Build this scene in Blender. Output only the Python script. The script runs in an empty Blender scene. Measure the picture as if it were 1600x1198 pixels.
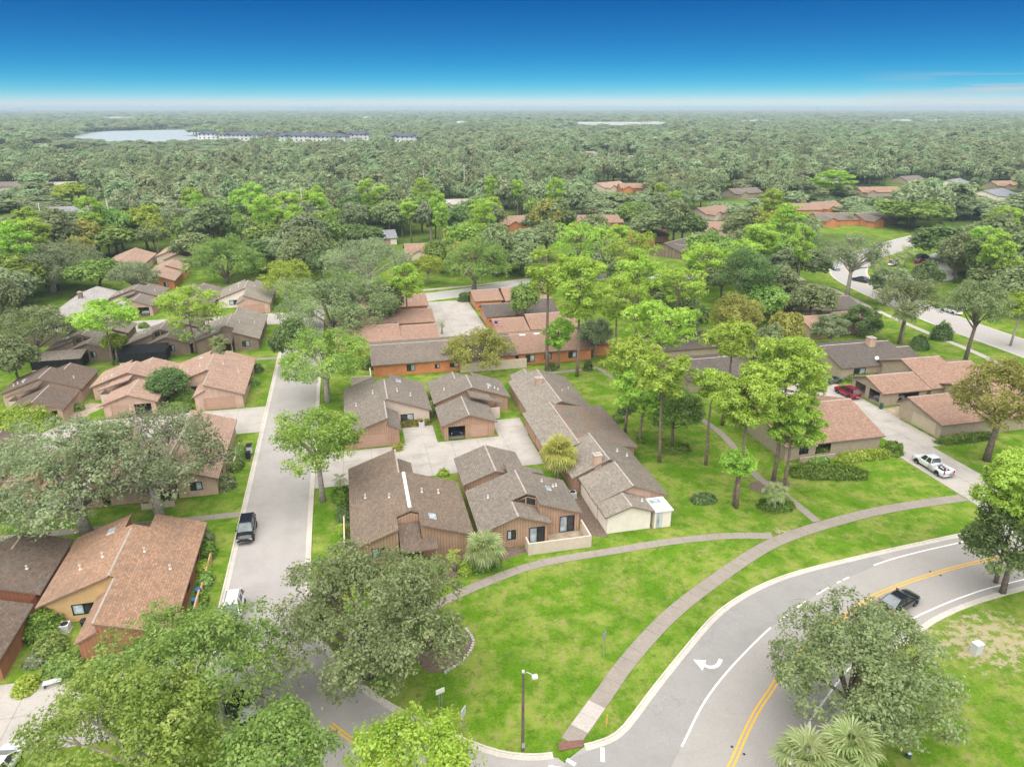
import bpy, bmesh, math, random
import numpy as np
from mathutils import Vector, Matrix

# ------------------------------------------------------------------ camera, sky, sun, exposure
SC = bpy.context.scene
COL = SC.collection
R_ = math.radians
cam = bpy.data.cameras.new('camera'); camo = bpy.data.objects.new('camera', cam); COL.objects.link(camo)
cam.sensor_width = 36.0; cam.lens = 36.0 * 1109 / 1600; cam.clip_start = 0.5; cam.clip_end = 40000
camo.location = (0, 0, 46.0); camo.rotation_euler = (R_(90 - 21.19), 0, R_(-13.0)); SC.camera = camo

SUN_EL, SUN_AZ = 68.0, 205.0
world = bpy.data.worlds.new('World'); SC.world = world; world.use_nodes = True
nt = world.node_tree; N = nt.nodes; LK = nt.links
bg = N['Background']; bg.inputs[1].default_value = 0.1
sky = N.new('ShaderNodeTexSky'); sky.sky_type = 'NISHITA'; sky.sun_disc = False
sky.sun_elevation = R_(SUN_EL); sky.sun_rotation = R_(SUN_AZ); sky.altitude = 8000
sky.air_density = 1.0; sky.dust_density = 0.5; sky.ozone_density = 6.0
sep = N.new('ShaderNodeSeparateColor'); LK.new(sky.outputs[0], sep.inputs[0])
comb = N.new('ShaderNodeCombineColor')
for i, (g, k) in enumerate(((5.9, 62.0), (1.85, .59), (1.2, .29))):   # colour grade of the whole sky, all directions alike
    m0 = N.new('ShaderNodeMath'); m0.operation = 'MULTIPLY'; m0.inputs[1].default_value = 0.1; LK.new(sep.outputs[i], m0.inputs[0])
    m1 = N.new('ShaderNodeMath'); m1.operation = 'POWER'; m1.inputs[1].default_value = g; LK.new(m0.outputs[0], m1.inputs[0])
    m2 = N.new('ShaderNodeMath'); m2.operation = 'MULTIPLY'; m2.inputs[1].default_value = k * 10; LK.new(m1.outputs[0], m2.inputs[0])
    if i == 0: red = m2
    else: LK.new(m2.outputs[0], comb.inputs[i])
    if i == 1:            # red never outshines green: pale horizon, no pink band
        m3 = N.new('ShaderNodeMath'); m3.operation = 'MULTIPLY'; m3.inputs[1].default_value = .80; LK.new(m2.outputs[0], m3.inputs[0])
        m4 = N.new('ShaderNodeMath'); m4.operation = 'SMOOTH_MIN'; m4.inputs[2].default_value = .6; LK.new(red.outputs[0], m4.inputs[0]); LK.new(m3.outputs[0], m4.inputs[1]); LK.new(m4.outputs[0], comb.inputs[0])
# thin pinkish cloud streaks low in the north-east
tc = N.new('ShaderNodeTexCoord'); mp = N.new('ShaderNodeMapping'); mp.inputs['Scale'].default_value = (2.6, 2.6, 70)
mp.inputs['Location'].default_value = (0.35, 0.1, 0.2)
LK.new(tc.outputs['Generated'], mp.inputs[0])
cn = N.new('ShaderNodeTexNoise'); cn.inputs['Scale'].default_value = 1.6; cn.inputs['Detail'].default_value = 5; LK.new(mp.outputs[0], cn.inputs[0])
cr = N.new('ShaderNodeValToRGB'); cr.color_ramp.elements[0].position = 0.52; cr.color_ramp.elements[1].position = 0.72
LK.new(cn.outputs[0], cr.inputs[0])
sz = N.new('ShaderNodeSeparateXYZ'); LK.new(tc.outputs['Generated'], sz.inputs[0])
mr = N.new('ShaderNodeMapRange'); mr.inputs[1].default_value = 0.045; mr.inputs[2].default_value = 0.025; LK.new(sz.outputs[2], mr.inputs[0])
mm = N.new('ShaderNodeMath'); mm.operation = 'MULTIPLY'; LK.new(cr.outputs[0], mm.inputs[0]); LK.new(mr.outputs[0], mm.inputs[1])
dp = N.new('ShaderNodeVectorMath'); dp.operation = 'DOT_PRODUCT'; dp.inputs[1].default_value = (.74, .672, 0); LK.new(tc.outputs['Generated'], dp.inputs[0])
dr = N.new('ShaderNodeMapRange'); dr.inputs[1].default_value = 0.982; dr.inputs[2].default_value = 1.0; LK.new(dp.outputs['Value'], dr.inputs[0])
mm2 = N.new('ShaderNodeMath'); mm2.operation = 'MULTIPLY'; LK.new(dr.outputs[0], mm2.inputs[1]); LK.new(mm.outputs[0], mm2.inputs[0])
mx = N.new('ShaderNodeMix'); mx.data_type = 'RGBA'; LK.new(mm2.outputs[0], mx.inputs[0]); LK.new(comb.outputs[0], mx.inputs[6])
mx.inputs[7].default_value = (2.2, 1.72, 1.78, 1)
LK.new(mx.outputs[2], bg.inputs[0])

sun = bpy.data.lights.new('sun', 'SUN'); suno = bpy.data.objects.new('sun', sun); COL.objects.link(suno)
sun.energy = 2.2; sun.angle = R_(105); sun.color = (1.0,0.955,0.90)
suno.rotation_euler = (R_(90 - SUN_EL), 0, R_(180 - SUN_AZ)); suno.location = (0, 0, 120)
VS = SC.view_settings
VS.view_transform = 'Standard'; VS.look = 'None'; VS.gamma = 1.0; VS.use_curve_mapping = False; VS.exposure = 1.82
SC.render.engine = 'CYCLES'
cy = SC.cycles
cy.use_denoising = True; cy.max_bounces = 6; cy.diffuse_bounces = 3; cy.glossy_bounces = 2; cy.transmission_bounces = 3
cy.transparent_max_bounces = 6; cy.volume_bounces = 0; cy.use_adaptive_sampling = True
cy.sample_clamp_indirect = 4.0

# ------------------------------------------------------------------ materials
MATS = {}
def newmat(name):
    m = bpy.data.materials.new(name); m.use_nodes = True; MATS[name] = m
    return m, m.node_tree.nodes, m.node_tree.links, m.node_tree.nodes['Principled BSDF']
def nnode(n, t, **kw):
    x = n.new(t)
    for k, v in kw.items():
        if k in x.inputs: x.inputs[k].default_value = v
        else: setattr(x, k, v)
    return x
def noise(n, l, vec, scale, detail=3, rough=0.55):
    x = n.new('ShaderNodeTexNoise'); x.inputs['Scale'].default_value = scale; x.inputs['Detail'].default_value = detail
    x.inputs['Roughness'].default_value = rough
    if vec is not None: l.new(vec, x.inputs['Vector'])
    return x.outputs[0]
def ramp(n, l, fac, p0, p1, c0=(0, 0, 0), c1=(1, 1, 1)):
    x = n.new('ShaderNodeValToRGB'); e = x.color_ramp.elements
    e[0].position = p0; e[1].position = p1; e[0].color = (*c0, 1); e[1].color = (*c1, 1); l.new(fac, x.inputs[0]); return x.outputs[0]
def mixc(n, l, fac, a, b, blend='MIX'):
    x = n.new('ShaderNodeMix'); x.data_type = 'RGBA'; x.blend_type = blend
    if isinstance(fac, (int, float)): x.inputs[0].default_value = fac
    else: l.new(fac, x.inputs[0])
    for s, v in ((6, a), (7, b)):
        if isinstance(v, tuple): x.inputs[s].default_value = (*v, 1)
        else: l.new(v, x.inputs[s])
    return x.outputs[2]
def math_(n, l, op, a, b=None):
    x = n.new('ShaderNodeMath'); x.operation = op
    for i, v in enumerate((a, b)):
        if v is None: continue
        if isinstance(v, (int, float)): x.inputs[i].default_value = v
        else: l.new(v, x.inputs[i])
    return x.outputs[0]
def pos(n):
    return n.new('ShaderNodeNewGeometry').outputs['Position']
def bump(n, l, bs, h, strength=0.4, dist=0.02):
    b = n.new('ShaderNodeBump'); b.inputs['Strength'].default_value = strength; b.inputs['Distance'].default_value = dist
    l.new(h, b.inputs['Height']); l.new(b.outputs[0], bs.inputs['Normal'])
def sc_(c, k): return tuple(min(1, x * k) for x in c)

def m_plain(name, c, rough=0.7, var=0.15, scale=1.5, metallic=0.0, spec=0.3):
    m, n, l, b = newmat(name)
    p = pos(n); f = noise(n, l, p, scale, 5)
    l.new(mixc(n, l, ramp(n, l, f, .3, .7), sc_(c, 1 - var), sc_(c, 1 + var)), b.inputs['Base Color'])
    b.inputs['Roughness'].default_value = rough; b.inputs['Metallic'].default_value = metallic
    b.inputs['Specular IOR Level'].default_value = spec
    return m

def m_roof(name, c, stain=(0.12, 0.11, 0.10), amt=0.5, alongx=False, second=None):
    m, n, l, b = newmat(name)
    p = pos(n); sx = n.new('ShaderNodeSeparateXYZ'); l.new(p, sx.inputs[0])
    cb = n.new('ShaderNodeCombineXYZ')
    l.new(sx.outputs[0 if alongx else 1], cb.inputs[0]); l.new(sx.outputs[1 if alongx else 0], cb.inputs[1])
    br = n.new('ShaderNodeTexBrick'); l.new(cb.outputs[0], br.inputs['Vector'])
    br.inputs['Scale'].default_value = 1.0; br.inputs['Brick Width'].default_value = 0.42; br.inputs['Row Height'].default_value = 0.22
    br.inputs['Mortar Size'].default_value = 0.018; br.inputs['Mortar Smooth'].default_value = 0.6
    br.inputs['Color1'].default_value = (*sc_(c, 0.82), 1); br.inputs['Color2'].default_value = (*sc_(c, 1.16), 1)
    br.inputs['Mortar'].default_value = (*sc_(c, 0.6), 1)
    fine = noise(n, l, p, 4.2, 6, .85)
    col = mixc(n, l, ramp(n, l, fine, .34, .66), (.68, .68, .68), (1.32, 1.30, 1.27), 'MIX')
    col = mixc(n, l, 1.0, br.outputs[0], col, 'MULTIPLY')
    if second:
        col = mixc(n, l, ramp(n, l, noise(n, l, p, .35, 4, .65), .48, .62), col, second)
    big = noise(n, l, p, .22, 8, .7)
    oi = n.new('ShaderNodeObjectInfo')
    st = math_(n, l, 'MULTIPLY', ramp(n, l, big, .47, .66), amt)
    col = mixc(n, l, st, col, stain)
    # rain streaks down the slope
    mpn = n.new('ShaderNodeMapping'); mpn.inputs['Scale'].default_value = (.25, 3.0, 1) if not alongx else (3.0, .25, 1); l.new(p, mpn.inputs[0])
    s2 = math_(n, l, 'MULTIPLY', ramp(n, l, noise(n, l, mpn.outputs[0], 1.0, 3), .5, .8), .35)
    col = mixc(n, l, s2, col, sc_(c, .62))
    l.new(col, b.inputs['Base Color']); b.inputs['Roughness'].default_value = .92; b.inputs['Specular IOR Level'].default_value = .15
    h = math_(n, l, 'ADD', br.outputs['Fac'], math_(n, l, 'MULTIPLY', fine, -1.2)); bump(n, l, b, h, .5, -.02)
    return m

def m_siding(name, c, pitch=0.32, depth=.55, stain=.25):
    m, n, l, b = newmat(name)
    p = pos(n); sx = n.new('ShaderNodeSeparateXYZ'); l.new(p, sx.inputs[0])
    t = math_(n, l, 'FRACT', math_(n, l, 'DIVIDE', math_(n, l, 'ADD', math_(n, l, 'ADD', sx.outputs[0], sx.outputs[1]), 500.0), pitch))
    gr = math_(n, l, 'LESS_THAN', t, 0.13)
    cell = math_(n, l, 'FLOOR', math_(n, l, 'DIVIDE', math_(n, l, 'ADD', math_(n, l, 'ADD', sx.outputs[0], sx.outputs[1]), 500.0), pitch))
    wn = n.new('ShaderNodeTexWhiteNoise'); wn.noise_dimensions = '1D'; l.new(cell, wn.inputs['W'])
    col = mixc(n, l, wn.outputs[0], sc_(c, .93), sc_(c, 1.07))
    col = mixc(n, l, ramp(n, l, noise(n, l, p, .8, 5, .65), .4, .75), col, sc_(c, 1 - stain))
    col = mixc(n, l, gr, col, sc_(c, 1 - depth))
    l.new(col, b.inputs['Base Color']); b.inputs['Roughness'].default_value = .85; b.inputs['Specular IOR Level'].default_value = .2
    bump(n, l, b, math_(n, l, 'SUBTRACT', 1.0, gr), .6, .015)
    return m

def m_brick(name, c):
    m, n, l, b = newmat(name)
    p = pos(n); sx = n.new('ShaderNodeSeparateXYZ'); l.new(p, sx.inputs[0])
    cb = n.new('ShaderNodeCombineXYZ'); l.new(math_(n, l, 'ADD', sx.outputs[0], sx.outputs[1]), cb.inputs[0]); l.new(sx.outputs[2], cb.inputs[1])
    br = n.new('ShaderNodeTexBrick'); l.new(cb.outputs[0], br.inputs['Vector']); br.inputs['Scale'].default_value = 1
    br.inputs['Brick Width'].default_value = .4; br.inputs['Row Height'].default_value = .13; br.inputs['Mortar Size'].default_value = .012
    br.inputs['Color1'].default_value = (*sc_(c, .85), 1); br.inputs['Color2'].default_value = (*sc_(c, 1.15), 1); br.inputs['Mortar'].default_value = (*sc_(c, .8), 1)
    col = mixc(n, l, ramp(n, l, noise(n, l, p, .6, 5), .4, .8), br.outputs[0], sc_(c, .7))
    l.new(col, b.inputs['Base Color']); b.inputs['Roughness'].default_value = .9
    return m

def m_paving(name, c, joint=None, dark=.55, patch=.35, fine=14, rough=.9, streak=None, crack=0.0):
    m, n, l, b = newmat(name)
    p = pos(n)
    f1 = noise(n, l, p, fine, 4, .8); f2 = noise(n, l, p, .35, 6, .65); f3 = noise(n, l, p, 1.7, 5, .6)
    col = mixc(n, l, ramp(n, l, f1, .25, .75), sc_(c, .72), sc_(c, 1.22))
    col = mixc(n, l, math_(n, l, 'MULTIPLY', ramp(n, l, f2, .45, .72), patch), col, sc_(c, dark))
    col = mixc(n, l, math_(n, l, 'MULTIPLY', ramp(n, l, f3, .55, .8), patch * .7), col, sc_(c, dark * 1.1))
    if streak:      # tyre-worn lanes running along y
        mpn = n.new('ShaderNodeMapping'); mpn.inputs['Scale'].default_value = streak; l.new(p, mpn.inputs[0])
        col = mixc(n, l, math_(n, l, 'MULTIPLY', ramp(n, l, noise(n, l, mpn.outputs[0], 1, 3), .45, .75), .3), col, sc_(c, .78))
    # hairline cracks
    vo = n.new('ShaderNodeTexVoronoi'); vo.feature = 'DISTANCE_TO_EDGE'; vo.inputs['Scale'].default_value = .16
    wv = n.new('ShaderNodeVectorMath'); wv.operation = 'ADD'; l.new(p, wv.inputs[0])
    nz = n.new('ShaderNodeTexNoise'); nz.inputs['Scale'].default_value = .9; nz.inputs['Detail'].default_value = 4; l.new(p, nz.inputs['Vector'])
    vs = n.new('ShaderNodeVectorMath'); vs.operation = 'SCALE'; vs.inputs['Scale'].default_value = 1.6; l.new(nz.outputs[1], vs.inputs[0]); l.new(vs.outputs[0], wv.inputs[1])
    l.new(wv.outputs[0], vo.inputs['Vector'])
    cr_ = math_(n, l, 'MULTIPLY', math_(n, l, 'LESS_THAN', vo.outputs['Distance'], .005), crack)
    col = mixc(n, l, cr_, col, sc_(c, .45))
    l.new(col, b.inputs['Base Color']); b.inputs['Roughness'].default_value = rough; b.inputs['Specular IOR Level'].default_value = .2
    bump(n, l, b, f1, .3, .01)
    return m

def m_leaf(name, dark, light, transl=.25, hue=.03):
    m, n, l, b = newmat(name)
    at = n.new('ShaderNodeAttribute'); at.attribute_name = 'tint'
    oi = n.new('ShaderNodeObjectInfo')
    col = mixc(n, l, at.outputs['Fac'], dark, light)
    hv = n.new('ShaderNodeHueSaturation')
    l.new(math_(n, l, 'ADD', math_(n, l, 'MULTIPLY', oi.outputs['Random'], hue), .5 - hue / 2), hv.inputs['Hue'])
    l.new(math_(n, l, 'ADD', math_(n, l, 'MULTIPLY', oi.outputs['Random'], .3), .85), hv.inputs['Value'])
    l.new(col, hv.inputs['Color'])
    d = n.new('ShaderNodeBsdfDiffuse'); t = n.new('ShaderNodeBsdfTranslucent'); ms = n.new('ShaderNodeMixShader')
    l.new(hv.outputs[0], d.inputs[0]); l.new(hv.outputs[0], t.inputs[0]); ms.inputs[0].default_value = transl
    l.new(d.outputs[0], ms.inputs[1]); l.new(t.outputs[0], ms.inputs[2])
    gl = n.new('ShaderNodeBsdfGlossy'); gl.inputs['Roughness'].default_value = .45; gl.inputs['Color'].default_value = (.9, .95, .9, 1)
    m2 = n.new('ShaderNodeMixShader'); m2.inputs[0].default_value = .03; l.new(ms.outputs[0], m2.inputs[1]); l.new(gl.outputs[0], m2.inputs[2])
    n.remove(b); l.new(m2.outputs[0], n['Material Output'].inputs[0])
    return m

def m_grass():
    m, n, l, b = newmat('grass')
    p = pos(n)
    f1 = noise(n, l, p, 4.5, 9, .9); f2 = noise(n, l, p, .30, 7, .68); f3 = noise(n, l, p, .09, 5, .6); f4 = noise(n, l, p, 1.3, 9, .82); f5 = noise(n, l, p, .8, 9, .8)
    col = mixc(n, l, ramp(n, l, f1, .38, .62), GRASS_D, GRASS_L)
    col = mixc(n, l, math_(n, l, 'MULTIPLY', ramp(n, l, f2, .44, .60), .75), col, mixc(n, l, ramp(n, l, f1, .3, .7), GRASS_Y, sc_(GRASS_Y, 1.5)))
    col = mixc(n, l, math_(n, l, 'MULTIPLY', ramp(n, l, f5, .5, .62), .7), col, sc_(GRASS_D, .75))
    col = mixc(n, l, math_(n, l, 'MULTIPLY', ramp(n, l, f3, .45, .62), .35), col, sc_(GRASS_D, .9))
    dry = math_(n, l, 'MULTIPLY', ramp(n, l, f4, .48, .60), ramp(n, l, f2, .42, .58))
    col = mixc(n, l, math_(n, l, 'MULTIPLY', dry, .75), col, GRASS_B)
    # worn, sandy spots in the lawns
    sx = n.new('ShaderNodeSeparateXYZ'); l.new(p, sx.inputs[0])
    tot = None
    for (x, y, r, k) in [(55.0,41.5,9.0,1.0),(16.5,53.0,2.2,0.45),(24.5,57.5,1.8,0.5),(12.0,49.5,2.0,0.4),(46.0,62.0,3.0,0.7),(36.0,60.5,3.0,0.4),(52.0,72.0,4.0,0.6),(86.5,88.8,4.0,1.0)]:
        dx = math_(n, l, 'DIVIDE', math_(n, l, 'SUBTRACT', sx.outputs[0], x), r); dy = math_(n, l, 'DIVIDE', math_(n, l, 'SUBTRACT', sx.outputs[1], y), r * .6)
        dd = math_(n, l, 'ADD', math_(n, l, 'MULTIPLY', dx, dx), math_(n, l, 'MULTIPLY', dy, dy))
        w = math_(n, l, 'MULTIPLY', math_(n, l, 'MAXIMUM', math_(n, l, 'SUBTRACT', 1.0, dd), 0.0), k)
        tot = w if tot is None else math_(n, l, 'ADD', tot, w)
    sn = ramp(n, l, math_(n, l, 'ADD', noise(n, l, p, 1.2, 7, .75), math_(n, l, 'MULTIPLY', tot, .22)), .66, .72)
    sn = math_(n, l, 'MULTIPLY', sn, math_(n, l, 'MINIMUM', math_(n, l, 'MULTIPLY', tot, 3.0), 1.0))
    col = mixc(n, l, math_(n, l, 'MULTIPLY', sn, .8), col, (.42, .34, .25))
    brn = math_(n, l, 'MULTIPLY', math_(n, l, 'MINIMUM', tot, 1.0), .35)
    col = mixc(n, l, math_(n, l, 'MULTIPLY', brn, ramp(n, l, f4, .35, .6)), col, GRASS_B)
    # beyond the houses the ground is a dark woodland floor
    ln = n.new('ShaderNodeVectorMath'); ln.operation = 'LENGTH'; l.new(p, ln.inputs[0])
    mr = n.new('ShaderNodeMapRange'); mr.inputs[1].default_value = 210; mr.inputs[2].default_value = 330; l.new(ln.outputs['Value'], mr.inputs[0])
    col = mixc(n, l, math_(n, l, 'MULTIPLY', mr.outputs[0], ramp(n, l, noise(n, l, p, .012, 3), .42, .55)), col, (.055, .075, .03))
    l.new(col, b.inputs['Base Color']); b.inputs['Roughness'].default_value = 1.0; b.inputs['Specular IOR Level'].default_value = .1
    bump(n, l, b, f1, .8, .06)
    return m

GRASS_D, GRASS_L, GRASS_Y, GRASS_B = (.06, .145, .006), (.15, .285, .014), (.20, .25, .04), (.30, .25, .11)
m_grass()
m_roof('roof_brown', (.215, .165, .125), amt=.35)
m_roof('roof_gray', (.22, .192, .16), amt=.35)
m_roof('roof_gray_x', (.20, .168, .14), amt=.4, alongx=True)
m_roof('roof_rust', (.215, .185, .15), amt=.3, second=(.235, .155, .115))
m_roof('roof_light', (.275, .245, .205), amt=.3)
m_roof('roof_pink', (.40, .275, .21), stain=(.27, .18, .14), amt=.4)
m_roof('roof_pink_x', (.325, .21, .155), stain=(.26, .18, .14), amt=.4, alongx=True)
m_roof('roof_terra', (.36, .225, .15), stain=(.19, .145, .11), amt=.6)
m_roof('roof_dark', (.16, .122, .096), amt=.4)
m_roof('roof_dark_x', (.13, .113, .10), amt=.4, alongx=True)
m_roof('roof_pale', (.42, .40, .385), amt=.25)
m_siding('siding_tan', (.47, .305, .205))
m_siding('siding_brown', (.27, .20, .15))
m_siding('siding_pink', (.58, .41, .31), depth=.2)
m_siding('siding_terra', (.42, .185, .105), depth=.3)
m_plain('stucco_cream', (.60, .50, .41), .9, .08)
m_plain('stucco_white', (.80, .72, .63), .9, .06)
m_plain('stucco_yellow', (.60, .40, .19), .9, .08)
m_plain('stucco_khaki', (.40, .33, .24), .9, .1)
m_brick('brick_orange', (.62, .24, .10))
m_plain('trim_brown', (.22, .15, .11), .8, .15)
m_plain('trim_tan', (.45, .31, .22), .8, .1)
m_plain('trim_white', (.75, .72, .68), .6, .05)
m_plain('ridge_pale', (.43, .375, .33), .85, .2); m_plain('ridge_white', (.72, .68, .62), .7, .1)
m_plain('pipe_white', (.72, .69, .64), .6, .1)
m_plain('garage_door', (.47, .30, .22), .6, .06)
m_plain('garage_khaki', (.52, .44, .32), .6, .06)
m_plain('dark_metal', (.02, .02, .022), .4, .1)
m_plain('interior_dark', (.05, .045, .04), .9, .2)  # near-black wall colour stands in for shade inside open garages and entrances
m_plain('screen_black', (.012, .012, .014), .7, .2)
m_plain('blind', (.55, .56, .55), .7, .05)
m_plain('steel', (.45, .46, .47), .4, .1, metallic=.6)
m_plain('bin_blue', (.03, .16, .42), .5, .1)
m_plain('bin_black', (.02, .022, .025), .5, .1)
m_plain('bin_green', (.03, .09, .07), .5, .1)
m_plain('mulch', (.17, .128, .095), 1.0, .4, 4)
m_plain('gravel', (.52, .46, .40), 1.0, .3, 5)
m_plain('dirt', (.36, .29, .22), 1.0, .3, 1.2)
m_plain('stone', (.45, .42, .38), .9, .25, 2)
m_plain('bark', (.17, .135, .11), .95, .35, 3)
m_plain('bark_pale', (.36, .32, .28), .95, .3, 3)
m_plain('bark_pine', (.23, .165, .13), .95, .35, 3)
m_plain('wood_pole', (.15, .115, .09), .9, .25, 2)
m_plain('paint_white', (.80, .79, .76), .7, .12, 6)
m_plain('paint_yellow', (.72, .42, .06), .7, .12, 6)
m_plain('ramp_red', (.20, .10, .08), .9, .15, 4)
m_paving('asphalt_street', (.385, .362, .34), patch=.6, dark=.75, crack=.10, streak=(.45, .03, 1))
m_paving('asphalt_main', (.35, .33, .305), crack=.12, patch=.6, dark=.85)
m_paving('asphalt_lane', (.30, .29, .275), crack=.2, patch=.7, dark=.8)
m_paving('asphalt_far', (.40, .385, .37), patch=.3, dark=.85)
m_paving('concrete', (.43, .40, .36), patch=.6, dark=.6, crack=.3)
m_paving('concrete_walk', (.30, .265, .225), patch=.5, dark=.7, fine=6)
m_paving('concrete_new', (.46, .42, .38), patch=.2, dark=.8, fine=6)
m_paving('kerb', (.58, .54, .46), patch=.5, dark=.55, fine=5)
m_paving('gutter', (.54, .50, .44), patch=.5, dark=.65, fine=5)
def m_glass(name, c):
    m, n, l, b = newmat(name); p = pos(n)
    l.new(mixc(n, l, ramp(n, l, noise(n, l, p, 1.2, 3), .35, .7), c, sc_(c, 2.2)), b.inputs['Base Color'])
    b.inputs['Roughness'].default_value = .06; b.inputs['Specular IOR Level'].default_value = .9
m_glass('glass', (.015, .02, .022)); m_glass('glass_car', (.012, .016, .018)); m_glass('glass_pale', (.25, .30, .32)); m_glass('windscreen', (.05, .075, .075)); m_glass('glass_rear', (.065, .08, .09))  # windscreen and glass_rear: sky reflection put into the colour as paler glass
def m_paint(name, c):
    m, n, l, b = newmat(name); p = pos(n)
    l.new(mixc(n, l, noise(n, l, p, 3, 2), sc_(c, .94), sc_(c, 1.06)), b.inputs['Base Color'])
    b.inputs['Roughness'].default_value = .22; b.inputs['Coat Weight'].default_value = .8; b.inputs['Coat Roughness'].default_value = .05; b.inputs['Metallic'].default_value = .2
for nm, c in (('car_black', (.02, .02, .022)), ('car_white', (.78, .79, .80)), ('car_red', (.28, .012, .03)), ('car_gray', (.11, .125, .13)), ('car_silver', (.45, .48, .5)), ('car_navy', (.03, .05, .075)), ('car_gold', (.42, .36, .25))): m_paint(nm, c)
m_plain('tyre', (.018, .018, .018), .9, .1); m_plain('rim', (.6, .6, .6), .3, .05, metallic=.7); m_plain('lamp_red', (.45, .015, .015), .2, .05); m_plain('lamp_clear', (.75, .76, .74), .15, .05)
m_leaf('leaf_oak', (.165, .22, .075), (.41, .49, .215), .5)
m_leaf('leaf_gray', (.20, .26, .11), (.43, .51, .27), .5, .015)
m_leaf('leaf_green', (.14, .27, .035), (.42, .56, .14), .5)
m_leaf('leaf_dark', (.095, .175, .04), (.25, .36, .11), .5)
m_leaf('leaf_lime', (.23, .34, .02), (.56, .67, .10), .5)
m_leaf('leaf_street', (.165, .29, .025), (.48, .61, .13), .5)
m_leaf('leaf_gold', (.23, .235, .035), (.52, .51, .12), .5, .015)
m_leaf('leaf_pine', (.25, .41, .03), (.64, .85, .15), .5)
m_leaf('leaf_palm', (.20, .27, .08), (.48, .55, .24), .4)
m_leaf('leaf_palm_y', (.30, .31, .05), (.60, .60, .16), .4)
m_leaf('leaf_hedge', (.08, .17, .014), (.27, .42, .045), .45)
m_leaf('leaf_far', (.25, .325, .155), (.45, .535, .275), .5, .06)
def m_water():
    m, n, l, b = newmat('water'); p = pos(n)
    b.inputs['Base Color'].default_value = (.34, .40, .42, 1); b.inputs['Roughness'].default_value = .6  # pale matt base colour stands in for the low sky mirrored in the lake
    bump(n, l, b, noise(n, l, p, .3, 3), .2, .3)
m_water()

# ------------------------------------------------------------------ mesh helpers
class MB:
    def __init__(s): s.v = []; s.f = []; s.m = []
    def poly(s, pts, m=0):
        i = len(s.v); s.v += [tuple(p) for p in pts]; s.f.append(tuple(range(i, i + len(pts)))); s.m.append(m)
    def box(s, x0, y0, z0, x1, y1, z1, m=0):
        i = len(s.v)
        s.v += [(x0, y0, z0), (x1, y0, z0), (x1, y1, z0), (x0, y1, z0), (x0, y0, z1), (x1, y0, z1), (x1, y1, z1), (x0, y1, z1)]
        for f in ((0, 3, 2, 1), (4, 5, 6, 7), (0, 1, 5, 4), (1, 2, 6, 5), (2, 3, 7, 6), (3, 0, 4, 7)):
            s.f.append(tuple(i + k for k in f)); s.m.append(m)
    def prism(s, top, th, mt=0, ms=1, bevel=0):
        """polygon of 3-D points, extruded straight down by th"""
        n = len(top); i = len(s.v)
        s.v += [tuple(p) for p in top] + [(p[0], p[1], p[2] - th) for p in top]
        s.f.append(tuple(range(i, i + n))); s.m.append(mt)
        s.f.append(tuple(range(i + 2 * n - 1, i + n - 1, -1))); s.m.append(ms)
        for k in range(n):
            j = (k + 1) % n
            s.f.append((i + k, i + n + k, i + n + j, i + j)); s.m.append(ms)
    def tube(s, pts, rad, seg=6, m=0, cap=True):
        pts = [Vector(p) for p in pts]
        if not hasattr(rad, '__len__'): rad = [rad] * len(pts)
        rings = []; ref = Vector((0.31, 0.17, 0.93))
        for k, p in enumerate(pts):
            d = (pts[min(k + 1, len(pts) - 1)] - pts[max(k - 1, 0)])
            if d.length < 1e-6: d = Vector((0, 0, 1))
            d.normalize(); r = ref if abs(d.dot(ref)) < .95 else Vector((1, 0, 0))
            a = d.cross(r).normalized(); b = d.cross(a)
            i = len(s.v)
            for q in range(seg):
                an = 2 * math.pi * q / seg; s.v.append(tuple(p + (a * math.cos(an) + b * math.sin(an)) * rad[k]))
            rings.append(i)
        for k in range(len(rings) - 1):
            for q in range(seg):
                w = (q + 1) % seg; s.f.append((rings[k] + q, rings[k] + w, rings[k + 1] + w, rings[k + 1] + q)); s.m.append(m)
        if cap:
            s.f.append(tuple(rings[0] + q for q in range(seg))[::-1]); s.m.append(m); s.f.append(tuple(rings[-1] + q for q in range(seg))); s.m.append(m)
    def mesh(s, name, mats, smooth=False):
        me = bpy.data.meshes.new(name); me.from_pydata(s.v, [], s.f)
        for k in mats: me.materials.append(MATS[k])
        if len(mats) > 1: me.polygons.foreach_set('material_index', s.m)
        if smooth: me.polygons.foreach_set('use_smooth', [True] * len(me.polygons))
        me.update(); return me
    def build(s, name, mats, parent=None, smooth=False, loc=None):
        if isinstance(mats, str): mats = [mats]
        return link(name, s.mesh(name, mats, smooth), parent, loc)
def link(name, data, parent=None, loc=None):
    o = bpy.data.objects.new(name, data); COL.objects.link(o)
    if parent is not None: o.parent = parent
    if loc is not None: o.location = loc
    return o
def empty(name, loc, rz=0):
    o = bpy.data.objects.new(name, None); COL.objects.link(o); o.location = loc; o.rotation_euler = (0, 0, rz); o.empty_display_size = .5; return o
def tag(o, label=None, cat=None, group=None, kind=None):
    if label: o['label'] = label
    if cat: o['category'] = cat
    if group: o['group'] = group
    if kind: o['kind'] = kind
    return o
def copy_tree(o, parent=None):
    c = o.copy(); COL.objects.link(c); c.parent = parent
    for ch in o.children: copy_tree(ch, c)
    return c
def poly_offset(pl, d):
    """offset an open polyline to its left by d"""
    out = []
    for i, p in enumerate(pl):
        a = Vector(pl[max(i - 1, 0)][:2]); b = Vector(pl[min(i + 1, len(pl) - 1)][:2]); t = (b - a).normalized()
        out.append((p[0] - t.y * d, p[1] + t.x * d))
    return out
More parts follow.
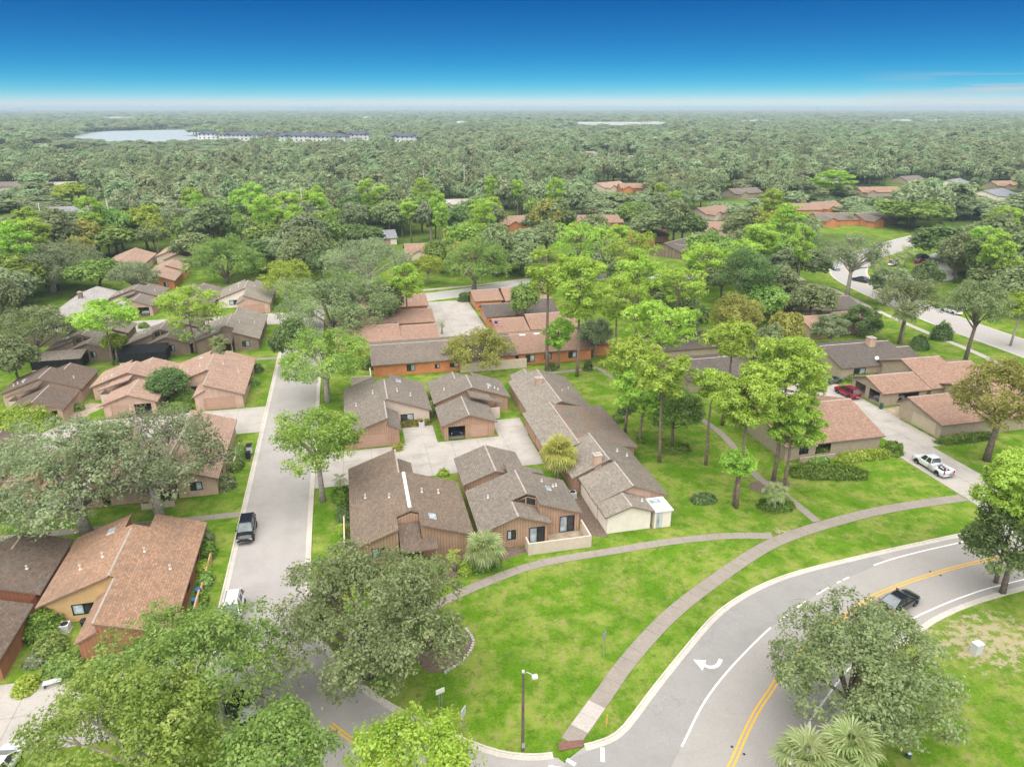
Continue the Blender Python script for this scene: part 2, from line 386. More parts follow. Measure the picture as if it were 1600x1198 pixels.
def smooth_line(pl, step=1.5):
    """Catmull-Rom through the points, resampled"""
    P = [Vector(p) for p in pl]; out = []
    for i in range(len(P) - 1):
        p0 = P[max(i - 1, 0)]; p1 = P[i]; p2 = P[i + 1]; p3 = P[min(i + 2, len(P) - 1)]
        n = max(2, int((p2 - p1).length / step))
        for k in range(n):
            t = k / n
            q = .5 * ((2 * p1) + (p2 - p0) * t + (2 * p0 - 5 * p1 + 4 * p2 - p3) * t * t + (3 * p1 - p0 - 3 * p2 + p3) * t ** 3)
            out.append((q.x, q.y))
    out.append((P[-1].x, P[-1].y)); return out
def strip(mb, a, b, z, m=0):
    for i in range(len(a) - 1):
        mb.poly([(*a[i], z), (*a[i + 1], z), (*b[i + 1], z), (*b[i], z)], m)
def resample(pl, n):
    P = [Vector(p) for p in pl]; L = [0]
    for i in range(1, len(P)): L.append(L[-1] + (P[i] - P[i - 1]).length)
    out = []
    for k in range(n):
        d = L[-1] * k / (n - 1); i = 0
        while i < len(L) - 2 and L[i + 1] < d: i += 1
        t = (d - L[i]) / max(1e-6, L[i + 1] - L[i]); q = P[i].lerp(P[i + 1], t); out.append((q.x, q.y))
    return out

# ------------------------------------------------------------------ ground, roads, walks
def structure(o): o['kind'] = 'structure'; return o
mb = MB(); rings = [0, 60, 160, 400, 1000, 3000, 8000, 16000]; seg = 48
for r0, r1 in zip(rings[:-1], rings[1:]):
    for k in range(seg):
        a0, a1 = 2 * math.pi * k / seg, 2 * math.pi * (k + 1) / seg
        q = [(r0 * math.cos(a0), r0 * math.sin(a0), 0), (r1 * math.cos(a0), r1 * math.sin(a0), 0), (r1 * math.cos(a1), r1 * math.sin(a1), 0), (r0 * math.cos(a1), r0 * math.sin(a1), 0)]
        mb.poly(q[1:] if r0 == 0 else q)
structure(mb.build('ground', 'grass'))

ZR = .02
def kerb_line(pl, name='kerb', w=.16, h=.11, gutter=.45, side=1):
    """raised kerb along a polyline (left of it), with a concrete gutter pan on the road side (right)"""
    m = MB(); a = pl; b = poly_offset(pl, w * side); g = poly_offset(pl, -gutter * side)
    for i in range(len(a) - 1):
        m.poly([(*a[i], h), (*a[i + 1], h), (*b[i + 1], h), (*b[i], h)])
        m.poly([(*a[i], ZR), (*a[i + 1], ZR), (*a[i + 1], h), (*a[i], h)])
        m.poly([(*b[i], 0), (*b[i + 1], 0), (*b[i + 1], h), (*b[i], h)])
        m.poly([(*a[i], ZR + .022), (*a[i + 1], ZR + .022), (*g[i + 1], ZR + .022), (*g[i], ZR + .022)], 1)
    return structure(m.build(name, ['kerb', 'gutter']))

# residential street: straight from the north, bending south-east into the main road
W_ST = smooth_line([(-15.3, 182), (-15.2, 140), (-15.2, 100), (-15.2, 70), (-15.1, 58), (-14.0, 50), (-11.0, 42.5), (-6.5, 36.5), (-1.0, 31.0), (5.0, 25.5), (10.0, 19.0)], 2)
E_ST = smooth_line([(-6.9, 176), (-6.9, 140), (-6.9, 100), (-6.9, 72), (-6.5, 62), (-5.6, 56), (-3.2, 51.5), (-1.1, 47.9), (2.0, 44.6), (4.4, 42.5), (7.2, 40.3), (9.0, 39.3), (10.8, 38.75), (12.1, 38.6)], 2)
m = MB(); a = resample(W_ST, 120); b = resample(E_ST + [(16, 33.0), (20, 29)], 120); strip(m, a, b, ZR); structure(m.build('street', 'asphalt_street'))
kerb_line(W_ST[::-1], 'kerb', side=1); kerb_line(E_ST, 'kerb', side=1)
# main curved road
KM = smooth_line([(14.7, 38.75), (16.6, 38.95), (18.4, 39.8), (21.3, 42.2), (24.9, 45.1), (31.2, 49.9), (35.2, 52.1), (39.5, 53.7), (44.6, 54.8), (54.0, 55.8), (61.1, 56.4), (67.4, 56.9), (73.5, 57.4)], 1.5)
KM2 = smooth_line([(81, 57.9), (95, 58.6), (120, 60)], 2)
INN = smooth_line([(-4, 5), (14, 22.0), (24, 29.6), (33.6, 35.4), (36.5, 37.3), (43, 41.2), (49.9, 44.0), (53.5, 45.2), (58.4, 46.2), (64.5, 46.9), (75, 47.6), (90, 48.4), (120, 50)], 1.5)
OUTR = [(-14, 14), (0, 26), (10, 35.6)] + KM + KM2
m = MB(); strip(m, resample(smooth_line(OUTR, 2), 140), resample(INN, 140), ZR + .006); structure(m.build('road', 'asphalt_main'))
kerb_line(KM, side=1); kerb_line(KM2, side=1); kerb_line(INN, side=-1)
# driveway apron between the two outer kerbs
m = MB(); m.poly([(73.5, 57.2, ZR + .012), (81, 57.7, ZR + .012), (80.5, 61, ZR + .012), (73.5, 61, ZR + .012)]); structure(m.build('driveway_apron', 'concrete'))
# the darker turning lane
WL = smooth_line([(14.5, 29.8), (20.4, 35.5), (22.3, 37.3), (25.7, 40.6), (29.5, 43.45), (34.5, 46.6), (37.2, 48.05), (41.8, 50.25), (46.1, 51.9), (47.9, 52.5), (54.4, 54.3)], 1.2)
m = MB(); strip(m, resample(WL, 80), resample([(6, 32)] + KM[:-9] if False else [(9, 34.5), (13.5, 38.0)] + poly_offset(smooth_line([(16.6, 38.95), (18.4, 39.8), (21.3, 42.2), (24.9, 45.1), (31.2, 49.9), (35.2, 52.1), (39.5, 53.7), (44.6, 54.8), (54.0, 55.8)], 1.5), -.45), 80), ZR + .010); structure(m.build('turning_lane', 'asphalt_lane'))

def band(pl, w, z, name, mat, off=0):
    a = poly_offset(pl, off + w / 2); b = poly_offset(pl, off - w / 2); m = MB(); strip(m, a, b, z); return structure(m.build(name, mat))
def sub(pl, s0, s1, step=.6):
    """piece of a polyline between arc lengths"""
    P = [Vector(p) for p in pl]; out = []; d = 0
    L = [0]
    for i in range(1, len(P)): L.append(L[-1] + (P[i] - P[i - 1]).length)
    s1 = min(s1, L[-1]); n = max(2, int((s1 - s0) / step) + 1)
    for k in range(n):
        d = s0 + (s1 - s0) * k / (n - 1); i = 0
        while i < len(L) - 2 and L[i + 1] < d: i += 1
        t = (d - L[i]) / max(1e-6, L[i + 1] - L[i]); q = P[i].lerp(P[i + 1], t); out.append((q.x, q.y))
    return out
ZM = ZR + .018
WHITE = smooth_line([(20.4, 35.5), (22.3, 37.3), (25.7, 40.6), (29.5, 43.45), (34.5, 46.6), (37.2, 48.05), (41.8, 50.25), (46.1, 51.9), (47.9, 52.5), (54.4, 54.3), (65.9, 55.5), (90, 57)], 1.0)
for s0, s1 in ((2.2, 20.0), (21.2, 22.9), (24.4, 26.2), (28.0, 30.0), (31.4, 33.4), (37.5, 72)): band(sub(WHITE, s0, s1), .16, ZM, 'lane_line', 'paint_white')
band([(17.2, 32.4), (19.2, 34.4)], .18, ZM, 'lane_line', 'paint_white')
YEL = smooth_line([(14, 25.2), (20, 30.5), (24.9, 34.65), (27.2, 36.8), (29.25, 38.6), (31.5, 40.3), (36.5, 43.75), (47.0, 48.65), (52.35, 50.25), (57.3, 51.1), (64.3, 51.9), (90, 53.6)], 1.0)
band(YEL, .16, ZM, 'centre_line', 'paint_yellow', .16); band(YEL, .16, ZM, 'centre_line', 'paint_yellow', -.16)
EDR = smooth_line([(10, 16.6), (22, 27.6), (31.4, 35.5), (34.3, 37.7), (41, 41.8), (49.2, 45.2), (52.5, 46.2), (58.3, 47.4), (65, 48.15), (90, 49.8)], 1.0)
band(EDR, .16, ZM, 'edge_line', 'paint_white')
YS = [(-5.6, 47.0), (-4.4, 45.3), (-3.0, 43.6), (-.6, 41.2), (2, 38.9)]
YS = smooth_line(YS[1:], .8); band(YS, .16, ZM, 'street_centre_line', 'paint_yellow', .15); band(YS, .16, ZM, 'street_centre_line', 'paint_yellow', -.15)
# reflective studs beside the yellow line
m = MB()
for s in (4, 16, 28, 40, 52):
    q = sub(YEL, s, s + .3)[0]
    m.box(q[0] - .36, q[1] + .33, ZM - .01, q[0] - .2, q[1] + .49, ZM + .03); m.box(q[0] + .2, q[1] - .49, ZM - .01, q[0] + .36, q[1] - .33, ZM + .03)
o = m.build('road_studs', 'dark_metal'); o['kind'] = 'stuff'; tag(o, 'small dark reflective studs in pairs along the yellow centre line', 'road studs')
# turn arrow painted in the lane: shaft curving into an arrow head
m = MB(); arc = smooth_line([(29.55, 44.85), (28.9, 44.25), (28.2, 44.15), (27.75, 44.5)], .15); strip(m, poly_offset(arc, .17), poly_offset(arc, -.17), ZM)
m.poly([(27.15, 45.35, ZM), (28.2, 45.0, ZM), (27.3, 43.95, ZM)]); structure(m.build('turn_arrow', 'paint_white'))
# crossing dashes at the street mouth
for (x0, y0, x1, y1) in ((13.0, 37.9, 13.5, 37.3), (11.5, 37.6, 13.0, 36.9), (16.0, 38.3, 15.6, 37.1)): band([(x0, y0), (x1, y1)], .32, ZM, 'crossing_line', 'paint_white')

def walk(name, pl, w, step, mat, thick=.06, new=()):
    """a footpath of separate slabs with open joints"""
    root = structure(empty(name, (pl[0][0], pl[0][1], 0))); P = [Vector(p) for p in pl]; L = 0
    for i in range(1, len(P)): L += (P[i] - P[i - 1]).length
    n = max(1, int(round(L / step))); rr = random.Random(len(pl) * 7 + n)
    for k in range(n):
        c = sub(pl, L * k / n + .012, L * (k + 1) / n - .012, .9); a = poly_offset(c, w / 2); b = poly_offset(c, -w / 2)
        dz = rr.uniform(-.008, .008)
        top = [(p[0] - pl[0][0], p[1] - pl[0][1], thick + dz) for p in a + b[::-1]]
        mm_ = MB(); mm_.prism(top[::-1], thick + .03, 0, 0); mm_.build('slab', 'concrete_new' if k in new else mat, root)
    return root
SW1 = smooth_line([(13.7, 39.35), (18.25, 43.6), (21.35, 46.5), (27.0, 50.9), (33.3, 54.7), (43.2, 59.7), (51.6, 62.0), (61.9, 63.5), (73.4, 63.7)], 1.2)
walk('main_road_footpath', SW1, 1.55, 1.5, 'concrete_walk', new=(1, 2))
SW2 = smooth_line([(2.5, 56.2), (7.4, 58.9), (13.8, 61.4), (16.9, 62.2), (20.7, 62.6), (25.6, 62.75), (33.0, 63.0), (40, 62.6), (45.0, 61.4)], 1.2)
walk('lawn_footpath', SW2, 1.2, 1.5, 'concrete_walk', .055)
SW3 = smooth_line([(51.9, 63.0), (51.8, 67.5), (50.9, 74.7), (51.4, 78.2), (52.6, 85), (52.6, 92), (50, 102), (46, 112), (44.5, 120)], 1.2)
walk('pine_footpath', SW3, 1.1, 1.5, 'concrete_walk', .05)
walk('west_footpath', [(-15.4, 80.2), (-24, 80.3), (-34, 80.6), (-46, 81)], 1.2, 1.5, 'concrete_walk')
walk('north_west_footpath', [(-15.4, 139.6), (-28, 139.7), (-40, 140)], 1.2, 1.5, 'concrete_walk')
walk('orange_row_footpath', [(29, 118.5), (36, 119.2), (44.5, 120)], 1.1, 1.5, 'concrete_walk')
walk('far_footpath', smooth_line([(118, 92), (121.5, 110), (122.5, 125), (124.5, 145), (127.5, 165), (124, 173), (105, 178)], 2), 1.5, 3, 'concrete_new')
walk('north_footpath', smooth_line([(16, 188.6), (34, 191.5), (50, 196)], 2), 1.5, 3, 'concrete_new')
m = MB(); m.poly([(12.6, 38.75, .075), (14.55, 38.72, .075), (14.9, 39.3, .075), (12.9, 39.55, .075)]); structure(m.build('kerb_ramp', 'ramp_red'))

def paving(name, x0, y0, x1, y1, nx, ny, mat='concrete', z=.05, skip=()):
    root = structure(empty(name, (x0, y0, 0))); rr = random.Random(int(x0 * 3 + y0))
    for i in range(nx):
        for j in range(ny):
            if (i, j) in skip: continue
            w, h = (x1 - x0) / nx, (y1 - y0) / ny; mm_ = MB()
            mm_.box(i * w + .015, j * h + .015, -.02, (i + 1) * w - .015, (j + 1) * h - .015, z + rr.uniform(-.006, .006)); mm_.build('panel', mat, root)
    return root
paving('court_paving', -6.9, 84.6, 24.2, 94.6, 8, 3)
paving('court_side_paving', 19.8, 94.6, 24.4, 100.5, 1, 2)
paving('pad_paving', 5.9, 94.6, 10.6, 100.8, 1, 2)
paving('west_court_paving', -58, 104.3, -15.2, 114.5, 10, 3)
paving('north_west_court_paving', -58, 164.2, -15.3, 174.0, 8, 2)
paving('orange_court_paving', 17.2, 138.2, 28.8, 176.0, 3, 8)
paving('west_drive_paving', -44, 47.6, -15.1, 55.9, 8, 2)
paving('east_drive_paving', 73.6, 61.0, 80.6, 77.0, 2, 4, z=.055)
paving('east_court_paving', 75.6, 77.0, 83.0, 104.0, 2, 6)
paving('east_court_side_paving', 67.5, 95.0, 75.6, 104.0, 2, 2)
# far streets
EWR = smooth_line([(-15, 179.5), (11, 180), (28, 183.5), (39, 187), (54, 192.5), (75, 193), (100, 186), (128, 180)], 3)
band(EWR, 7.5, ZR + .003, 'cross_street', 'asphalt_far'); kerb_line(poly_offset(EWR, -3.7), side=-1, h=.08); kerb_line(poly_offset(EWR, 3.7), side=1, h=.08)
BLV = smooth_line([(128, 60), (131, 85), (133.5, 105), (134, 130), (137, 155), (143, 178), (158, 196), (180, 211), (215, 230), (262, 246)], 3)
band(BLV, 10.5, ZR + .009, 'boulevard', 'asphalt_far'); kerb_line(poly_offset(BLV, 5.2), side=1, h=.08); kerb_line(poly_offset(BLV, -5.2), side=-1, h=.08)
band(BLV, .2, ZM + .006, 'boulevard_line', 'paint_yellow', .2)
band(smooth_line([(150, 172), (168, 172), (182, 190), (205, 203)], 3), 9, ZR + .006, 'car_park', 'asphalt_far')
# planting beds and bare ground
def bed(name, pts, mat, z=.012):
    c = Vector((sum(p[0] for p in pts) / len(pts), sum(p[1] for p in pts) / len(pts))); rr = random.Random(int(c.x * 10)); out = []
    cl = smooth_line(pts + [pts[0]], .5)[:-1]
    m = MB(); m.poly([(p[0] + rr.uniform(-.12, .12), p[1] + rr.uniform(-.12, .12), z) for p in cl]); return structure(m.build(name, mat))
bed('oak_bed', [(8.0, 53.6), (8.2, 52.0), (7.1, 50.2), (5.3, 49.0), (3.5, 49.5), (3, 52), (5, 54.2)], 'mulch')
bed('front_bed', [(3, 62.6), (8, 62.2), (13.5, 63.8), (16.5, 64.8), (16.5, 66), (8, 66), (3, 64)], 'mulch')
bed('bare_yard', [(-49, 104), (-44, 108), (-43, 117), (-41, 121), (-45, 122), (-46, 113)], 'dirt')
bed('bare_patch', [(83.3, 90.6), (88, 90.8), (91, 89), (90, 86.8), (84, 86.6), (81.5, 87.8)], 'dirt')
bed('pine_bed', [(48.5, 71), (51, 70.4), (53.6, 71.2), (54, 73), (50.5, 73.6), (48.5, 72.8)], 'mulch')
bed('narrow_yard', [(24.2, 66.5), (26.6, 66.3), (26.2, 76), (24.4, 76)], 'mulch')
m = MB(); rr = random.Random(5)
for k, q in enumerate(sub(smooth_line([(8.0, 53.8), (8.35, 52.0), (7.2, 50.05), (5.3, 48.8)], .3), 0, 7, .33)):
    m.box(q[0] - .14, q[1] - .12, 0, q[0] + .12, q[1] + .12, .12 + rr.uniform(0, .05))
o = m.build('bed_edging', 'stone'); tag(o, 'curved edging of pale stones around the oak bed in the lawn', 'edging'); o['kind'] = 'stuff'
m = MB()
for k in range(16): x, y = 50.6 + rr.uniform(-1.6, 1.8), 70.9 + rr.uniform(-.4, .4); m.box(x, y, 0, x + rr.uniform(.15, .4), y + rr.uniform(.1, .3), rr.uniform(.08, .2))
o = m.build('edging_stones', 'stone'); tag(o, 'scattered pale edging stones at the foot of the pines', 'stones'); o['kind'] = 'stuff'
# ------------------------------------------------------------------ houses
PITCH = .36
class House:
    """local x across, y from the garage front to the rear; fx, fy mirror the plan"""
    def __init__(s, name, label, ox, oy, fx=1, fy=1, roof='roof_gray', wall='siding_tan', gable=None, garage='garage_door', cat='house', group=None, trim='trim_brown'):
        s.o = empty(name, (ox, oy, 0)); tag(s.o, label, cat, group); s.fx, s.fy = fx, fy
        s.roof, s.wall_m, s.gable, s.garage, s.trim = roof, wall, gable or wall, garage, trim
        s.wmb = {}; s.main_roof = None
    def T(s, m):
        m.v = [(p[0] * s.fx, p[1] * s.fy, p[2]) for p in m.v]
        if s.fx * s.fy < 0: m.f = [f[::-1] for f in m.f]
        return m
    def part(s, name, m, mats, parent=None, smooth=False):
        return s.T(m).build(name, mats, parent or s.o, smooth)
    def slope(s, pts, plane, th=.17, mat=None):
        """one roof plane; pts in plan, plane = (a, b, c): z = a x + b y + c"""
        a, b, c = plane; top = [(x, y, a * x + b * y + c) for x, y in pts]
        ar = sum(top[i][0] * top[(i + 1) % len(top)][1] - top[(i + 1) % len(top)][0] * top[i][1] for i in range(len(top)))
        if ar < 0: top = top[::-1]
        m = MB(); m.prism(top, th, 0, 1); o = s.part('roof', m, [mat or s.roof, s.trim])
        if s.main_roof is None: s.main_roof = o
        return o
    def ridge(s, p, q, roof=None, mat='ridge_pale'):
        m = MB(); p, q = Vector(p), Vector(q); d = (q - p).normalized(); n = Vector((-d.y, d.x, 0)).normalized() * (.2 if mat == 'ridge_white' else .10); h = Vector((0, 0, .035)); dn = Vector((0, 0, -.03))
        m.poly([p - n + dn, q - n + dn, q + h, p + h]); m.poly([p + h, q + h, q + n + dn, p + n + dn]); m.poly([p - n + dn, p + h, p + n + dn]); m.poly([q - n + dn, q + h, q + n + dn])
        return s.part('ridge_cap', m, mat, roof or s.main_roof)
    def pipe(s, x, y, z, h=.55, r=.07, roof=None):
        m = MB(); m.tube([(x, y, z - .1), (x, y, z + h)], r, 7); m.tube([(x, y, z + h * .82), (x, y, z + h)], r * 1.6, 7); m.tube([(x, y, z - .12), (x, y, z + .05)], r * 2.2, 7)
        return s.part('vent_pipe', m, 'pipe_white', roof or s.main_roof)
    def skylight(s, x, y, zf, w=.7, l=1.2, roof=None):
        m = MB(); m.prism([(x - w / 2, y - l / 2, zf(x - w / 2) + .14), (x + w / 2, y - l / 2, zf(x + w / 2) + .14), (x + w / 2, y + l / 2, zf(x + w / 2) + .14), (x - w / 2, y + l / 2, zf(x - w / 2) + .14)], .2, 0, 1)
        return s.part('skylight', m, ['glass_pale', 'trim_white'], roof or s.main_roof)
    def chimney(s, x, y, z0, z1, w=.9, mat=None):
        m = MB(); m.box(x - w / 2, y - w / 2, z0, x + w / 2, y + w / 2, z1, 0); m.box(x - w / 2 - .08, y - w / 2 - .08, z1, x + w / 2 + .08, y + w / 2 + .08, z1 + .1, 1); m.box(x - .25, y - .25, z1 + .1, x + .25, y + .25, z1 + .25, 1)
        return s.part('chimney', m, [mat or s.wall_m, 'ridge_pale'], s.main_roof)
    def wall(s, p, q, prof, ops=(), mat=None, depth=.12):
        """wall from p to q seen from its right-hand side; prof = [(t, z)] top line; ops = (t0, t1, z0, z1, kind)"""
        p, q = Vector(p), Vector(q); L = (q - p).length; d = (q - p) / L; inw = Vector((-d.y, d.x)); m = MB()
        def zt(t):
            for (t0, z0), (t1, z1) in zip(prof[:-1], prof[1:]):
                if t0 - 1e-6 <= t <= t1 + 1e-6 and t1 > t0: return z0 + (z1 - z0) * (t - t0) / (t1 - t0)
            return prof[-1][1]
        def W(t, z, k=0): return (p.x + d.x * t + inw.x * k, p.y + d.y * t + inw.y * k, z)
        ts = sorted({0, L, *[t for t, _ in prof], *[o[0] for o in ops], *[o[1] for o in ops]})
        for a, b in zip(ts[:-1], ts[1:]):
            if b - a < 1e-5: continue
            za, zb = zt(a + 1e-5), zt(b - 1e-5); hit = [o for o in ops if o[0] <= a + 1e-5 and o[1] >= b - 1e-5]; lo = 0
            for o in sorted(hit, key=lambda o: o[2]):
                if o[2] > lo + 1e-4: m.poly([W(a, lo), W(b, lo), W(b, o[2]), W(a, o[2])])
                lo = o[3]
            m.poly([W(a, lo), W(b, lo), W(b, zb), W(a, za)])
        for (t0, t1, z0, z1, k) in ops:       # reveals
            for e in (((t0, z0), (t0, z1)), ((t1, z0), (t1, z1)), ((t0, z1), (t1, z1)), ((t0, z0), (t1, z0))):
                m.poly([W(*e[0]), W(*e[1]), W(*e[1], depth), W(*e[0], depth)])
        o = s.part('wall', m, mat or s.wall_m)
        for (t0, t1, z0, z1, k) in ops:
            def bx(m, a, b, c, e, k0, k1, mi=0):
                P8 = [W(a, c, k0), W(b, c, k0), W(b, c, k1), W(a, c, k1), W(a, e, k0), W(b, e, k0), W(b, e, k1), W(a, e, k1)]; i = len(m.v); m.v += P8
                for f in ((0, 3, 2, 1), (4, 5, 6, 7), (0, 1, 5, 4), (1, 2, 6, 5), (2, 3, 7, 6), (3, 0, 4, 7)): m.f.append(tuple(i + j for j in f)); m.m.append(mi)
            if k in ('win', 'slider'):
                f = MB(); w = .07; fm = 'dark_metal' if k == 'slider' or True else 'trim_white'
                bx(f, t0 - .03, t1 + .03, z0 - .03, z0 + w, -.03, .06); bx(f, t0 - .03, t1 + .03, z1 - w, z1 + .03, -.03, .06)
                bx(f, t0 - .03, t0 + w, z0 + w, z1 - w, -.03, .06); bx(f, t1 - w, t1 + .03, z0 + w, z1 - w, -.03, .06); tm = (t0 + t1) / 2; bx(f, tm - .035, tm + .035, z0 + w, z1 - w, -.02, .05)
                fo = s.part('window' if k == 'win' else 'sliding_door', f, fm)
                g = MB(); bx(g, t0 + w, tm - .035, z0 + w, z1 - w, .03, .04); s.part('pane', g, 'glass', fo)
                g = MB(); bx(g, tm + .035, t1 - w, z0 + w, z1 - w, .03, .04); s.part('pane', g, 'glass_pale' if k == 'slider' or (t0 * 7) % 2 < 1 else 'glass', fo)
            elif k == 'garage':
                g = MB(); n = 4
                for j in range(n): bx(g, t0, t1, z0 + (z1 - z0) * j / n + .012, z0 + (z1 - z0) * (j + 1) / n - .012, .06, .12)
                bx(g, t0, t1, z0, z1, .09, .13); s.part('garage_door', g, s.garage)
            elif k == 'door':
                g = MB(); bx(g, t0, t1, z0, z1, .05, .1); do = s.part('door', g, 'trim_brown'); h = MB(); bx(h, t1 - .15, t1 - .08, 1.0, 1.1, 0.0, .06); s.part('handle', h, 'steel', do)
            elif k == 'tri':
                pass
        return o
    def block(s, x0, x1, y0, y1, axis='y', r=None, ze=2.4, zr=None, ov=.4, ops=None, mat=None, wallm=None, walls='nsew', ridge=True, mat2=None, gmat=None):
        """plain gabled block: ridge along axis at position r; eaves at the two sides"""
        ops = ops or {}
        if axis == 'y':
            r = (x0 + x1) / 2 if r is None else r; zr = zr or ze + PITCH * (r - x0); k0 = (zr - ze) / (r - x0); k1 = (zr - ze) / (x1 - r)
            a = s.slope([(x0, y0), (r, y0), (r, y1), (x0, y1)], (k0, 0, ze - k0 * x0), mat=mat); s.slope([(r, y0), (x1, y0), (x1, y1), (r, y1)], (-k1, 0, ze + k1 * x1), mat=mat2 or mat)
            if ridge: s.ridge((r, y0, zr), (r, y1, zr), a)
            X0, X1, Y0, Y1 = x0 + ov, x1 - ov, y0 + ov, y1 - ov; zs0 = ze + k0 * ov - .17; zs1 = ze + k1 * ov - .17; zt = zr - .17; g = gmat or wallm
            if 's' in walls: s.wall((X0, Y0), (X1, Y0), [(0, zs0), (r - X0, zt), (X1 - X0, zs1)], ops.get('s', ()), g)
            if 'n' in walls: s.wall((X1, Y1), (X0, Y1), [(0, zs1), (X1 - r, zt), (X1 - X0, zs0)], ops.get('n', ()), g)
            if 'e' in walls: s.wall((X1, Y0), (X1, Y1), [(0, zs1), (Y1 - Y0, zs1)], ops.get('e', ()), wallm)
            if 'w' in walls: s.wall((X0, Y1), (X0, Y0), [(0, zs0), (Y1 - Y0, zs0)], ops.get('w', ()), wallm)
        else:
            r = (y0 + y1) / 2 if r is None else r; zr = zr or ze + PITCH * (r - y0); k0 = (zr - ze) / (r - y0); k1 = (zr - ze) / (y1 - r)
            a = s.slope([(x0, y0), (x1, y0), (x1, r), (x0, r)], (0, k0, ze - k0 * y0), mat=mat); s.slope([(x0, r), (x1, r), (x1, y1), (x0, y1)], (0, -k1, ze + k1 * y1), mat=mat2 or mat)
            if ridge: s.ridge((x0, r, zr), (x1, r, zr), a)
            X0, X1, Y0, Y1 = x0 + ov, x1 - ov, y0 + ov, y1 - ov; zs0 = ze + k0 * ov - .17; zs1 = ze + k1 * ov - .17; zt = zr - .17; g = gmat or wallm
            if 's' in walls: s.wall((X0, Y0), (X1, Y0), [(0, zs0), (X1 - X0, zs0)], ops.get('s', ()), wallm)
            if 'n' in walls: s.wall((X1, Y1), (X0, Y1), [(0, zs1), (X1 - X0, zs1)], ops.get('n', ()), wallm)
            if 'e' in walls: s.wall((X1, Y0), (X1, Y1), [(0, zs0), (r - Y0, zt), (Y1 - Y0, zs1)], ops.get('e', ()), g)
            if 'w' in walls: s.wall((X0, Y1), (X0, Y0), [(0, zs1), (Y1 - r, zt), (Y1 - Y0, zs0)], ops.get('w', ()), g)
        return a

def house_corner(name, label, ox, oy, fx, fy, roof, wall, gable=None, garage='garage_door', low='roof_dark', group='corner houses with double garages'):
    """the long gabled house with a double garage wing and a notch at the rear"""
    h = House(name, label, ox, oy, fx, fy, roof, wall, gable, garage, group=group)
    S1 = lambda x: 2.4 + PITCH * x; S2 = lambda x: 2.4 + PITCH * (13.3 - x)
    a = h.slope([(0, 0), (6.15, 0), (6.15, 6.8), (6.65, 6.8), (6.65, 16), (5.1, 16), (5.1, 18.7), (0, 18.7)], (PITCH, 0, 2.4))
    b = h.slope([(6.65, 6.6), (13.3, 6.6), (13.3, 18.7), (7.5, 18.7), (7.5, 16), (6.65, 16)], (-PITCH, 0, 2.4 + PITCH * 13.3))
    h.slope([(6.02, .25), (8.1, .25), (8.1, 6.9), (6.02, 6.9)], (-.52, 0, 3.55 + .52 * 6.02))
    h.slope([(5.15, 16.05), (7.45, 16.05), (7.45, 18.75), (9.1, 18.75), (9.1, 20.3), (5.15, 20.3)], (0, -.26, 3.5 + .26 * 16.05), mat=low)
    h.ridge((6.65, 6.9, S1(6.65)), (6.65, 15.3, S1(6.65)), a, 'ridge_white' if roof == 'roof_brown' else 'ridge_pale'); h.ridge((6.12, .1, S1(6.12)), (6.12, 6.6, S1(6.12)), a)
    for x, y in ((1.9, 9.2), (4.6, 11.4)): h.pipe(x, y, S1(x), roof=a)
    for x, y in ((8.4, 11.2), (10.4, 10.6)): h.pipe(x, y, S2(x), roof=b)
    h.skylight(9.0, 16.4, S2, roof=b, w=.8, l=1.0)
    t = -.17; G = gable
    h.wall((.4, 18.3), (.4, .4), [(0, S1(.4) + t), (17.9, S1(.4) + t)], [(4, 5.4, .9, 2.0, 'win'), (9, 10.4, .9, 2.0, 'win')])
    h.wall((.4, .4), (7.75, .4), [(0, S1(.4) + t), (5.72, S1(6.12) + t), (5.721, 3.3), (7.35, 2.45)], [(1.2, 6.1, 0, 2.1, 'garage')])
    h.wall((7.75, .4), (7.75, 7), [(0, 2.45), (6.6, 2.45)], [(4.6, 5.5, 0, 2.05, 'door')])
    h.wall((6.13, 6.85), (6.13, .4), [(0, S1(6.12) + t), (6.45, S1(6.12) + t)])
    h.wall((6.14, 7.0), (12.9, 7.0), [(0, S1(6.14) + t), (.5, S1(6.64) + t), (6.76, S2(12.9) + t)], [(2.35, 4.3, .75, 1.9, 'win')], G)
    h.wall((12.9, 7.0), (12.9, 18.3), [(0, S2(12.9) + t), (11.3, S2(12.9) + t)], [(3, 4.4, .9, 2, 'win')])
    h.wall((12.9, 18.3), (7.55, 18.3), [(0, S2(12.9) + t), (5.35, S2(7.55) + t)], [(1.2, 2.6, .9, 2, 'win')] if fy > 0 else [])
    h.wall((7.55, 18.3), (7.55, 16.2), [(0, S2(7.55) + t), (2.1, S2(7.55) + t)])
    h.wall((7.55, 16.2), (5.05, 16.2), [(0, S2(7.55) + t), (.9, S2(6.65) + t), (2.5, S1(5.05) + t)])
    h.wall((5.05, 16.2), (5.05, 18.3), [(0, S1(5.05) + t), (2.1, S1(5.05) + t)])
    h.wall((5.05, 18.3), (.4, 18.3), [(0, S1(5.05) + t), (4.65, S1(.4) + t)], [(1.5, 2.9, .9, 2, 'win')])
    # porch: posts, rail wall
    for x in (5.3, 7.2, 8.9): m = MB(); m.box(x - .07, 20.0, 0, x + .07, 20.15, 2.35); h.part('porch_post', m, 'trim_tan')
    m = MB(); m.box(5.2, 20.16, 0, 9.0, 20.3, .75); h.part('porch_wall', m, 'stucco_cream')
    return h

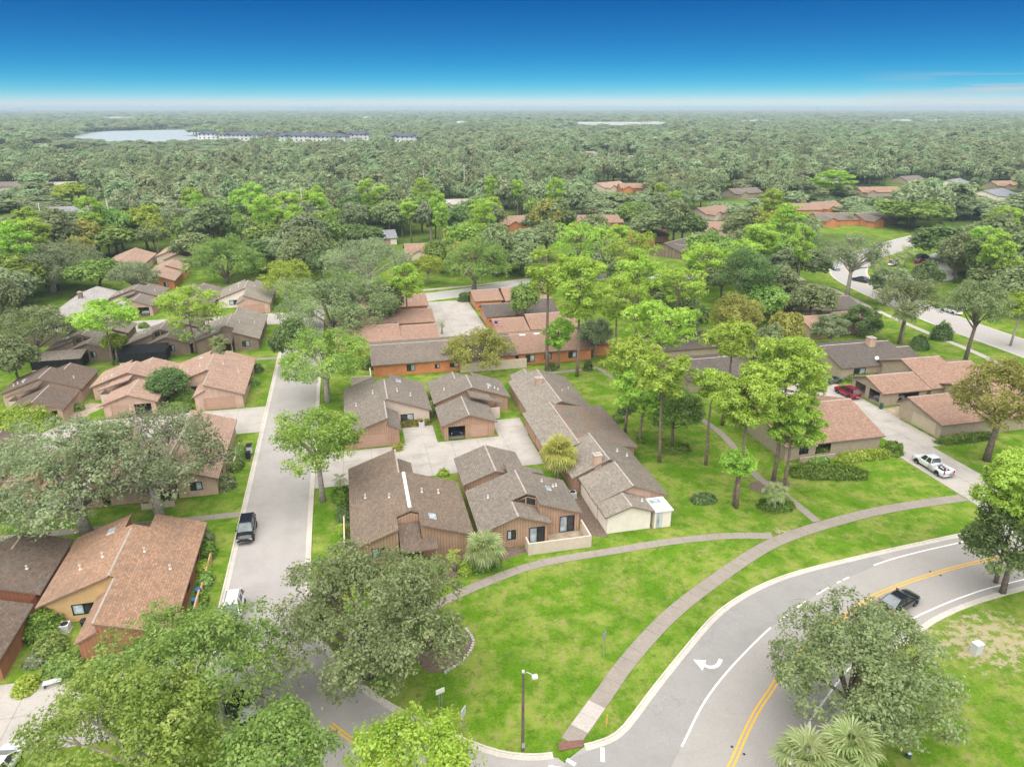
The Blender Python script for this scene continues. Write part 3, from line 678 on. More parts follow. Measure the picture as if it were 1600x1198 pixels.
def house_twin(name, label, ox, oy, fx, fy, roof, wall, gable=None, garage='garage_door', openbay=0, rear=True, group='houses with twin garage bays'):
    """gabled house with a separate two-bay garage wing in front"""
    h = House(name, label, ox, oy, fx, fy, roof, wall, gable, garage, group=group)
    A = lambda x: 2.4 + PITCH * x; B = lambda x: 2.4 + PITCH * (12.5 - x); rx = 6.25; t = -.17
    bays = [(.7, 3.2), (4.0, 6.6)]; ops = [(a, b, 0, 2.1, 'open' if i == openbay else 'garage') for i, (a, b) in enumerate(bays)]
    g = h.block(0, 8.45, 0, 7.5, ops={'s': ops}, walls='sew', gmat=gable)
    a = h.slope([(0, 9), (rx, 9), (rx, 15), (4.45, 15), (4.45, 18.6), (0, 18.6)], (PITCH, 0, 2.4))
    b = h.slope([(rx, 9), (12.5, 9), (12.5, 17), (7.3, 17), (7.3, 15), (rx, 15)], (-PITCH, 0, 2.4 + PITCH * 12.5))
    h.slope([(4.45, 15.1), (7.25, 15.1), (7.25, 17.1), (8.35, 17.1), (8.35, 18.6), (4.45, 18.6)], (-PITCH, 0, 4.0 + PITCH * 4.45))
    h.slope([(5.4, 6.3), (10.4, 6.3), (10.4, 7.5), (8.9, 7.5), (8.9, 8.9), (5.4, 8.9)], (-.3, 0, 4.25 + .3 * 5.4))
    h.ridge((rx, 9.1, A(rx)), (rx, 14.9, A(rx)), a); h.ridge((4.45, 15.3, 4.0), (4.45, 18.5, 4.0), a)
    for x, y in ((9.2, 10.8), (10.4, 11.6), (10.9, 11.2)): h.pipe(x, y, B(x), .35, roof=b)
    h.pipe(2.2, 12.5, A(2.2), .4, roof=a); h.skylight(9.6, 12.4, B, .6, .9, roof=b)
    h.wall((.4, 18.2), (.4, 7.2), [(0, A(.4) + t), (11, A(.4) + t)])
    h.wall((.4, 9.35), (12.1, 9.35), [(0, A(.4) + t), (5.85, A(rx) + t), (11.7, B(12.1) + t)], mat=gable)
    h.wall((12.1, 9.35), (12.1, 16.7), [(0, B(12.1) + t), (7.35, B(12.1) + t)], [(2, 3.4, .9, 2, 'win')])
    h.wall((10.2, 6.5), (10.2, 9.35), [(0, 1.95), (2.85, 1.95)], mat='stucco_cream'); h.wall((8.1, 6.5), (10.2, 6.5), [(0, 1.95), (2.1, 1.95)], mat='stucco_cream')
    h.wall((12.1, 16.7), (7.35, 16.7), [(0, B(12.1) + t), (4.75, B(7.35) + t)], [(.55, 2.3, .02, 2.1, 'slider')])
    h.wall((7.95, 16.7), (7.95, 18.2), [(0, 2.6), (1.5, 2.6)])
    h.wall((7.95, 18.2), (.4, 18.2), [(0, 2.58), (3.5, 3.83), (7.55, A(.4) + t)], [(.4, 2.15, .02, 2.1, 'slider'), (3.75, 4.7, .95, 2.1, 'win')])
    h.wall((7.35, 16.7), (7.35, 15.3), [(0, B(7.35) + t), (1.4, B(7.35) + t)])
    # clerestory under the rear gable
    h.wall((7.35, 15.3), (4.5, 15.3), [(0, B(7.35) + t), (1.1, A(rx) + t), (2.85, A(4.5) + t)])
    f = MB(); y = 15.36
    def zr_(x): return min(A(x), B(x)) - .3
    def zb_(x): return 4.0 - PITCH * (x - 4.45) + .18
    for x0, x1 in ((4.95, 6.0), (6.12, 7.2)):
        g2 = MB(); xs = [x0, min(max(rx, x0), x1), x1]
        up = [(x, y, zr_(x)) for x in sorted(set(xs))]; g2.poly([(x0, y, zb_(x0)), (x1, y, zb_(x1))] + up[::-1]); h.part('clerestory_pane', g2, 'glass')
    for x in (4.85, 6.06, 7.25): f.box(x - .05, y - .02, zb_(x) - .1, x + .05, y + .05, zr_(x) + .1)
    h.part('clerestory_frame', f, 'trim_tan')
    # garage interior back wall
    h.wall((8.0, 7.1), (.5, 7.1), [(0, 2.4), (7.5, 2.4)], mat='interior_dark')
    h.wall((8.05, 7.16), (.4, 7.16), [(0, 2.37), (3.83, 3.72), (7.65, 2.37)])
    m = MB(); m.poly([(.5, .5, .058), (8, .5, .058), (8, 7.1, .058), (.5, 7.1, .058)]); h.part('garage_floor', m, 'concrete_walk')
    return h

# the court in the middle of the picture
house_corner('house', 'brown-roofed tan house with clerestory notch beside the residential street, nearest court house', -2.3, 84.5, 1, -1, 'roof_brown', 'siding_tan')
house_corner('house', 'gray-roofed tan house with double garage beside the street, north side of court', -2.65, 94.7, 1, 1, 'roof_gray', 'siding_tan', 'stucco_cream')
hE = house_twin('house', 'tan-sided house with triangular clerestory windows and walled patio facing the lawn', 11.5, 84.4, 1, -1, 'roof_gray', 'siding_tan', openbay=9)
house_twin('house', 'gray-roofed house with dark car in its open garage bay on the concrete court', 11.2, 94.7, 1, 1, 'roof_gray', 'siding_tan', 'siding_tan', openbay=0)
# patio wall of the house facing the lawn
m = MB(); X, Y, h_ = 0, 0, 1.45
m.box(16.65, 64.1, 0, 23.95, 64.28, h_); m.box(23.77, 64.28, 0, 23.95, 67.6, h_); m.box(16.65, 64.28, 0, 16.83, 65.6, h_)
tag(m.build('patio_wall', 'stucco_cream'), 'cream stucco wall around the patio of the clerestory house', 'wall')
m = MB(); m.poly([(16.85, 64.3, .03), (23.75, 64.3, .03), (23.75, 67.6, .03), (19.5, 67.6, .03), (19.5, 66, .03), (16.85, 66, .03)]); structure(m.build('patio_floor', 'dirt'))

# long attached row at the right of the court
h = House('row_house', 'long attached row of gray-roofed units with stepped ridges and two chimneys', 24, 65, 1, 1, 'roof_light', 'siding_tan', cat='row house')
h.block(1.7, 7.0, 44.4, 48.6, r=4.35); b2 = h.block(.8, 11.05, 31.0, 45.6, r=5.95, ops={'s': ()}, mat='roof_light', mat2='roof_gray'); 
h.slope([(1.7, 38.6), (2.6, 38.6), (2.6, 45.7), (1.7, 45.7)], (.36, 0, 2.1), mat='roof_gray')
h.block(0, 12.8, 17.0, 31.9, r=4.3, zr=3.95, mat='roof_light', mat2='roof_rust', ops={'w': [(6, 8.4, 0, 2.1, 'garage'), (9.2, 11.6, 0, 2.1, 'garage')], 'e': [(3, 4.6, .9, 2, 'win')]})
h.block(1.2, 11.3, 10.5, 18.6, r=6.1, zr=4.6, mat='roof_light', mat2='roof_gray'); h.block(2.05, 11.4, 4.0, 10.9, r=6.75, zr=4.25, mat='roof_light', mat2='roof_gray', gmat='siding_pink', wallm='stucco_white')
a5 = h.block(2.15, 8.3, .8, 5.2, r=5.35, zr=3.5, mat='roof_light', wallm='stucco_white', walls='sew')
h.chimney(4.65, 11.1, 2.8, 5.1, .95, 'siding_pink'); h.chimney(4.7, 40.0, 3.0, 4.8, 1.0, 'siding_pink')
h.skylight(4.6, 11.0 + 30, lambda x: 3.2 + .1 * x, .5, .5) if False else None
for x, y, z in ((8.6, 14.2, 3.7), (9.6, 13.2, 3.4), (7.7, 36.5, 3.6), (9.4, 38.6, 3.0), (6.6, 5.0, 4.1), (4.4, 30, 3.7), (7.4, 2.8, 2.8)): h.pipe(x, y, z - .05, .35)
# white glazed porch with hatch
m = MB(); m.box(8.32, 1.0, 0, 10.4, 3.75, 2.25, 0); m.box(8.2, .75, 2.25, 10.55, 3.9, 2.38, 1); h.part('porch', m, ['stucco_white', 'trim_white'])
m = MB(); m.box(8.5, 2.6, 2.38, 9.7, 3.4, 2.55); h.part('roof_hatch', m, 'glass_pale')
m = MB(); m.box(8.55, .93, .05, 9.3, .99, 2.1); o = h.part('door', m, 'blind'); m = MB(); m.box(8.6, .9, .15, 8.9, .925, 2.0); h.part('pane', m, 'glass_pale', o)

# houses west of the street
house_corner('house', 'terracotta-roofed house with yellow gable wall in the left foreground', -18.0, 56.4, -1, 1, 'roof_terra', 'siding_terra', 'stucco_yellow', 'siding_terra')
house_twin('house', 'dark-roofed house with orange walls at the left edge of the foreground', -31.6, 56.2, -1, 1, 'roof_dark', 'siding_terra', 'siding_terra', 'siding_terra', openbay=9)
house_corner('house', 'pink-roofed house half hidden under the spreading gray oak', -18.3, 104.3, -1, -1, 'roof_pink', 'siding_pink', 'stucco_cream')
house_twin('house', 'pink-roofed house behind the spreading oak, west of the half-hidden one', -31.7, 104.2, -1, -1, 'roof_terra', 'siding_pink', openbay=9)
house_twin('house', 'house behind the oak at the left edge, third along the west court', -45.2, 104.2, -1, -1, 'roof_dark', 'siding_pink', openbay=9)
house_corner('house', 'pink-roofed house with closed double garage at the west court corner by the street', -18.4, 114.6, -1, 1, 'roof_pink', 'siding_pink', 'siding_pink')
house_twin('house', 'pink-roofed house with one open garage bay, middle of the west court', -31.6, 114.5, -1, 1, 'roof_pink', 'siding_pink', 'siding_pink', openbay=0)
house_twin('house', 'dark brown-roofed house with open garage bay, left end of the west court', -45.1, 114.5, -1, 1, 'roof_dark', 'siding_pink', 'siding_pink', openbay=0)
house_corner('house', 'gray-roofed brown house with rear notch behind the pink-roofed court', -18.9, 164.2, -1, -1, 'roof_light', 'siding_brown')
house_twin('house', 'brown house with black screened patio behind the tall pine, middle of the row', -32.0, 164.2, -1, -1, 'roof_gray', 'siding_brown', openbay=9)
house_twin('house', 'brown house with black screened patio at the left end of the row', -46.0, 163.4, -1, -1, 'roof_gray', 'siding_brown', openbay=9)
house_corner('house', 'gray-roofed house with white gable wall beside the large round tree', -19.1, 174.6, -1, 1, 'roof_light', 'siding_pink', 'stucco_white')
house_twin('house', 'gray-roofed house with a white car in its garage, north-west court', -46.0, 178.0, -1, 1, 'roof_gray', 'siding_pink', openbay=0)
house_twin('house', 'gray-roofed house partly hidden by a pine, middle of north-west court', -32.4, 175.0, -1, 1, 'roof_gray', 'siding_pink', openbay=9)
h = House('house', 'pale gray-roofed house with chimney at the left beyond the pines', -67, 158, 1, 1, 'roof_pale', 'siding_brown', group='houses beyond the pines'); h.block(0, 9, 0, 38, r=4.2); h.block(6, 16, 4, 12); h.chimney(4, 26, 3, 5.2); h.block(9.2, 17, 16, 24)
h = House('house', 'pink-roofed house with orange garage gable below the far left woods', -59.5, 236, 1, 1, 'roof_pink', 'stucco_cream', 'brick_orange', group='pink-roofed houses below the woods'); h.block(0, 12, 6, 22); h.block(3.5, 13, 0, 7, ops={'s': [(4.5, 8, 0, 2.1, 'open')]})
h = House('house', 'pink-roofed house half behind a gray tree below the far left woods', -72, 226, 1, 1, 'roof_pink', 'stucco_cream', 'brick_orange', group='pink-roofed houses below the woods'); h.block(0, 12, 0, 22)
h = House('house', 'small pink-roofed house with brick end wall between pine and round tree', -57, 205, 1, 1, 'roof_pink', 'brick_orange', group='pink-roofed houses below the woods'); h.block(0, 10.6, 0, 12, ops={'s': [(7.2, 8.2, .8, 2.0, 'win')]}); h.block(1, 11, 13, 22)
# screened patios and low walls behind the brown houses
for i, (x0, y0, x1, y1, lab) in enumerate(((-44.3, 141.6, -36.0, 145.4, 'black screened patio cage behind the middle brown house'), (-59.0, 140.8, -50.5, 144.8, 'black screened patio cage behind the left brown house'))):
    r = empty('patio_cage', (x0, y0, 0)); tag(r, lab, 'patio cage', 'screened patios'); w, d = x1 - x0, y1 - y0
    m = MB(); m.box(0, 0, .55, w, .04, 2.2); m.box(0, .04, .55, .04, d, 2.2); m.box(w - .04, .04, .55, w, d, 2.2); m.build('screen', 'screen_black', r)
    m = MB(); m.box(-.05, -.08, 0, w + .05, -.01, .55); m.build('base_wall', 'stucco_cream', r)
    m = MB(); m.prism([(0, 0, 2.25), (w, 0, 2.25), (w, d, 2.9), (0, d, 2.9)], .06, 0, 0); m.build('screen_roof', 'screen_black' if i == 0 else 'roof_gray', r)
    for k in range(4): m = MB(); m.box(w * k / 3 - .05, -.06, .55, w * k / 3 + .05, .1, 2.3); m.build('post', 'dark_metal', r)

# orange brick rows north of the court
h = House('brick_row', 'orange brick row with long brown roof above the court houses', 2.4, 124, 1, 1, 'roof_dark_x', 'brick_orange', cat='row house'); h.roof = 'roof_gray_x'
h.block(0, 27.4, 0, 14.4, axis='x', r=7.2, zr=4.0, ops={'s': [(6.0, 7.5, .7, 1.9, 'win'), (11.2, 12.0, .8, 1.6, 'win'), (14.0, 15.6, .8, 1.6, 'win')]})
h = House('brick_row', 'orange brick row with pink roof right of the cream garden wall', 29.7, 124.4, 1, 1, 'roof_pink_x', 'brick_orange', cat='row house')
h.block(0, 15.4, 0, 14, axis='x', r=7.2, zr=4.1, ops={'s': [(1.4, 3.2, .5, 1.9, 'slider'), (5.2, 6.6, .8, 1.9, 'win'), (10, 11.6, .7, 1.9, 'win')]}); h.block(15.6, 20, 2, 9, axis='x', zr=3.6)
for x, y in ((2.6, 6.4), (5.6, 6.6)): m = MB(); m.box(x - .6, y - .3, 3.9, x + .6, y + .3, 4.15); h.part('skylight', m, 'trim_white', h.main_roof)
m = MB(); m.box(18.6, 123.2, 0, 31.3, 123.4, 1.8); tag(m.build('garden_wall', 'stucco_cream'), 'long cream garden wall in front of the orange brick row', 'wall')
for i, (x0, y0, lab) in enumerate(((8.4, 137.6, 'nearest orange brick garage on the left of the brick court'), (9.0, 150.0, 'middle orange brick garage on the left of the brick court'), (9.2, 164.0, 'farthest orange brick garage on the left of the brick court'))):
    h = House('brick_garage', lab, x0, y0, 1, 1, 'roof_pink_x', 'brick_orange', cat='garage', group='brick garages on the brick court'); h.block(0, 8.4, 0, 9, axis='x', r=6.4, zr=3.7, ops={'e': [(1.6, 6.4, 0, 2.1, 'garage')]})
for i, (y0, lab) in enumerate(((138.6, 'nearest orange brick garage on the right of the brick court'), (151.0, 'brown-roofed orange brick garage on the right of the brick court'), (165.0, 'farthest orange brick garage on the right of the brick court'))):
    h = House('brick_garage', lab, 28.8, y0, 1, 1, 'roof_dark_x' if i == 1 else 'roof_pink_x', 'brick_orange', cat='garage', group='brick garages on the brick court'); h.block(0, 7.2, 0, 9, axis='x', r=6.2, zr=3.7, ops={'w': [(1.6, 6.4, 0, 2.1, 'garage')]})
for i, (x0, x1, y0, lab, rf) in enumerate(((-4, 9, 138, 'pink-roofed brick unit left of the brick court, partly under the round tree', 'roof_pink_x'), (-4, 9, 151, 'second pink-roofed brick unit left of the brick court', 'roof_pink_x'), (-2, 9, 164, 'farthest pink-roofed brick unit left of the brick court', 'roof_pink_x'), (36.2, 47, 139, 'pink-roofed brick unit right of the brick court behind the thin pines', 'roof_pink_x'), (36.2, 46, 151.5, 'brown-roofed brick unit with two skylights right of the brick court', 'roof_dark_x'), (36.2, 47, 164, 'farthest pink-roofed brick unit right of the brick court', 'roof_pink_x'))):
    h = House('brick_unit', lab, x0, y0, 1, 1, rf, 'brick_orange', cat='house', group='brick units on the brick court'); h.block(0, x1 - x0, 0, 11.5, axis='x', zr=4.3)
    if i == 4:
        for x in (2.2, 3.6): m = MB(); m.box(x - .5, 3.2, 3.75, x + .5, 4.0, 3.95); h.part('skylight', m, 'trim_white', h.main_roof)

# houses on the right
h = House('house', 'pink-roofed house with clipped hedges beside the parked white pickup', 56.6, 77.4, 1, 1, 'roof_pink_x', 'stucco_khaki', group='houses on the east court')
h.block(0, 16, 0, 16, axis='x', r=8.2, zr=4.9, ops={'s': [(2.2, 3.6, .8, 2, 'win'), (4.8, 7.2, .5, 2.1, 'open')]}); h.wall((7.8, 1.6), (4.6, 1.6), [(0, 2.3), (3.2, 2.3)], mat='interior_dark')
h = House('house', 'dark gray-roofed house with brick chimney at the back of the east court', 84.8, 103.6, 1, 1, 'roof_dark_x', 'stucco_khaki', group='houses on the east court')
h.block(0, 15, 0, 14, axis='x', r=7, zr=4.4, ops={'s': [(2.6, 5.0, .8, 1.9, 'win')]}); h.block(8, 18, 1.2, 9, axis='x', r=4.9, zr=3.75, ops={'s': [(1, 2.6, .9, 1.9, 'win'), (5, 6.6, .9, 1.9, 'win')]}); h.chimney(10.2, 6.0, 3.6, 5.6, 1.3, 'siding_pink')
h = House('house', 'pink-roofed house with an open two-bay carport on the east court', 83.4, 91.2, 1, 1, 'roof_pink_x', 'stucco_khaki', group='houses on the east court')
h.block(0, 9.3, 0, 8.4, axis='x', r=4.6, zr=3.9, ops={'w': [(.8, 3.4, 0, 2.1, 'open'), (4.3, 6.9, 0, 2.1, 'open')], 's': [(3.0, 7.0, .3, 2.1, 'open')]})
h.block(9.5, 17.4, .2, 15, axis='x', r=8.0, zr=5.0); h.block(17.6, 24, 3, 12, axis='x', zr=3.8); m = MB(); m.poly([(.3, .3, .06), (9, .3, .06), (9, 8, .06), (.3, 8, .06)]); h.part('carport_floor', m, 'concrete_walk')
h = House('house', 'pale-roofed house with closed garage door behind the golden tree', 83.2, 78.6, 1, 1, 'roof_pink_x', 'stucco_khaki', garage='garage_khaki', group='houses on the east court')
h.block(0, 20, 0, 9.4, axis='x', r=7.4, zr=4.0, ops={'w': [(2.8, 7.6, 0, 2.1, 'garage')]}); h.block(12, 24, 8, 15, axis='x')
for (x, y, w, d, rf, lab) in ((96.5, 140, 10, 9, 'roof_dark_x', 'brown-roofed house behind the pines near the boulevard, left one'), (105.5, 138.5, 11, 12, 'roof_dark_x', 'brown-roofed house behind the pines near the boulevard, right one'), (94, 126.2, 8, 9, 'roof_pink_x', 'pink-roofed garage in front of the brown-roofed boulevard houses, left one'), (102.4, 127.6, 9, 9, 'roof_pink_x', 'pink-roofed garage in front of the brown-roofed boulevard houses, right one')):
    h = House('house', lab, x, y, 1, 1, rf, 'stucco_khaki', group='houses near the boulevard'); h.block(0, w, 0, d, axis='x', zr=4.0, ops={'s': [(2, 4.4, 0, 2.1, 'garage')]})
for (x, y, w, d, lab) in ((55, 104, 12, 12, 'roof glimpsed beneath the pines, nearer one'), (57, 120, 14, 11, 'roof glimpsed beneath the pines, farther one'), (64, 106, 9, 9, 'low roof beneath the pines beside the east court')):
    h = House('house', lab + ' in the dense pine stand', x, y, 1, 1, 'roof_dark_x', 'stucco_khaki', group='houses among the pines'); h.block(0, w, 0, d, axis='x', zr=4.0)

# ------------------------------------------------------------------ vegetation
def np_mesh(name, verts, faces4, mats, tint=None, midx=None):
    me = bpy.data.meshes.new(name); nv, nf = len(verts), len(faces4); k = faces4.shape[1]
    me.vertices.add(nv); me.vertices.foreach_set('co', np.ascontiguousarray(verts, dtype=np.float32).ravel())
    me.loops.add(nf * k); me.loops.foreach_set('vertex_index', np.ascontiguousarray(faces4, dtype=np.int32).ravel())
    me.polygons.add(nf); me.polygons.foreach_set('loop_start', np.arange(0, nf * k, k, dtype=np.int32))
    if tint is not None:
        at = me.attributes.new('tint', 'FLOAT', 'POINT'); at.data.foreach_set('value', np.ascontiguousarray(tint, dtype=np.float32))
    for m in mats: me.materials.append(MATS[m])
    if midx is not None: me.polygons.foreach_set('material_index', midx)
    me.update(calc_edges=True); return me
def unit(a): return a / np.maximum(np.linalg.norm(a, axis=1, keepdims=True), 1e-9)
def leaf_quads(P, Nn, size, asp, rng, tint):
    """one bent diamond leaf per point"""
    n = len(P); a = unit(np.cross(Nn, rng.normal(size=(n, 3)))); b = np.cross(Nn, a); s = size[:, None]
    c = unit(Nn)
    v = np.stack([P - a * s, P - b * s * asp + c * s * .15, P + a * s, P + b * s * asp + c * s * .15], 1).reshape(-1, 3)
    f = np.arange(n * 4).reshape(n, 4); return v, f, np.repeat(tint, 4)
def clusters(C, D, per, sig, ls, asp, rng, tl=None):
    """C cluster centres, D outward directions, per leaves each"""
    M = len(C); P = np.repeat(C, per, 0) + rng.normal(size=(M * per, 3)) * sig * np.array([1, 1, .75])
    Nn = unit(np.repeat(D, per, 0) * .8 + rng.normal(size=(M * per, 3)) * .55 + np.array([0, 0, .75]))
    t = np.repeat(rng.uniform(0, 1, M) if tl is None else tl, per) * .85 + rng.uniform(0, 1, M * per) * .15
    return leaf_quads(P, Nn, ls * rng.uniform(.35, 1.55, M * per), asp, rng, t)
def lobes(rng, n, R, hz, low=-.3, r0=.22, r1=.38, d0=.45, d1=.8):
    d = unit(rng.normal(size=(n * 4, 3))); d = d[d[:, 2] > low][:n]
    k = rng.uniform(d0, d1, len(d))[:, None]; c = d * k * np.array([R, R, hz]); r = rng.uniform(r0, r1, len(d)) * R
    return c, r
def broad_tree(seed, R, zc, hz, nclu, per, ls, leaf, bark, nl=28, low=-.3, sig=.3, trunk_r=.3, limbs=9, twigs=40, open_=1.0, lr=(.22, .38)):
    """broadleaf tree: trunk with limbs and a crown of many leaf clusters grouped in lobes; returns trunk and crown meshes"""
    rng = np.random.default_rng(seed); c, r = lobes(rng, nl, R, hz, low, *lr); w = r ** 2 / (r ** 2).sum(); idx = rng.choice(len(c), nclu, p=w)
    d = unit(rng.normal(size=(nclu, 3)) + np.array([0, 0, .35]) + unit(c[idx]) * .5); sh = rng.uniform(.72, 1.06, nclu)[:, None]
    P = c[idx] + d * r[idx][:, None] * sh * np.array([1, 1, .8]) + np.array([0, 0, zc]); lt = rng.uniform(0, 1, len(c))
    tl = np.clip(lt[idx] * .55 + rng.uniform(0, 1, nclu) * .45, 0, 1)
    v, f, t = clusters(P, d, per, sig, ls, .55, rng, tl); crown = np_mesh('crown', v, f, [leaf], t)
    mb = MB(); rr = random.Random(seed); fork = zc - hz * .55; fork = max(fork, zc * .25); lean = (rr.uniform(-.4, .4), rr.uniform(-.4, .4))
    mb.tube([(0, 0, -.15), (lean[0] * .3, lean[1] * .3, fork * .5), (lean[0], lean[1], fork)], [trunk_r * 1.35, trunk_r, trunk_r * .85], 8)
    order = np.argsort(-r)[:limbs]; tips = []
    for i in order:
        e = c[i] + np.array([0, 0, zc]); b = np.array([lean[0], lean[1], fork * rr.uniform(.8, 1)]); m1 = b * .55 + e * .45 + np.array([rr.uniform(-.5, .5), rr.uniform(-.5, .5), rr.uniform(-.1, .5)])
        q = trunk_r * rr.uniform(.38, .6); mb.tube([b, m1, e], [q, q * .6, q * .25], 5, cap=False); tips.append((m1, e, q))
    for k in range(twigs):
        i = rr.randrange(len(c)); m1, e, q = tips[rr.randrange(len(tips))]
        s = e * .6 + m1 * .4; j = np.argmin(((c + np.array([0, 0, zc]) - s) ** 2).sum(1) * rng.uniform(.4, 1.6, len(c))); g = c[j] + np.array([0, 0, zc]) + unit(c[j][None])[0] * r[j] * rr.uniform(.2, .8)
        mid = (s + g) / 2 + rng.normal(size=3) * R * .04; mb.tube([s, mid, g], [q * .35, q * .22, q * .08], 4, cap=False)
    return mb.mesh('trunk', [bark], True), crown
def needle_tufts(C, rng, L, w, tint, nn=9):
    M = len(C); d = unit(rng.normal(size=(M, nn, 3)).reshape(-1, 3) + np.array([0, 0, .75])); P = np.repeat(C, nn, 0); a = unit(np.cross(d, rng.normal(size=d.shape))) * w
    ln = (L * rng.uniform(.7, 1.2, len(P)))[:, None]; e = P + d * ln
    v = np.stack([P - a * .5, P + d * ln * .55 - a, e, P + d * ln * .55 + a], 1).reshape(-1, 3); t = np.repeat(np.clip(np.repeat(tint, nn) * .7 + rng.uniform(0, 1, len(P)) * .3, 0, 1), 4)
    return v, np.arange(len(v)).reshape(-1, 4), t
def pine_tree(seed, R, zc, hz, npuff, tufts, L=.55, w=.075, leaf='leaf_pine', trunk_r=.24, bark='bark_pine', nn=9, flat=.55, top=True, pr=(.17, .27)):
    """pine: tall bare trunk, crooked limbs, rounded puffs of needle tufts"""
    rng = np.random.default_rng(seed); rr = random.Random(seed); mb = MB(); lean = Vector((rr.uniform(-1, 1), rr.uniform(-1, 1), 0)) * .035 * zc; top_z = zc + hz * .75
    def tr(z): k = z / top_z; return np.array([lean.x * k * k + .12 * math.sin(k * 7 + seed), lean.y * k * k, z])
    mb.tube([tr(0) - np.array([0, 0, .15])] + [tr(top_z * k / 6) for k in range(1, 7)], [trunk_r * (1.25 - .95 * k / 6) for k in range(7)], 7)
    C = []; Dn = []; T = []; pz = []
    for k in range(npuff):
        u = rr.random(); z = zc - hz + 2 * hz * (u ** .8); span = R * math.sqrt(max(.08, 1 - ((z - zc) / hz * .92) ** 2)); an = 2.4 * k + rr.uniform(-.5, .5); rad = span * rr.uniform(.45, 1.0) * (.35 if u > .93 else 1)
        off = tr(min(z, top_z)); c = np.array([off[0] + rad * math.cos(an), off[1] + rad * math.sin(an), z]); pz.append(c); pr_ = R * rr.uniform(*pr)
        b = tr(max(.3 * zc, min(top_z * .97, z - rad * rr.uniform(.15, .5)))); m1 = (b + c) / 2 + np.array([rr.uniform(-.3, .3), rr.uniform(-.3, .3), -.12 * rad])
        mb.tube([b, m1, c], [trunk_r * .32, trunk_r * .2, trunk_r * .07], 4, cap=False)
        n = tufts; d = unit(rng.normal(size=(n, 3)) + np.array([0, 0, .55])); C.append(c + d * pr_ * rng.uniform(.7, 1.0, n)[:, None] * np.array([1.15, 1.15, flat + .15])); Dn.append(d); T.append(np.clip(rr.random() * .45 + rng.uniform(0, .55, n), 0, 1))
    v, f, t = clusters(np.concatenate(C), np.concatenate(Dn), nn, L * .26, L * .30, .38, rng, np.concatenate(T)); return mb.mesh('trunk', [bark], True), np_mesh('crown', v, f, [leaf], t)
def place_tree(name, meshes, loc, label, cat='tree', group=None, sc=(1, 1, 1), rz=0):
    o = empty(name, loc, rz); o.scale = sc; tag(o, label, cat, group); link('trunk', meshes[0], o); link('crown', meshes[1], o); return o

SPECIES = {   # per-kind settings for individually grown trees: (leaf, bark, lobes, low, open)
    'oak': dict(leaf='leaf_oak', bark='bark', nl=34, low=-.25), 'gray': dict(leaf='leaf_gray', bark='bark_pale', nl=40, low=-.3, lr=(.16, .3)),
    'green': dict(leaf='leaf_green', bark='bark', nl=34, low=-.35), 'dark': dict(leaf='leaf_dark', bark='bark', nl=34, low=-.5), 'lime': dict(leaf='leaf_lime', bark='bark_pale', nl=44, low=-.3, lr=(.14, .26)),
    'street': dict(leaf='leaf_street', bark='bark_pale', nl=40, low=-.5, lr=(.16, .3)), 'gold': dict(leaf='leaf_gold', bark='bark', nl=36, low=-.4, lr=(.18, .32))}
def grow(kind, seed, R, zc, hz, nclu, per=12, ls=.16, sig=.26, **kw):
    d = dict(SPECIES[kind]); d.update(kw); return broad_tree(seed, R, zc, hz, nclu, per, ls, sig=sig, **d)

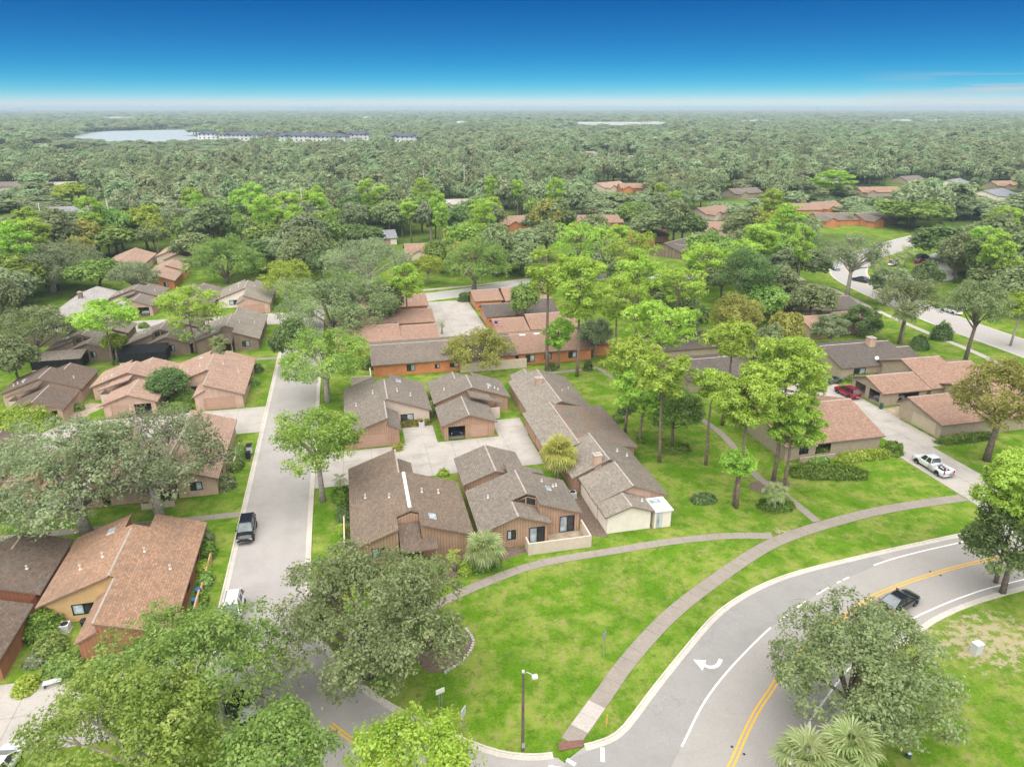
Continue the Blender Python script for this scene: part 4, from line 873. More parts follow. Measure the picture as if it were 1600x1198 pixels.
m_roof('roof_slateh', (.26, .28, .31), amt=.3, alongx=True); m_roof('roof_pale_x', (.45, .42, .40), amt=.25, alongx=True)
TREES = [('live_oak', 'gray', -32.38, 80.0, 7.08, 11.17, 0.55, 0.55, 'huge spreading gray-green oak with pale bare branches at the left edge', None),
    ('live_oak', 'gray', -24.49, 81.03, 7.96, 9.96, 0.5, 0.55, 'spreading gray oak with forked dark trunk behind the terracotta roof', None),
    ('shade_tree', 'green', -14.28, 46.47, 6.2, 7.25, 1.0, 0.65, 'bushy green tree over the parked white car in the left foreground', None),
    ('shade_tree', 'street', -17.4, 40.02, 7.0, 7.18, 0.9, 0.6, 'light green tree filling the bottom left corner of the picture', None),
    ('shade_tree', 'green', -7.32, 36.87, 6.5, 3.86, 0.9, 0.6, 'green tree at the bottom beside the dark car, left of the street', None),
    ('live_oak', 'oak', -1.29, 49.93, 5.6, 8.56, 1.1, 0.62, 'large gray-green oak on the lawn corner in the bottom middle', None),
    ('shade_tree', 'lime', 1.56, 34.52, 6.0, 4.68, 1.2, 0.6, 'bright yellow-green tree at the bottom middle edge', None),
    ('live_oak', 'oak', 36.02, 35.95, 5.2, 7.06, 1.1, 0.66, 'rounded olive oak beside the black sedan on the curved road', None),
    ('pine_tree', 'pine', 62.77, 48.47, 11, 4.09, 1.2, 0.8, 'bright pine at the right edge above the curved road', None),
    ('shade_tree', 'dark', 62.05, 46.89, 6, 4.74, 0.9, 0.8, 'dark leafy tree under the pine at the right edge', None),
    ('shade_tree', 'gold', 84.65, 71.55, 9.32, 7.16, 1.0, 0.75, 'golden-green tree at the right edge beside the driveway', None),
    ('street_tree', 'street', -5.62, 81.04, 8.46, 5.74, 1.0, 0.72, 'light green street tree with pale leaning trunk by the court entrance', None),
    ('street_tree', 'street', -5.42, 114.04, 7.52, 8.14, 0.9, 0.62, 'flat-topped green tree with white branches at the north end of the street', None),
    ('shade_tree', 'oak', -4.28, 152.21, 5.2, 14.06, 2.2, 0.68, 'very large round gray-green tree left of the orange brick court', None),
    ('shade_tree', 'lime', -15.83, 182.43, 6, 6.86, 0.7, 0.7, 'yellow-green tree behind the large round tree', None),
    ('shade_tree', 'gray', 4.42, 193.59, 7, 12.48, 0.6, 0.55, 'wide gray-green tree beside the road north of the brick court', None),
    ('pine_tree', 'pine', 11.94, 156.63, 10.34, 3.84, 0.6, 0.9, 'young pine with thin trunk over the brick garages', None),
    ('shade_tree', 'green', 32.26, 185.51, 6.8, 10.68, 0.7, 0.65, 'dark green tree on the verge north of the brick court', None),
    ('shade_tree', 'lime', 21.16, 196.13, 5, 4.63, 0.5, 0.62, 'small yellowish tree beside the road north of the brick court', None),
    ('shade_tree', 'green', -34.26, 209.3, 6, 10.68, 0.9, 0.72, 'large dense green tree beside the white-gabled house', None),
    ('pine_tree', 'pine', -31.54, 145.75, 8.62, 6.28, 0.7, 0.7, 'tall bright pine behind the corner pink-roofed house', None),
    ('pine_tree', 'pine', -45.62, 142.2, 10.02, 6.27, 0.6, 0.32, 'flat-topped bright pine left of the brown house row', None),
    ('shade_tree', 'lime', -45.49, 144.39, 3.92, 2.1, 0.3, 0.62, 'thin bare sapling beside the flat-topped pine', None),
    ('live_oak', 'oak', -60.11, 147.17, 6, 7.64, 0.9, 0.75, 'dense gray-green oak at the left edge above the dark-roofed house', None),
    ('live_oak', 'gray', -77.52, 208.22, 6.5, 14.35, 0.7, 0.5, 'pale gray oak beside the small lawn at the left edge', None),
    ('live_oak', 'gray', -55.28, 200.56, 5, 6.69, 0.5, 0.6, 'sparse gray tree in front of the pink-roofed houses below the woods', None),
    ('shade_tree', 'dark', -30.94, 120.13, 3.46, 3.3, 0.6, 0.75, 'small dark tree between two pink-roofed garages', None),
    ('shade_tree', 'gold', 22.31, 123.85, 3.82, 6.7, 0.35, 0.55, 'sparse olive tree in front of the orange brick row', None),
    ('pine_tree', 'pine', 39.14, 116.44, 16.34, 4.95, 1.0, 1.0, 'tall pine with straight trunk at the end of the long row', None),
    ('pine_tree', 'pine', 34.65, 120.66, 18.66, 4.01, 0.35, 0.9, 'thin sparse pine left of the tall straight pine', None),
    ('pine_tree', 'pine', 37.08, 121.4, 7, 2.98, 0.4, 0.8, 'low pine clump in front of the pink-roofed brick row', None),
    ('pine_tree', 'pine', 56.14, 168.9, 15, 7.95, 0.5, 0.55, 'bright pine crown at the upper left of the central pine stand', 'pines in the stand right of the brick court'),
    ('pine_tree', 'pine', 62.58, 151.34, 16, 6.19, 0.5, 0.55, 'bright pine crown at the top of the central pine stand', 'pines in the stand right of the brick court'),
    ('pine_tree', 'pine', 56.66, 131.29, 15, 5.46, 0.5, 0.55, 'light pine right of the tall straight pine', 'pines in the stand right of the brick court'),
    ('pine_tree', 'pine', 48.34, 121.68, 13, 5.68, 0.5, 0.55, 'wide pine crown in the middle of the central stand', 'pines in the stand right of the brick court'),
    ('pine_tree', 'pine', 59.81, 120.91, 15, 4.82, 0.5, 0.55, 'pine crown below the pale road glimpse in the stand', 'pines in the stand right of the brick court'),
    ('pine_tree', 'pine', 74.43, 139.46, 16, 4.56, 0.5, 0.55, 'bright pine crown beside the dark tall tree', 'pines in the stand right of the brick court'),
    ('pine_tree', 'pine', 46.43, 97.74, 15, 5.69, 0.5, 0.55, 'broad light pine over the row end lawn', 'pines in the stand right of the brick court'),
    ('pine_tree', 'pine', 38.8, 91.36, 12, 4.2, 0.5, 0.55, 'pine leaning over the lawn beside the long row', 'pines in the stand right of the brick court'),
    ('pine_tree', 'pine', 39.78, 81.54, 13, 4.25, 0.5, 0.55, 'pine above the ivy-clad trunk', 'pines in the stand right of the brick court'),
    ('pine_tree', 'pine', 54.61, 90.72, 14, 4.37, 0.5, 0.55, 'round-headed pine left of the tall double pine', 'pines in the stand right of the brick court'),
    ('pine_tree', 'pine', 45.64, 79.22, 12, 2.54, 0.5, 0.55, 'small pine left of the big right-hand pine', 'pines in the stand right of the brick court'),
    ('pine_tree', 'pine', 39.75, 88.0, 8.16, 4.6, 0.7, 0.7, 'grayish pine with low limbs on the bright lawn', 'pines in the stand right of the brick court'),
    ('shade_tree', 'green', 43.61, 85.42, 5.88, 3.88, 0.9, 1.1, 'ivy-covered tree standing on the lawn beside the pines', None),
    ('shade_tree', 'dark', 86.16, 141.75, 11, 7.05, 0.9, 1.0, 'tall dark green tree behind the bright pines', None),
    ('shade_tree', 'gold', 73.48, 121.95, 8, 5.8, 0.7, 0.8, 'olive-brown tree below the tall dark one', None),
    ('live_oak', 'gray', 45.81, 126.04, 5, 3.76, 0.5, 0.8, 'gray tree beside the end of the brick row', None),
    ('pine_tree', 'pine', 52.43, 73.24, 14.96, 5.28, 0.9, 0.72, 'big umbrella pine over the pink-roofed house on the right', None),
    ('pine_tree', 'pine', 44.1, 67.96, 13.94, 3.56, 0.9, 0.8, 'leaning pine with bare gray limbs left of the umbrella pine', None),
    ('pine_tree', 'pine', 53.05, 71.69, 9, 3.43, 0.7, 0.9, 'second lower pine trunk under the umbrella pine', None),
    ('pine_tree', 'pine', 44.1, 68.6, 6, 1.94, 0.3, 0.7, 'low pine branch clump beside the footpath', None),
    ('live_oak', 'gray', 124.67, 155.21, 11.12, 9.07, 0.6, 0.6, 'forked gray oak with hanging moss beside the boulevard', None),
    ('live_oak', 'oak', 110.76, 119.6, 9.48, 6.81, 0.7, 0.7, 'several-stemmed oak on the lawn behind the dark-roofed house', None),
    ('shade_tree', 'dark', 105.61, 125.81, 3.5, 4.24, 0.6, 0.9, 'bushy dark green tree beside the brown-roofed houses', None),
    ('live_oak', 'gray', 95.47, 121.87, 3.5, 3.69, 0.4, 0.9, 'thin gray bush-like tree in front of the brown-roofed houses', None),
    ('live_oak', 'oak', 113.6, 105.7, 11.4, 5.97, 0.7, 0.85, 'tall loose oak beside the boulevard at the right', None),
    ('shade_tree', 'lime', 132.26, 113.3, 8, 3.58, 0.5, 1.0, 'pale lime tree cut by the right edge', None),
    ('tree', 'dark', 185.47, 189.54, 7, 9.65, 0, 0.62, 'dark tree beside the far car park', None),
    ('tree', 'oak', 181.38, 168.54, 7, 11.57, 0, 0.62, 'broad dark oak right of the far car park', None),
    ('tree', 'oak', 236.32, 212.03, 7, 10.4, 0, 0.62, 'dark oak at the right edge below the far houses', None),
    ('tree', 'green', 225.6, 249.55, 7, 14.29, 0, 0.62, 'dense green tree in front of the far brick houses', None),
    ('tree', 'gray', 119.14, 168.85, 7, 8.68, 0, 0.62, 'gray tree left of the forked boulevard oak', None),
    ('tree', 'oak', 96.62, 143.89, 7, 5.21, 0, 0.62, 'gray-green oak above the brown-roofed houses', None),
    ('tree', 'oak', 157.51, 230.23, 7, 9.24, 0, 0.62, 'oak between the far roofs and the boulevard', None),
    ('tree', 'gray', 74.08, 257.5, 7, 10.1, 0, 0.62, 'gray-green rounded tree below the far pink roofs', None),
    ('tree', 'oak', 107.97, 241.66, 7, 8.09, 0, 0.62, 'round dark oak beside the far pink roofs', None),
    ('tree', 'lime', 353.6, 451.9, 7, 15.74, 0, 0.62, 'bright yellow-green tree among the far roofs', None),
    ('tree', 'pine', 237.78, 321.22, 13, 9.57, 0, 0.62, 'lone pine among the far roofs', None),
    ('tree', 'gold', -113.7, 470.75, 7, 13.19, 0, 0.62, 'yellowish tree in the left woods', None),
    ('tree', 'lime', -132.64, 404.89, 7, 9.58, 0, 0.62, 'yellow-green tree beside the far gray roofs', None),
    ('tree', 'green', -79.52, 256.88, 7, 11.45, 0, 0.62, 'green tree behind the small lawn at left', None),
    ('tree', 'oak', -111.17, 300.27, 7, 10.69, 0, 0.62, 'oak near the far gray roofs at left', None),
    ('tree', 'dark', -11.64, 131.84, 6, 3.57, 0, 0.62, 'dark tree under the large round tree at the street end', None),
    ('tree', 'oak', 6.87, 156.49, 6, 4.28, 0, 0.62, 'gray-green branch tree beside the brick garages', None),
    ('tree', 'green', 26.96, 209.59, 6, 5.69, 0, 0.62, 'green tree north of the brick court lawn', None),
    ('tree', 'dark', 3.71, 243.78, 6, 8.54, 0, 0.62, 'dark tree in front of the blue-gray roof', None),
    ('tree', 'oak', -47.11, 237.42, 6, 6.95, 0, 0.62, 'oak beside the orange-gabled house', None),
    ('tree', 'oak', -57.52, 131.3, 6, 3.84, 0, 0.62, 'gray-green tree behind the dark-roofed garage house at the left edge', None),
    ('tree', 'gray', -79.42, 188.79, 6, 6.87, 0, 0.62, 'pale oak at the left edge below the woods', None),
    ('tree', 'green', -64.79, 203.62, 6, 6.7, 0, 0.62, 'green tree behind the small left lawn', None),
    ('tree', 'dark', -27.61, 222.19, 6, 7.59, 0, 0.62, 'dark tree right of the dense green tree', None),
    ('tree', 'dark', -13.73, 218.99, 6, 6.64, 0, 0.62, 'dark tree behind the yellow-green one', None),
    ('tree', 'gray', -22.65, 228.45, 6, 5.88, 0, 0.62, 'bare gray tree above the yellow-green tree', None),
    ('tree', 'green', 37.43, 149.43, 6, 3.56, 0, 0.62, 'small green tree beside the brown-roofed brick unit', None),
    ('tree', 'green', 43.6, 205.75, 6, 6.64, 0, 0.62, 'green tree on the road verge right of the dark green one', None),
    ('tree', 'oak', 49.82, 199.3, 6, 6.5, 0, 0.62, 'oak left of the upper pine stand', None),
    ('tree', 'oak', 72.52, 108.5, 6, 3.47, 0, 0.62, 'oak in the gap behind the umbrella pine', None),
    ('tree', 'oak', 99.92, 135.01, 6, 4.99, 0, 0.62, 'oak overhanging the brown-roofed houses', None),
    ('tree', 'gray', 129.88, 147.35, 6, 4.75, 0, 0.62, 'gray tree between the boulevard oaks', None),
    ('tree', 'gold', 81.64, 116.6, 6, 3.72, 0, 0.62, 'olive bush-like tree left of the pink boulevard garages', None),
    ('tree', 'green', 88.81, 137.57, 6, 5.7, 0, 0.62, 'green tree beside the tall dark tree', None),
    ('tree', 'oak', 156.1, 141.3, 6, 7.12, 0, 0.62, 'oak over the boulevard at right', None),
    ('tree', 'dark', 144.6, 151.36, 6, 4.11, 0, 0.62, 'dark tree on the far verge of the boulevard', None)]
PALMS = [('fan_palm', 'fan', 27.76, 30.67, 4.2, 2.31, 38, 'left fan palm at the bottom edge beside the curved road', None),
    ('fan_palm', 'fan', 31.01, 30.41, 4.6, 2.55, 40, 'right fan palm at the bottom edge beside the curved road', None),
    ('fan_palm', 'fan_y', 24.53, 79.24, 4.2, 2.66, 80, 'shaggy yellowish cabbage palm between the court houses', None),
    ('fan_palm', 'fan', 11.54, 62.99, 2.3, 2.38, 44, 'gray-green fan palm at the corner of the clerestory house', None),
    ('fan_palm', 'fan', 48.11, 66.17, 2.6, 1.78, 28, 'small fan palm at the foot of the pines by the footpath', None),
    ('feather_palm', 'feather_y', 8.34, 63.22, 2.0, 1.15, 14, 'lime feather palm in front of the brown-roofed porch, right one', None),
    ('feather_palm', 'feather_y', 6.15, 62.07, 1.7, 1.2, 14, 'lime feather palm in front of the brown-roofed porch, left one', None),
    ('feather_palm', 'feather_y', 7.25, 61.88, 1.5, 0.87, 12, 'smallest lime feather palm in front of the porch', None),
    ('feather_palm', 'feather', -3.36, 82.02, 2.4, 1.21, 16, 'feather palm at the court entrance beside the brown roof', None),
    ('fan_palm', 'fan', -26.45, 143.03, 2.8, 2.15, 24, 'small palm behind the corner pink-roofed house', None),
    ('feather_palm', 'feather', 18.5, 148.08, 2.6, 1.39, 14, 'small palm island in the brick court', None),
    ('fan_palm', 'fan', 110.64, 119.01, 7.0, 3.02, 26, 'cabbage palm in front of the several-stemmed oak', None),
    ('fan_palm', 'fan', 167.48, 185.24, 4.5, 2.95, 20, 'cabbage palm beside the far car park, right one', None),
    ('fan_palm', 'fan', 160.11, 179.72, 4.5, 2.48, 20, 'cabbage palm beside the far car park, left one', None),
    ('feather_palm', 'feather', 210.38, 301.75, 6, 2.7, 14, 'feather palm between the far brick houses, left one', None),
    ('feather_palm', 'feather', 206.64, 263.3, 5, 2.15, 14, 'feather palm between the far brick houses, right one', None)]
SHRUBS = [('clipped_hedge', 60.4, 73.0, 4.7, 1.5, 1.15, 'leaf_hedge', 'large clipped dark green hedge mound on the pickup house lawn', {'power': 4, 'rz_': -0.28, 'cat': 'hedge'}),
    ('clipped_hedge', 68.4, 76.0, 4.0, 0.75, 0.95, 'leaf_lime', 'low yellow-green clipped hedge along the pickup house wall', {'power': 5, 'cat': 'hedge'}),
    ('clipped_hedge', 73.6, 76.6, 1.25, 1.2, 1.6, 'leaf_hedge', 'round clipped bush at the driveway corner', {'power': 2.2}),
    ('clipped_hedge', 87.0, 77.6, 4.5, 0.6, 0.9, 'leaf_hedge', 'dark low hedge below the house behind the golden tree', {'power': 5, 'cat': 'hedge'}),
    ('clipped_hedge', 89.0, 102.9, 3.2, 0.7, 1.0, 'leaf_hedge', 'hedge below the windows of the dark-roofed east house', {'power': 4, 'cat': 'hedge'}),
    ('shrub', 61.5, 76.2, 1.5, 0.5, 0.8, 'leaf_green', 'low shrub left of the yellow-green hedge', {}),
    ('shrub', 40.97, 70.49, 1.45, 0.9, 0.9, 'leaf_dark', 'dark round bush alone on the bright lawn', {}),
    ('shrub', 11.22, 63.34, 1.93, 1.2, 1.4, 'leaf_hedge', 'green bush at the foot of the gray-green fan palm', {}),
    ('shrub', 9.46, 62.81, 0.75, 0.8, 1.0, 'leaf_lime', 'small yellow-green bush left of the fan palm', {}),
    ('shrub', 4.81, 64.58, 1.03, 0.9, 1.0, 'leaf_hedge', 'dark shrub below the porch of the brown-roofed house, left one', {}),
    ('shrub', 6.43, 63.74, 0.89, 0.8, 1.0, 'leaf_dark', 'dark shrub below the porch of the brown-roofed house, right one', {}),
    ('shrub', 10.05, 84.48, 0.6, 0.6, 0.8, 'leaf_lime', 'bright little bush on the court edge by the garage wing', {}),
    ('shrub', -3.33, 81.36, 0.89, 1.8, 1.2, 'leaf_hedge', 'dark shrubs along the street side of the brown-roofed house, upper', {}),
    ('shrub', -3.06, 76.95, 0.77, 1.5, 1.1, 'leaf_dark', 'dark shrubs along the street side of the brown-roofed house, lower', {}),
    ('shrub', -3.24, 73.56, 0.6, 0.7, 0.7, 'leaf_lime', 'small lime bush at the street side of the brown-roofed house', {}),
    ('shrub', 4.7, 93.61, 0.56, 0.7, 0.9, 'leaf_gold', 'yellowish bush beside the double garage door', {}),
    ('shrub', 7.92, 101.78, 2.2, 0.7, 0.9, 'leaf_gold', 'brownish hedge below the window of the north court house', {'power': 4, 'cat': 'hedge'}),
    ('shrub', 11.1, 104.87, 1.03, 1.0, 2.2, 'leaf_green', 'tall green bush between the two north court houses', {}),
    ('shrub', 27.2, 105.5, 1.39, 2.6, 1.4, 'leaf_green', 'shrub border beside the long row west side', {}),
    ('shrub', 39.78, 88.11, 0.47, 0.7, 0.7, 'leaf_hedge', 'small round bush beside the long row east side', {}),
    ('shrub', 41.39, 98.67, 0.93, 0.8, 1.6, 'leaf_dark', 'spiky dark plant on the bright lawn, left one', {}),
    ('shrub', 43.71, 99.47, 0.84, 0.8, 1.5, 'leaf_dark', 'spiky dark plant on the bright lawn, right one', {}),
    ('shrub', 39.29, 96.04, 0.91, 0.9, 0.9, 'leaf_green', 'low bush beside the spiky plants', {}),
    ('shrub', 43.58, 84.21, 2.21, 1.0, 0.9, 'leaf_hedge', 'ground-hugging bush under the ivy-covered tree', {}),
    ('shrub', 48.97, 67.06, 2.06, 1.3, 1.1, 'leaf_hedge', 'dense bush at the base of the small fan palm', {}),
    ('shrub', 63.74, 78.72, 1.19, 0.8, 0.9, 'leaf_green', 'bush by the entrance of the pickup house', {}),
    ('shrub', -18.37, 74.38, 0.72, 1.4, 1.5, 'leaf_oak', 'gray-green shrub beside the terracotta house, northernmost of its row', {}),
    ('shrub', -17.79, 71.96, 0.78, 1.2, 1.4, 'leaf_hedge', 'olive shrub beside the terracotta house, second from the north', {}),
    ('shrub', -17.78, 68.99, 0.61, 1.0, 1.0, 'leaf_lime', 'lime shrub beside the terracotta house, third from the north', {}),
    ('shrub', -17.17, 66.72, 0.6, 1.2, 1.1, 'leaf_green', 'green shrub beside the terracotta house, fourth from the north', {}),
    ('shrub', -17.07, 63.75, 0.51, 0.9, 0.9, 'leaf_hedge', 'dark shrub beside the terracotta house, southernmost', {}),
    ('shrub', -30.84, 62.62, 1.51, 1.8, 1.9, 'leaf_hedge', 'tall dark shrub between the two orange-walled houses', {}),
    ('shrub', -29.32, 59.65, 1.28, 1.5, 1.4, 'leaf_green', 'green shrub south of the tall dark one', {}),
    ('shrub', -29.66, 55.02, 0.82, 1.0, 0.9, 'leaf_lime', 'round lime bush beside the concrete drive', {}),
    ('shrub', -27.08, 56.7, 1.69, 1.5, 1.1, 'leaf_green', 'weedy green shrubs in front of the salmon garage, left patch', {}),
    ('shrub', -24.54, 54.95, 1.38, 1.3, 1.2, 'leaf_street', 'weedy green shrubs in front of the salmon garage, right patch', {}),
    ('shrub', -30.12, 58.2, 0.74, 0.8, 0.8, 'leaf_gray', 'silvery low plant beside the drive', {}),
    ('shrub', -29.46, 115.83, 2.29, 1.4, 1.3, 'leaf_green', 'bright shrubs between the two pink garages, lower', {}),
    ('shrub', -28.83, 120.43, 2.16, 1.3, 1.8, 'leaf_green', 'bright shrubs between the two pink garages, upper', {}),
    ('shrub', -50.97, 114.16, 4.94, 3.0, 3.4, 'leaf_lime', 'large bright yellow-green bush at the left edge in front of the open garage', {}),
    ('shrub', -18.44, 132.49, 0.96, 1.2, 1.3, 'leaf_dark', 'dark bush beside the street near the corner pink house, upper', {}),
    ('shrub', -18.22, 125.64, 0.8, 1.0, 1.2, 'leaf_green', 'green bush beside the street near the corner pink house, lower', {}),
    ('shrub', -45.39, 120.04, 1.05, 0.8, 1.0, 'leaf_green', 'small bush beside the middle open garage', {}),
    ('shrub', -46.11, 167.93, 1.01, 0.8, 1.2, 'leaf_green', 'small bush on the north-west court', {}),
    ('shrub', -31.3, 183.83, 1.76, 1.0, 1.6, 'leaf_gold', 'olive bush by the white gable wall', {}),
    ('shrub', -46.78, 148.52, 1.53, 1.0, 1.3, 'leaf_dark', 'dark bush below the bare sapling', {}),
    ('shrub', -17.42, 96.63, 0.82, 2.0, 1.3, 'leaf_green', 'green shrubs along the wall west of the mailboxes, upper', {}),
    ('shrub', -17.33, 93.05, 0.79, 1.4, 1.1, 'leaf_hedge', 'green shrubs along the wall west of the mailboxes, lower', {}),
    ('shrub', -17.87, 87.73, 1.0, 1.2, 1.4, 'leaf_oak', 'gray shrub at the foot of the bare wooden pole', {}),
    ('shrub', 2.22, 129.53, 1.58, 1.2, 2.2, 'leaf_green', 'leafy bush at the left end of the brick row', {}),
    ('shrub', 121.78, 120.41, 2.19, 1.4, 3.6, 'leaf_dark', 'clipped round-topped tree on the lawn by the boulevard path', {}),
    ('shrub', 112.28, 115.95, 1.97, 1.3, 2.6, 'leaf_dark', 'dark rounded bush at the end of the dark-roofed house', {}),
    ('shrub', 35.41, 121.13, 0.97, 0.8, 1.2, 'leaf_dark', 'small dark bush under the straight pine', {}),
    ('shrub', 42.13, 119.22, 0.72, 0.6, 2.0, 'leaf_dark', 'small dark tuft tree right of the straight pine', {}),
    ('shrub', 28.35, 175.24, 1.8, 1.3, 2.2, 'leaf_dark', 'dark bush at the corner of the farthest brick garage', {})]
VEHICLES = [('parked_car', 'suv', 'car_black', -14.05, 75.4, -1.5708, 'black hatchback parked on the west side of the residential street', 'car', None),
    ('parked_car', 'suv', 'car_white', -13.75, 60.8, -1.5882, 'white car with roof rails parked by the kerb, half under the green tree', 'car', None),
    ('parked_car', 'suv', 'car_black', -11.1, 47.3, -1.0123, 'dark car with roof rails under the trees at the bottom of the street', 'car', None),
    ('parked_car', 'sedan', 'car_white', -28.2, 46.2, 1.3963, 'white car at the bottom left corner on the concrete drive', 'car', None),
    ('driving_car', 'sedan', 'car_black', 50.3, 47.55, 0.3142, 'black sedan driving on the curved main road', 'car', None),
    ('parked_truck', 'pickup', 'car_white', 75.35, 71.2, 1.5708, 'white pickup truck parked on the concrete driveway', 'pickup', None),
    ('parked_car', 'suv', 'car_red', 81.39, 97.07, 1.6581, 'dark red wagon parked on the east court', 'car', None),
    ('parked_car', 'sedan', 'car_gray', 82.38, 103.01, 0.1396, 'gray sedan parked behind the red wagon on the east court', 'car', None),
    ('parked_car', 'sedan', 'car_silver', 86.9, 93.6, 3.1416, 'silver car inside the open carport, nearer bay', 'car', None),
    ('parked_car', 'sedan', 'car_navy', 13.6, 98.2, -1.5708, 'dark sedan inside the open garage bay of the north court house', 'car', None),
    ('parked_car', 'sedan', 'car_white', -47.3, 118, -1.5708, 'white car inside the open garage at the left end of the west court', 'car', None),
    ('parked_car', 'sedan', 'car_white', -48.2, 181.2, -1.5708, 'white car inside the garage of the north-west court', 'car', None),
    ('driving_van', 'van', 'car_white', 140.36, 137.76, 1.603, 'white van driving on the boulevard', 'van', None),
    ('driving_car', 'suv', 'car_silver', 144.5, 187.39, -1.8326, 'silver car on the boulevard below the forked oak', 'car', None),
    ('parked_car', 'sedan', 'car_red', 176.92, 189.3, 0.1745, 'red car in the far car park', 'car', None),
    ('parked_car', 'sedan', 'car_gray', 183.9, 196.32, 0.1745, 'dark gray car behind the red one in the far car park', 'car', None),
    ('parked_car', 'van', 'car_white', 166.81, 189.01, 0.5236, 'white van half hidden by trees on the far car park', 'van', None),
    ('driving_car', 'sedan', 'car_black', 141.2, 171.34, 1.9199, 'dark car on the boulevard behind the forked oak', 'car', None)]
FARHOUSES = [(69.2, 290.31, 10, 18, 12, 'roof_pink_x', 'brick_orange', 'pink-roofed house among the middle-distance trees, centre of the picture'),
    (101.31, 284.75, -12, 22, 13, 'roof_pink_x', 'brick_orange', 'pink-roofed house among the middle-distance trees, centre right of the picture'),
    (155.73, 417.43, 25, 20, 14, 'roof_pink', 'stucco_cream', 'pink-roofed house among the distant trees, centre right of the picture'),
    (167.92, 406.96, -10, 18, 12, 'roof_terra', 'brick_orange', 'terracotta-roofed house among the distant trees, centre right of the picture'),
    (108.6, 248.2, 0, 14, 11, 'roof_pink_x', 'brick_orange', 'pink-roofed house among the middle-distance trees, centre right of the picture, second one'),
    (107.67, 221.51, 35, 15, 13, 'roof_dark_x', 'siding_brown', 'dark brown-roofed house among the middle-distance trees, centre right of the picture'),
    (161.27, 299.21, 20, 18, 12, 'roof_pink_x', 'stucco_cream', 'pink-roofed house among the middle-distance trees, right of centre of the picture'),
    (141.53, 256.22, -15, 16, 12, 'roof_pink_x', 'stucco_cream', 'pink-roofed house among the middle-distance trees, right of centre of the picture, second one'),
    (216.43, 367.49, 10, 20, 12, 'roof_gray_x', 'stucco_khaki', 'gray-roofed house among the middle-distance trees, right of centre of the picture'),
    (204.45, 300.58, -8, 22, 13, 'roof_pink_x', 'brick_orange', 'pink-roofed house among the middle-distance trees, right of centre of the picture, third one'),
    (221.9, 303.71, 12, 16, 12, 'roof_pink_x', 'brick_orange', 'pink-roofed house among the middle-distance trees, right of the picture'),
    (206.12, 268.17, -8, 26, 12, 'roof_gray_x', 'brick_orange', 'gray-roofed house among the middle-distance trees, right of the picture'),
    (218.61, 265.28, 5, 18, 12, 'roof_gray_x', 'brick_orange', 'gray-roofed house among the middle-distance trees, right of the picture, second one'),
    (293.85, 356.35, -8, 24, 12, 'roof_terra', 'stucco_khaki', 'terracotta-roofed house among the distant trees, right of the picture'),
    (311.39, 423.9, 0, 18, 12, 'roof_slateh', 'stucco_white', 'blue-gray-roofed house among the distant trees, right of the picture'),
    (374.23, 387.27, 25, 18, 14, 'roof_slateh', 'stucco_white', 'blue-gray-roofed house among the distant trees, far right of the picture'),
    (346.42, 330.94, 20, 22, 16, 'roof_slateh', 'stucco_white', 'blue-gray-roofed house among the middle-distance trees, far right of the picture'),
    (394.5, 370.22, 0, 20, 12, 'roof_terra', 'stucco_khaki', 'terracotta-roofed house among the distant trees, far right of the picture'),
    (362.59, 412.08, 10, 18, 12, 'roof_gray_x', 'stucco_khaki', 'gray-roofed house among the distant trees, right of the picture'),
    (-122.5, 364.72, 6, 34, 14, 'roof_slateh', 'stucco_white', 'blue-gray-roofed house among the middle-distance trees, far left of the picture'),
    (-240.55, 807.87, 10, 20, 14, 'roof_pink_x', 'stucco_cream', 'pink-roofed house among the distant trees, far left of the picture'),
    (-220.13, 813.7, -10, 20, 14, 'roof_pink_x', 'stucco_cream', 'pink-roofed house among the distant trees, left of the picture'),
    (-165.49, 491.59, 10, 18, 12, 'roof_pale_x', 'stucco_white', 'pale-roofed house among the distant trees, far left of the picture'),
    (-197.43, 498.96, 0, 20, 14, 'roof_gray_x', 'stucco_white', 'gray-roofed house among the distant trees, far left of the picture'),
    (23.89, 234.88, 0, 12, 10, 'roof_pink_x', 'stucco_cream', 'pink-roofed house among the middle-distance trees, centre left of the picture'),
    (245.66, 728.14, 20, 26, 14, 'roof_pink', 'stucco_white', 'pink-roofed house among the distant trees, centre right of the picture, second one'),
    (254.4, 704.15, -20, 22, 12, 'roof_slateh', 'stucco_white', 'blue-gray-roofed house among the distant trees, centre right of the picture'),
    (264.07, 651.9, 0, 20, 12, 'roof_pale_x', 'stucco_white', 'pale-roofed house among the distant trees, centre right of the picture'),
    (7.42, 264.33, 5, 20, 10, 'roof_slateh', 'stucco_white', 'blue-gray-roofed house among the middle-distance trees, centre left of the picture'),
    (52.53, 352.8, 0, 16, 10, 'roof_pale_x', 'stucco_white', 'pale-roofed house among the middle-distance trees, centre left of the picture')]
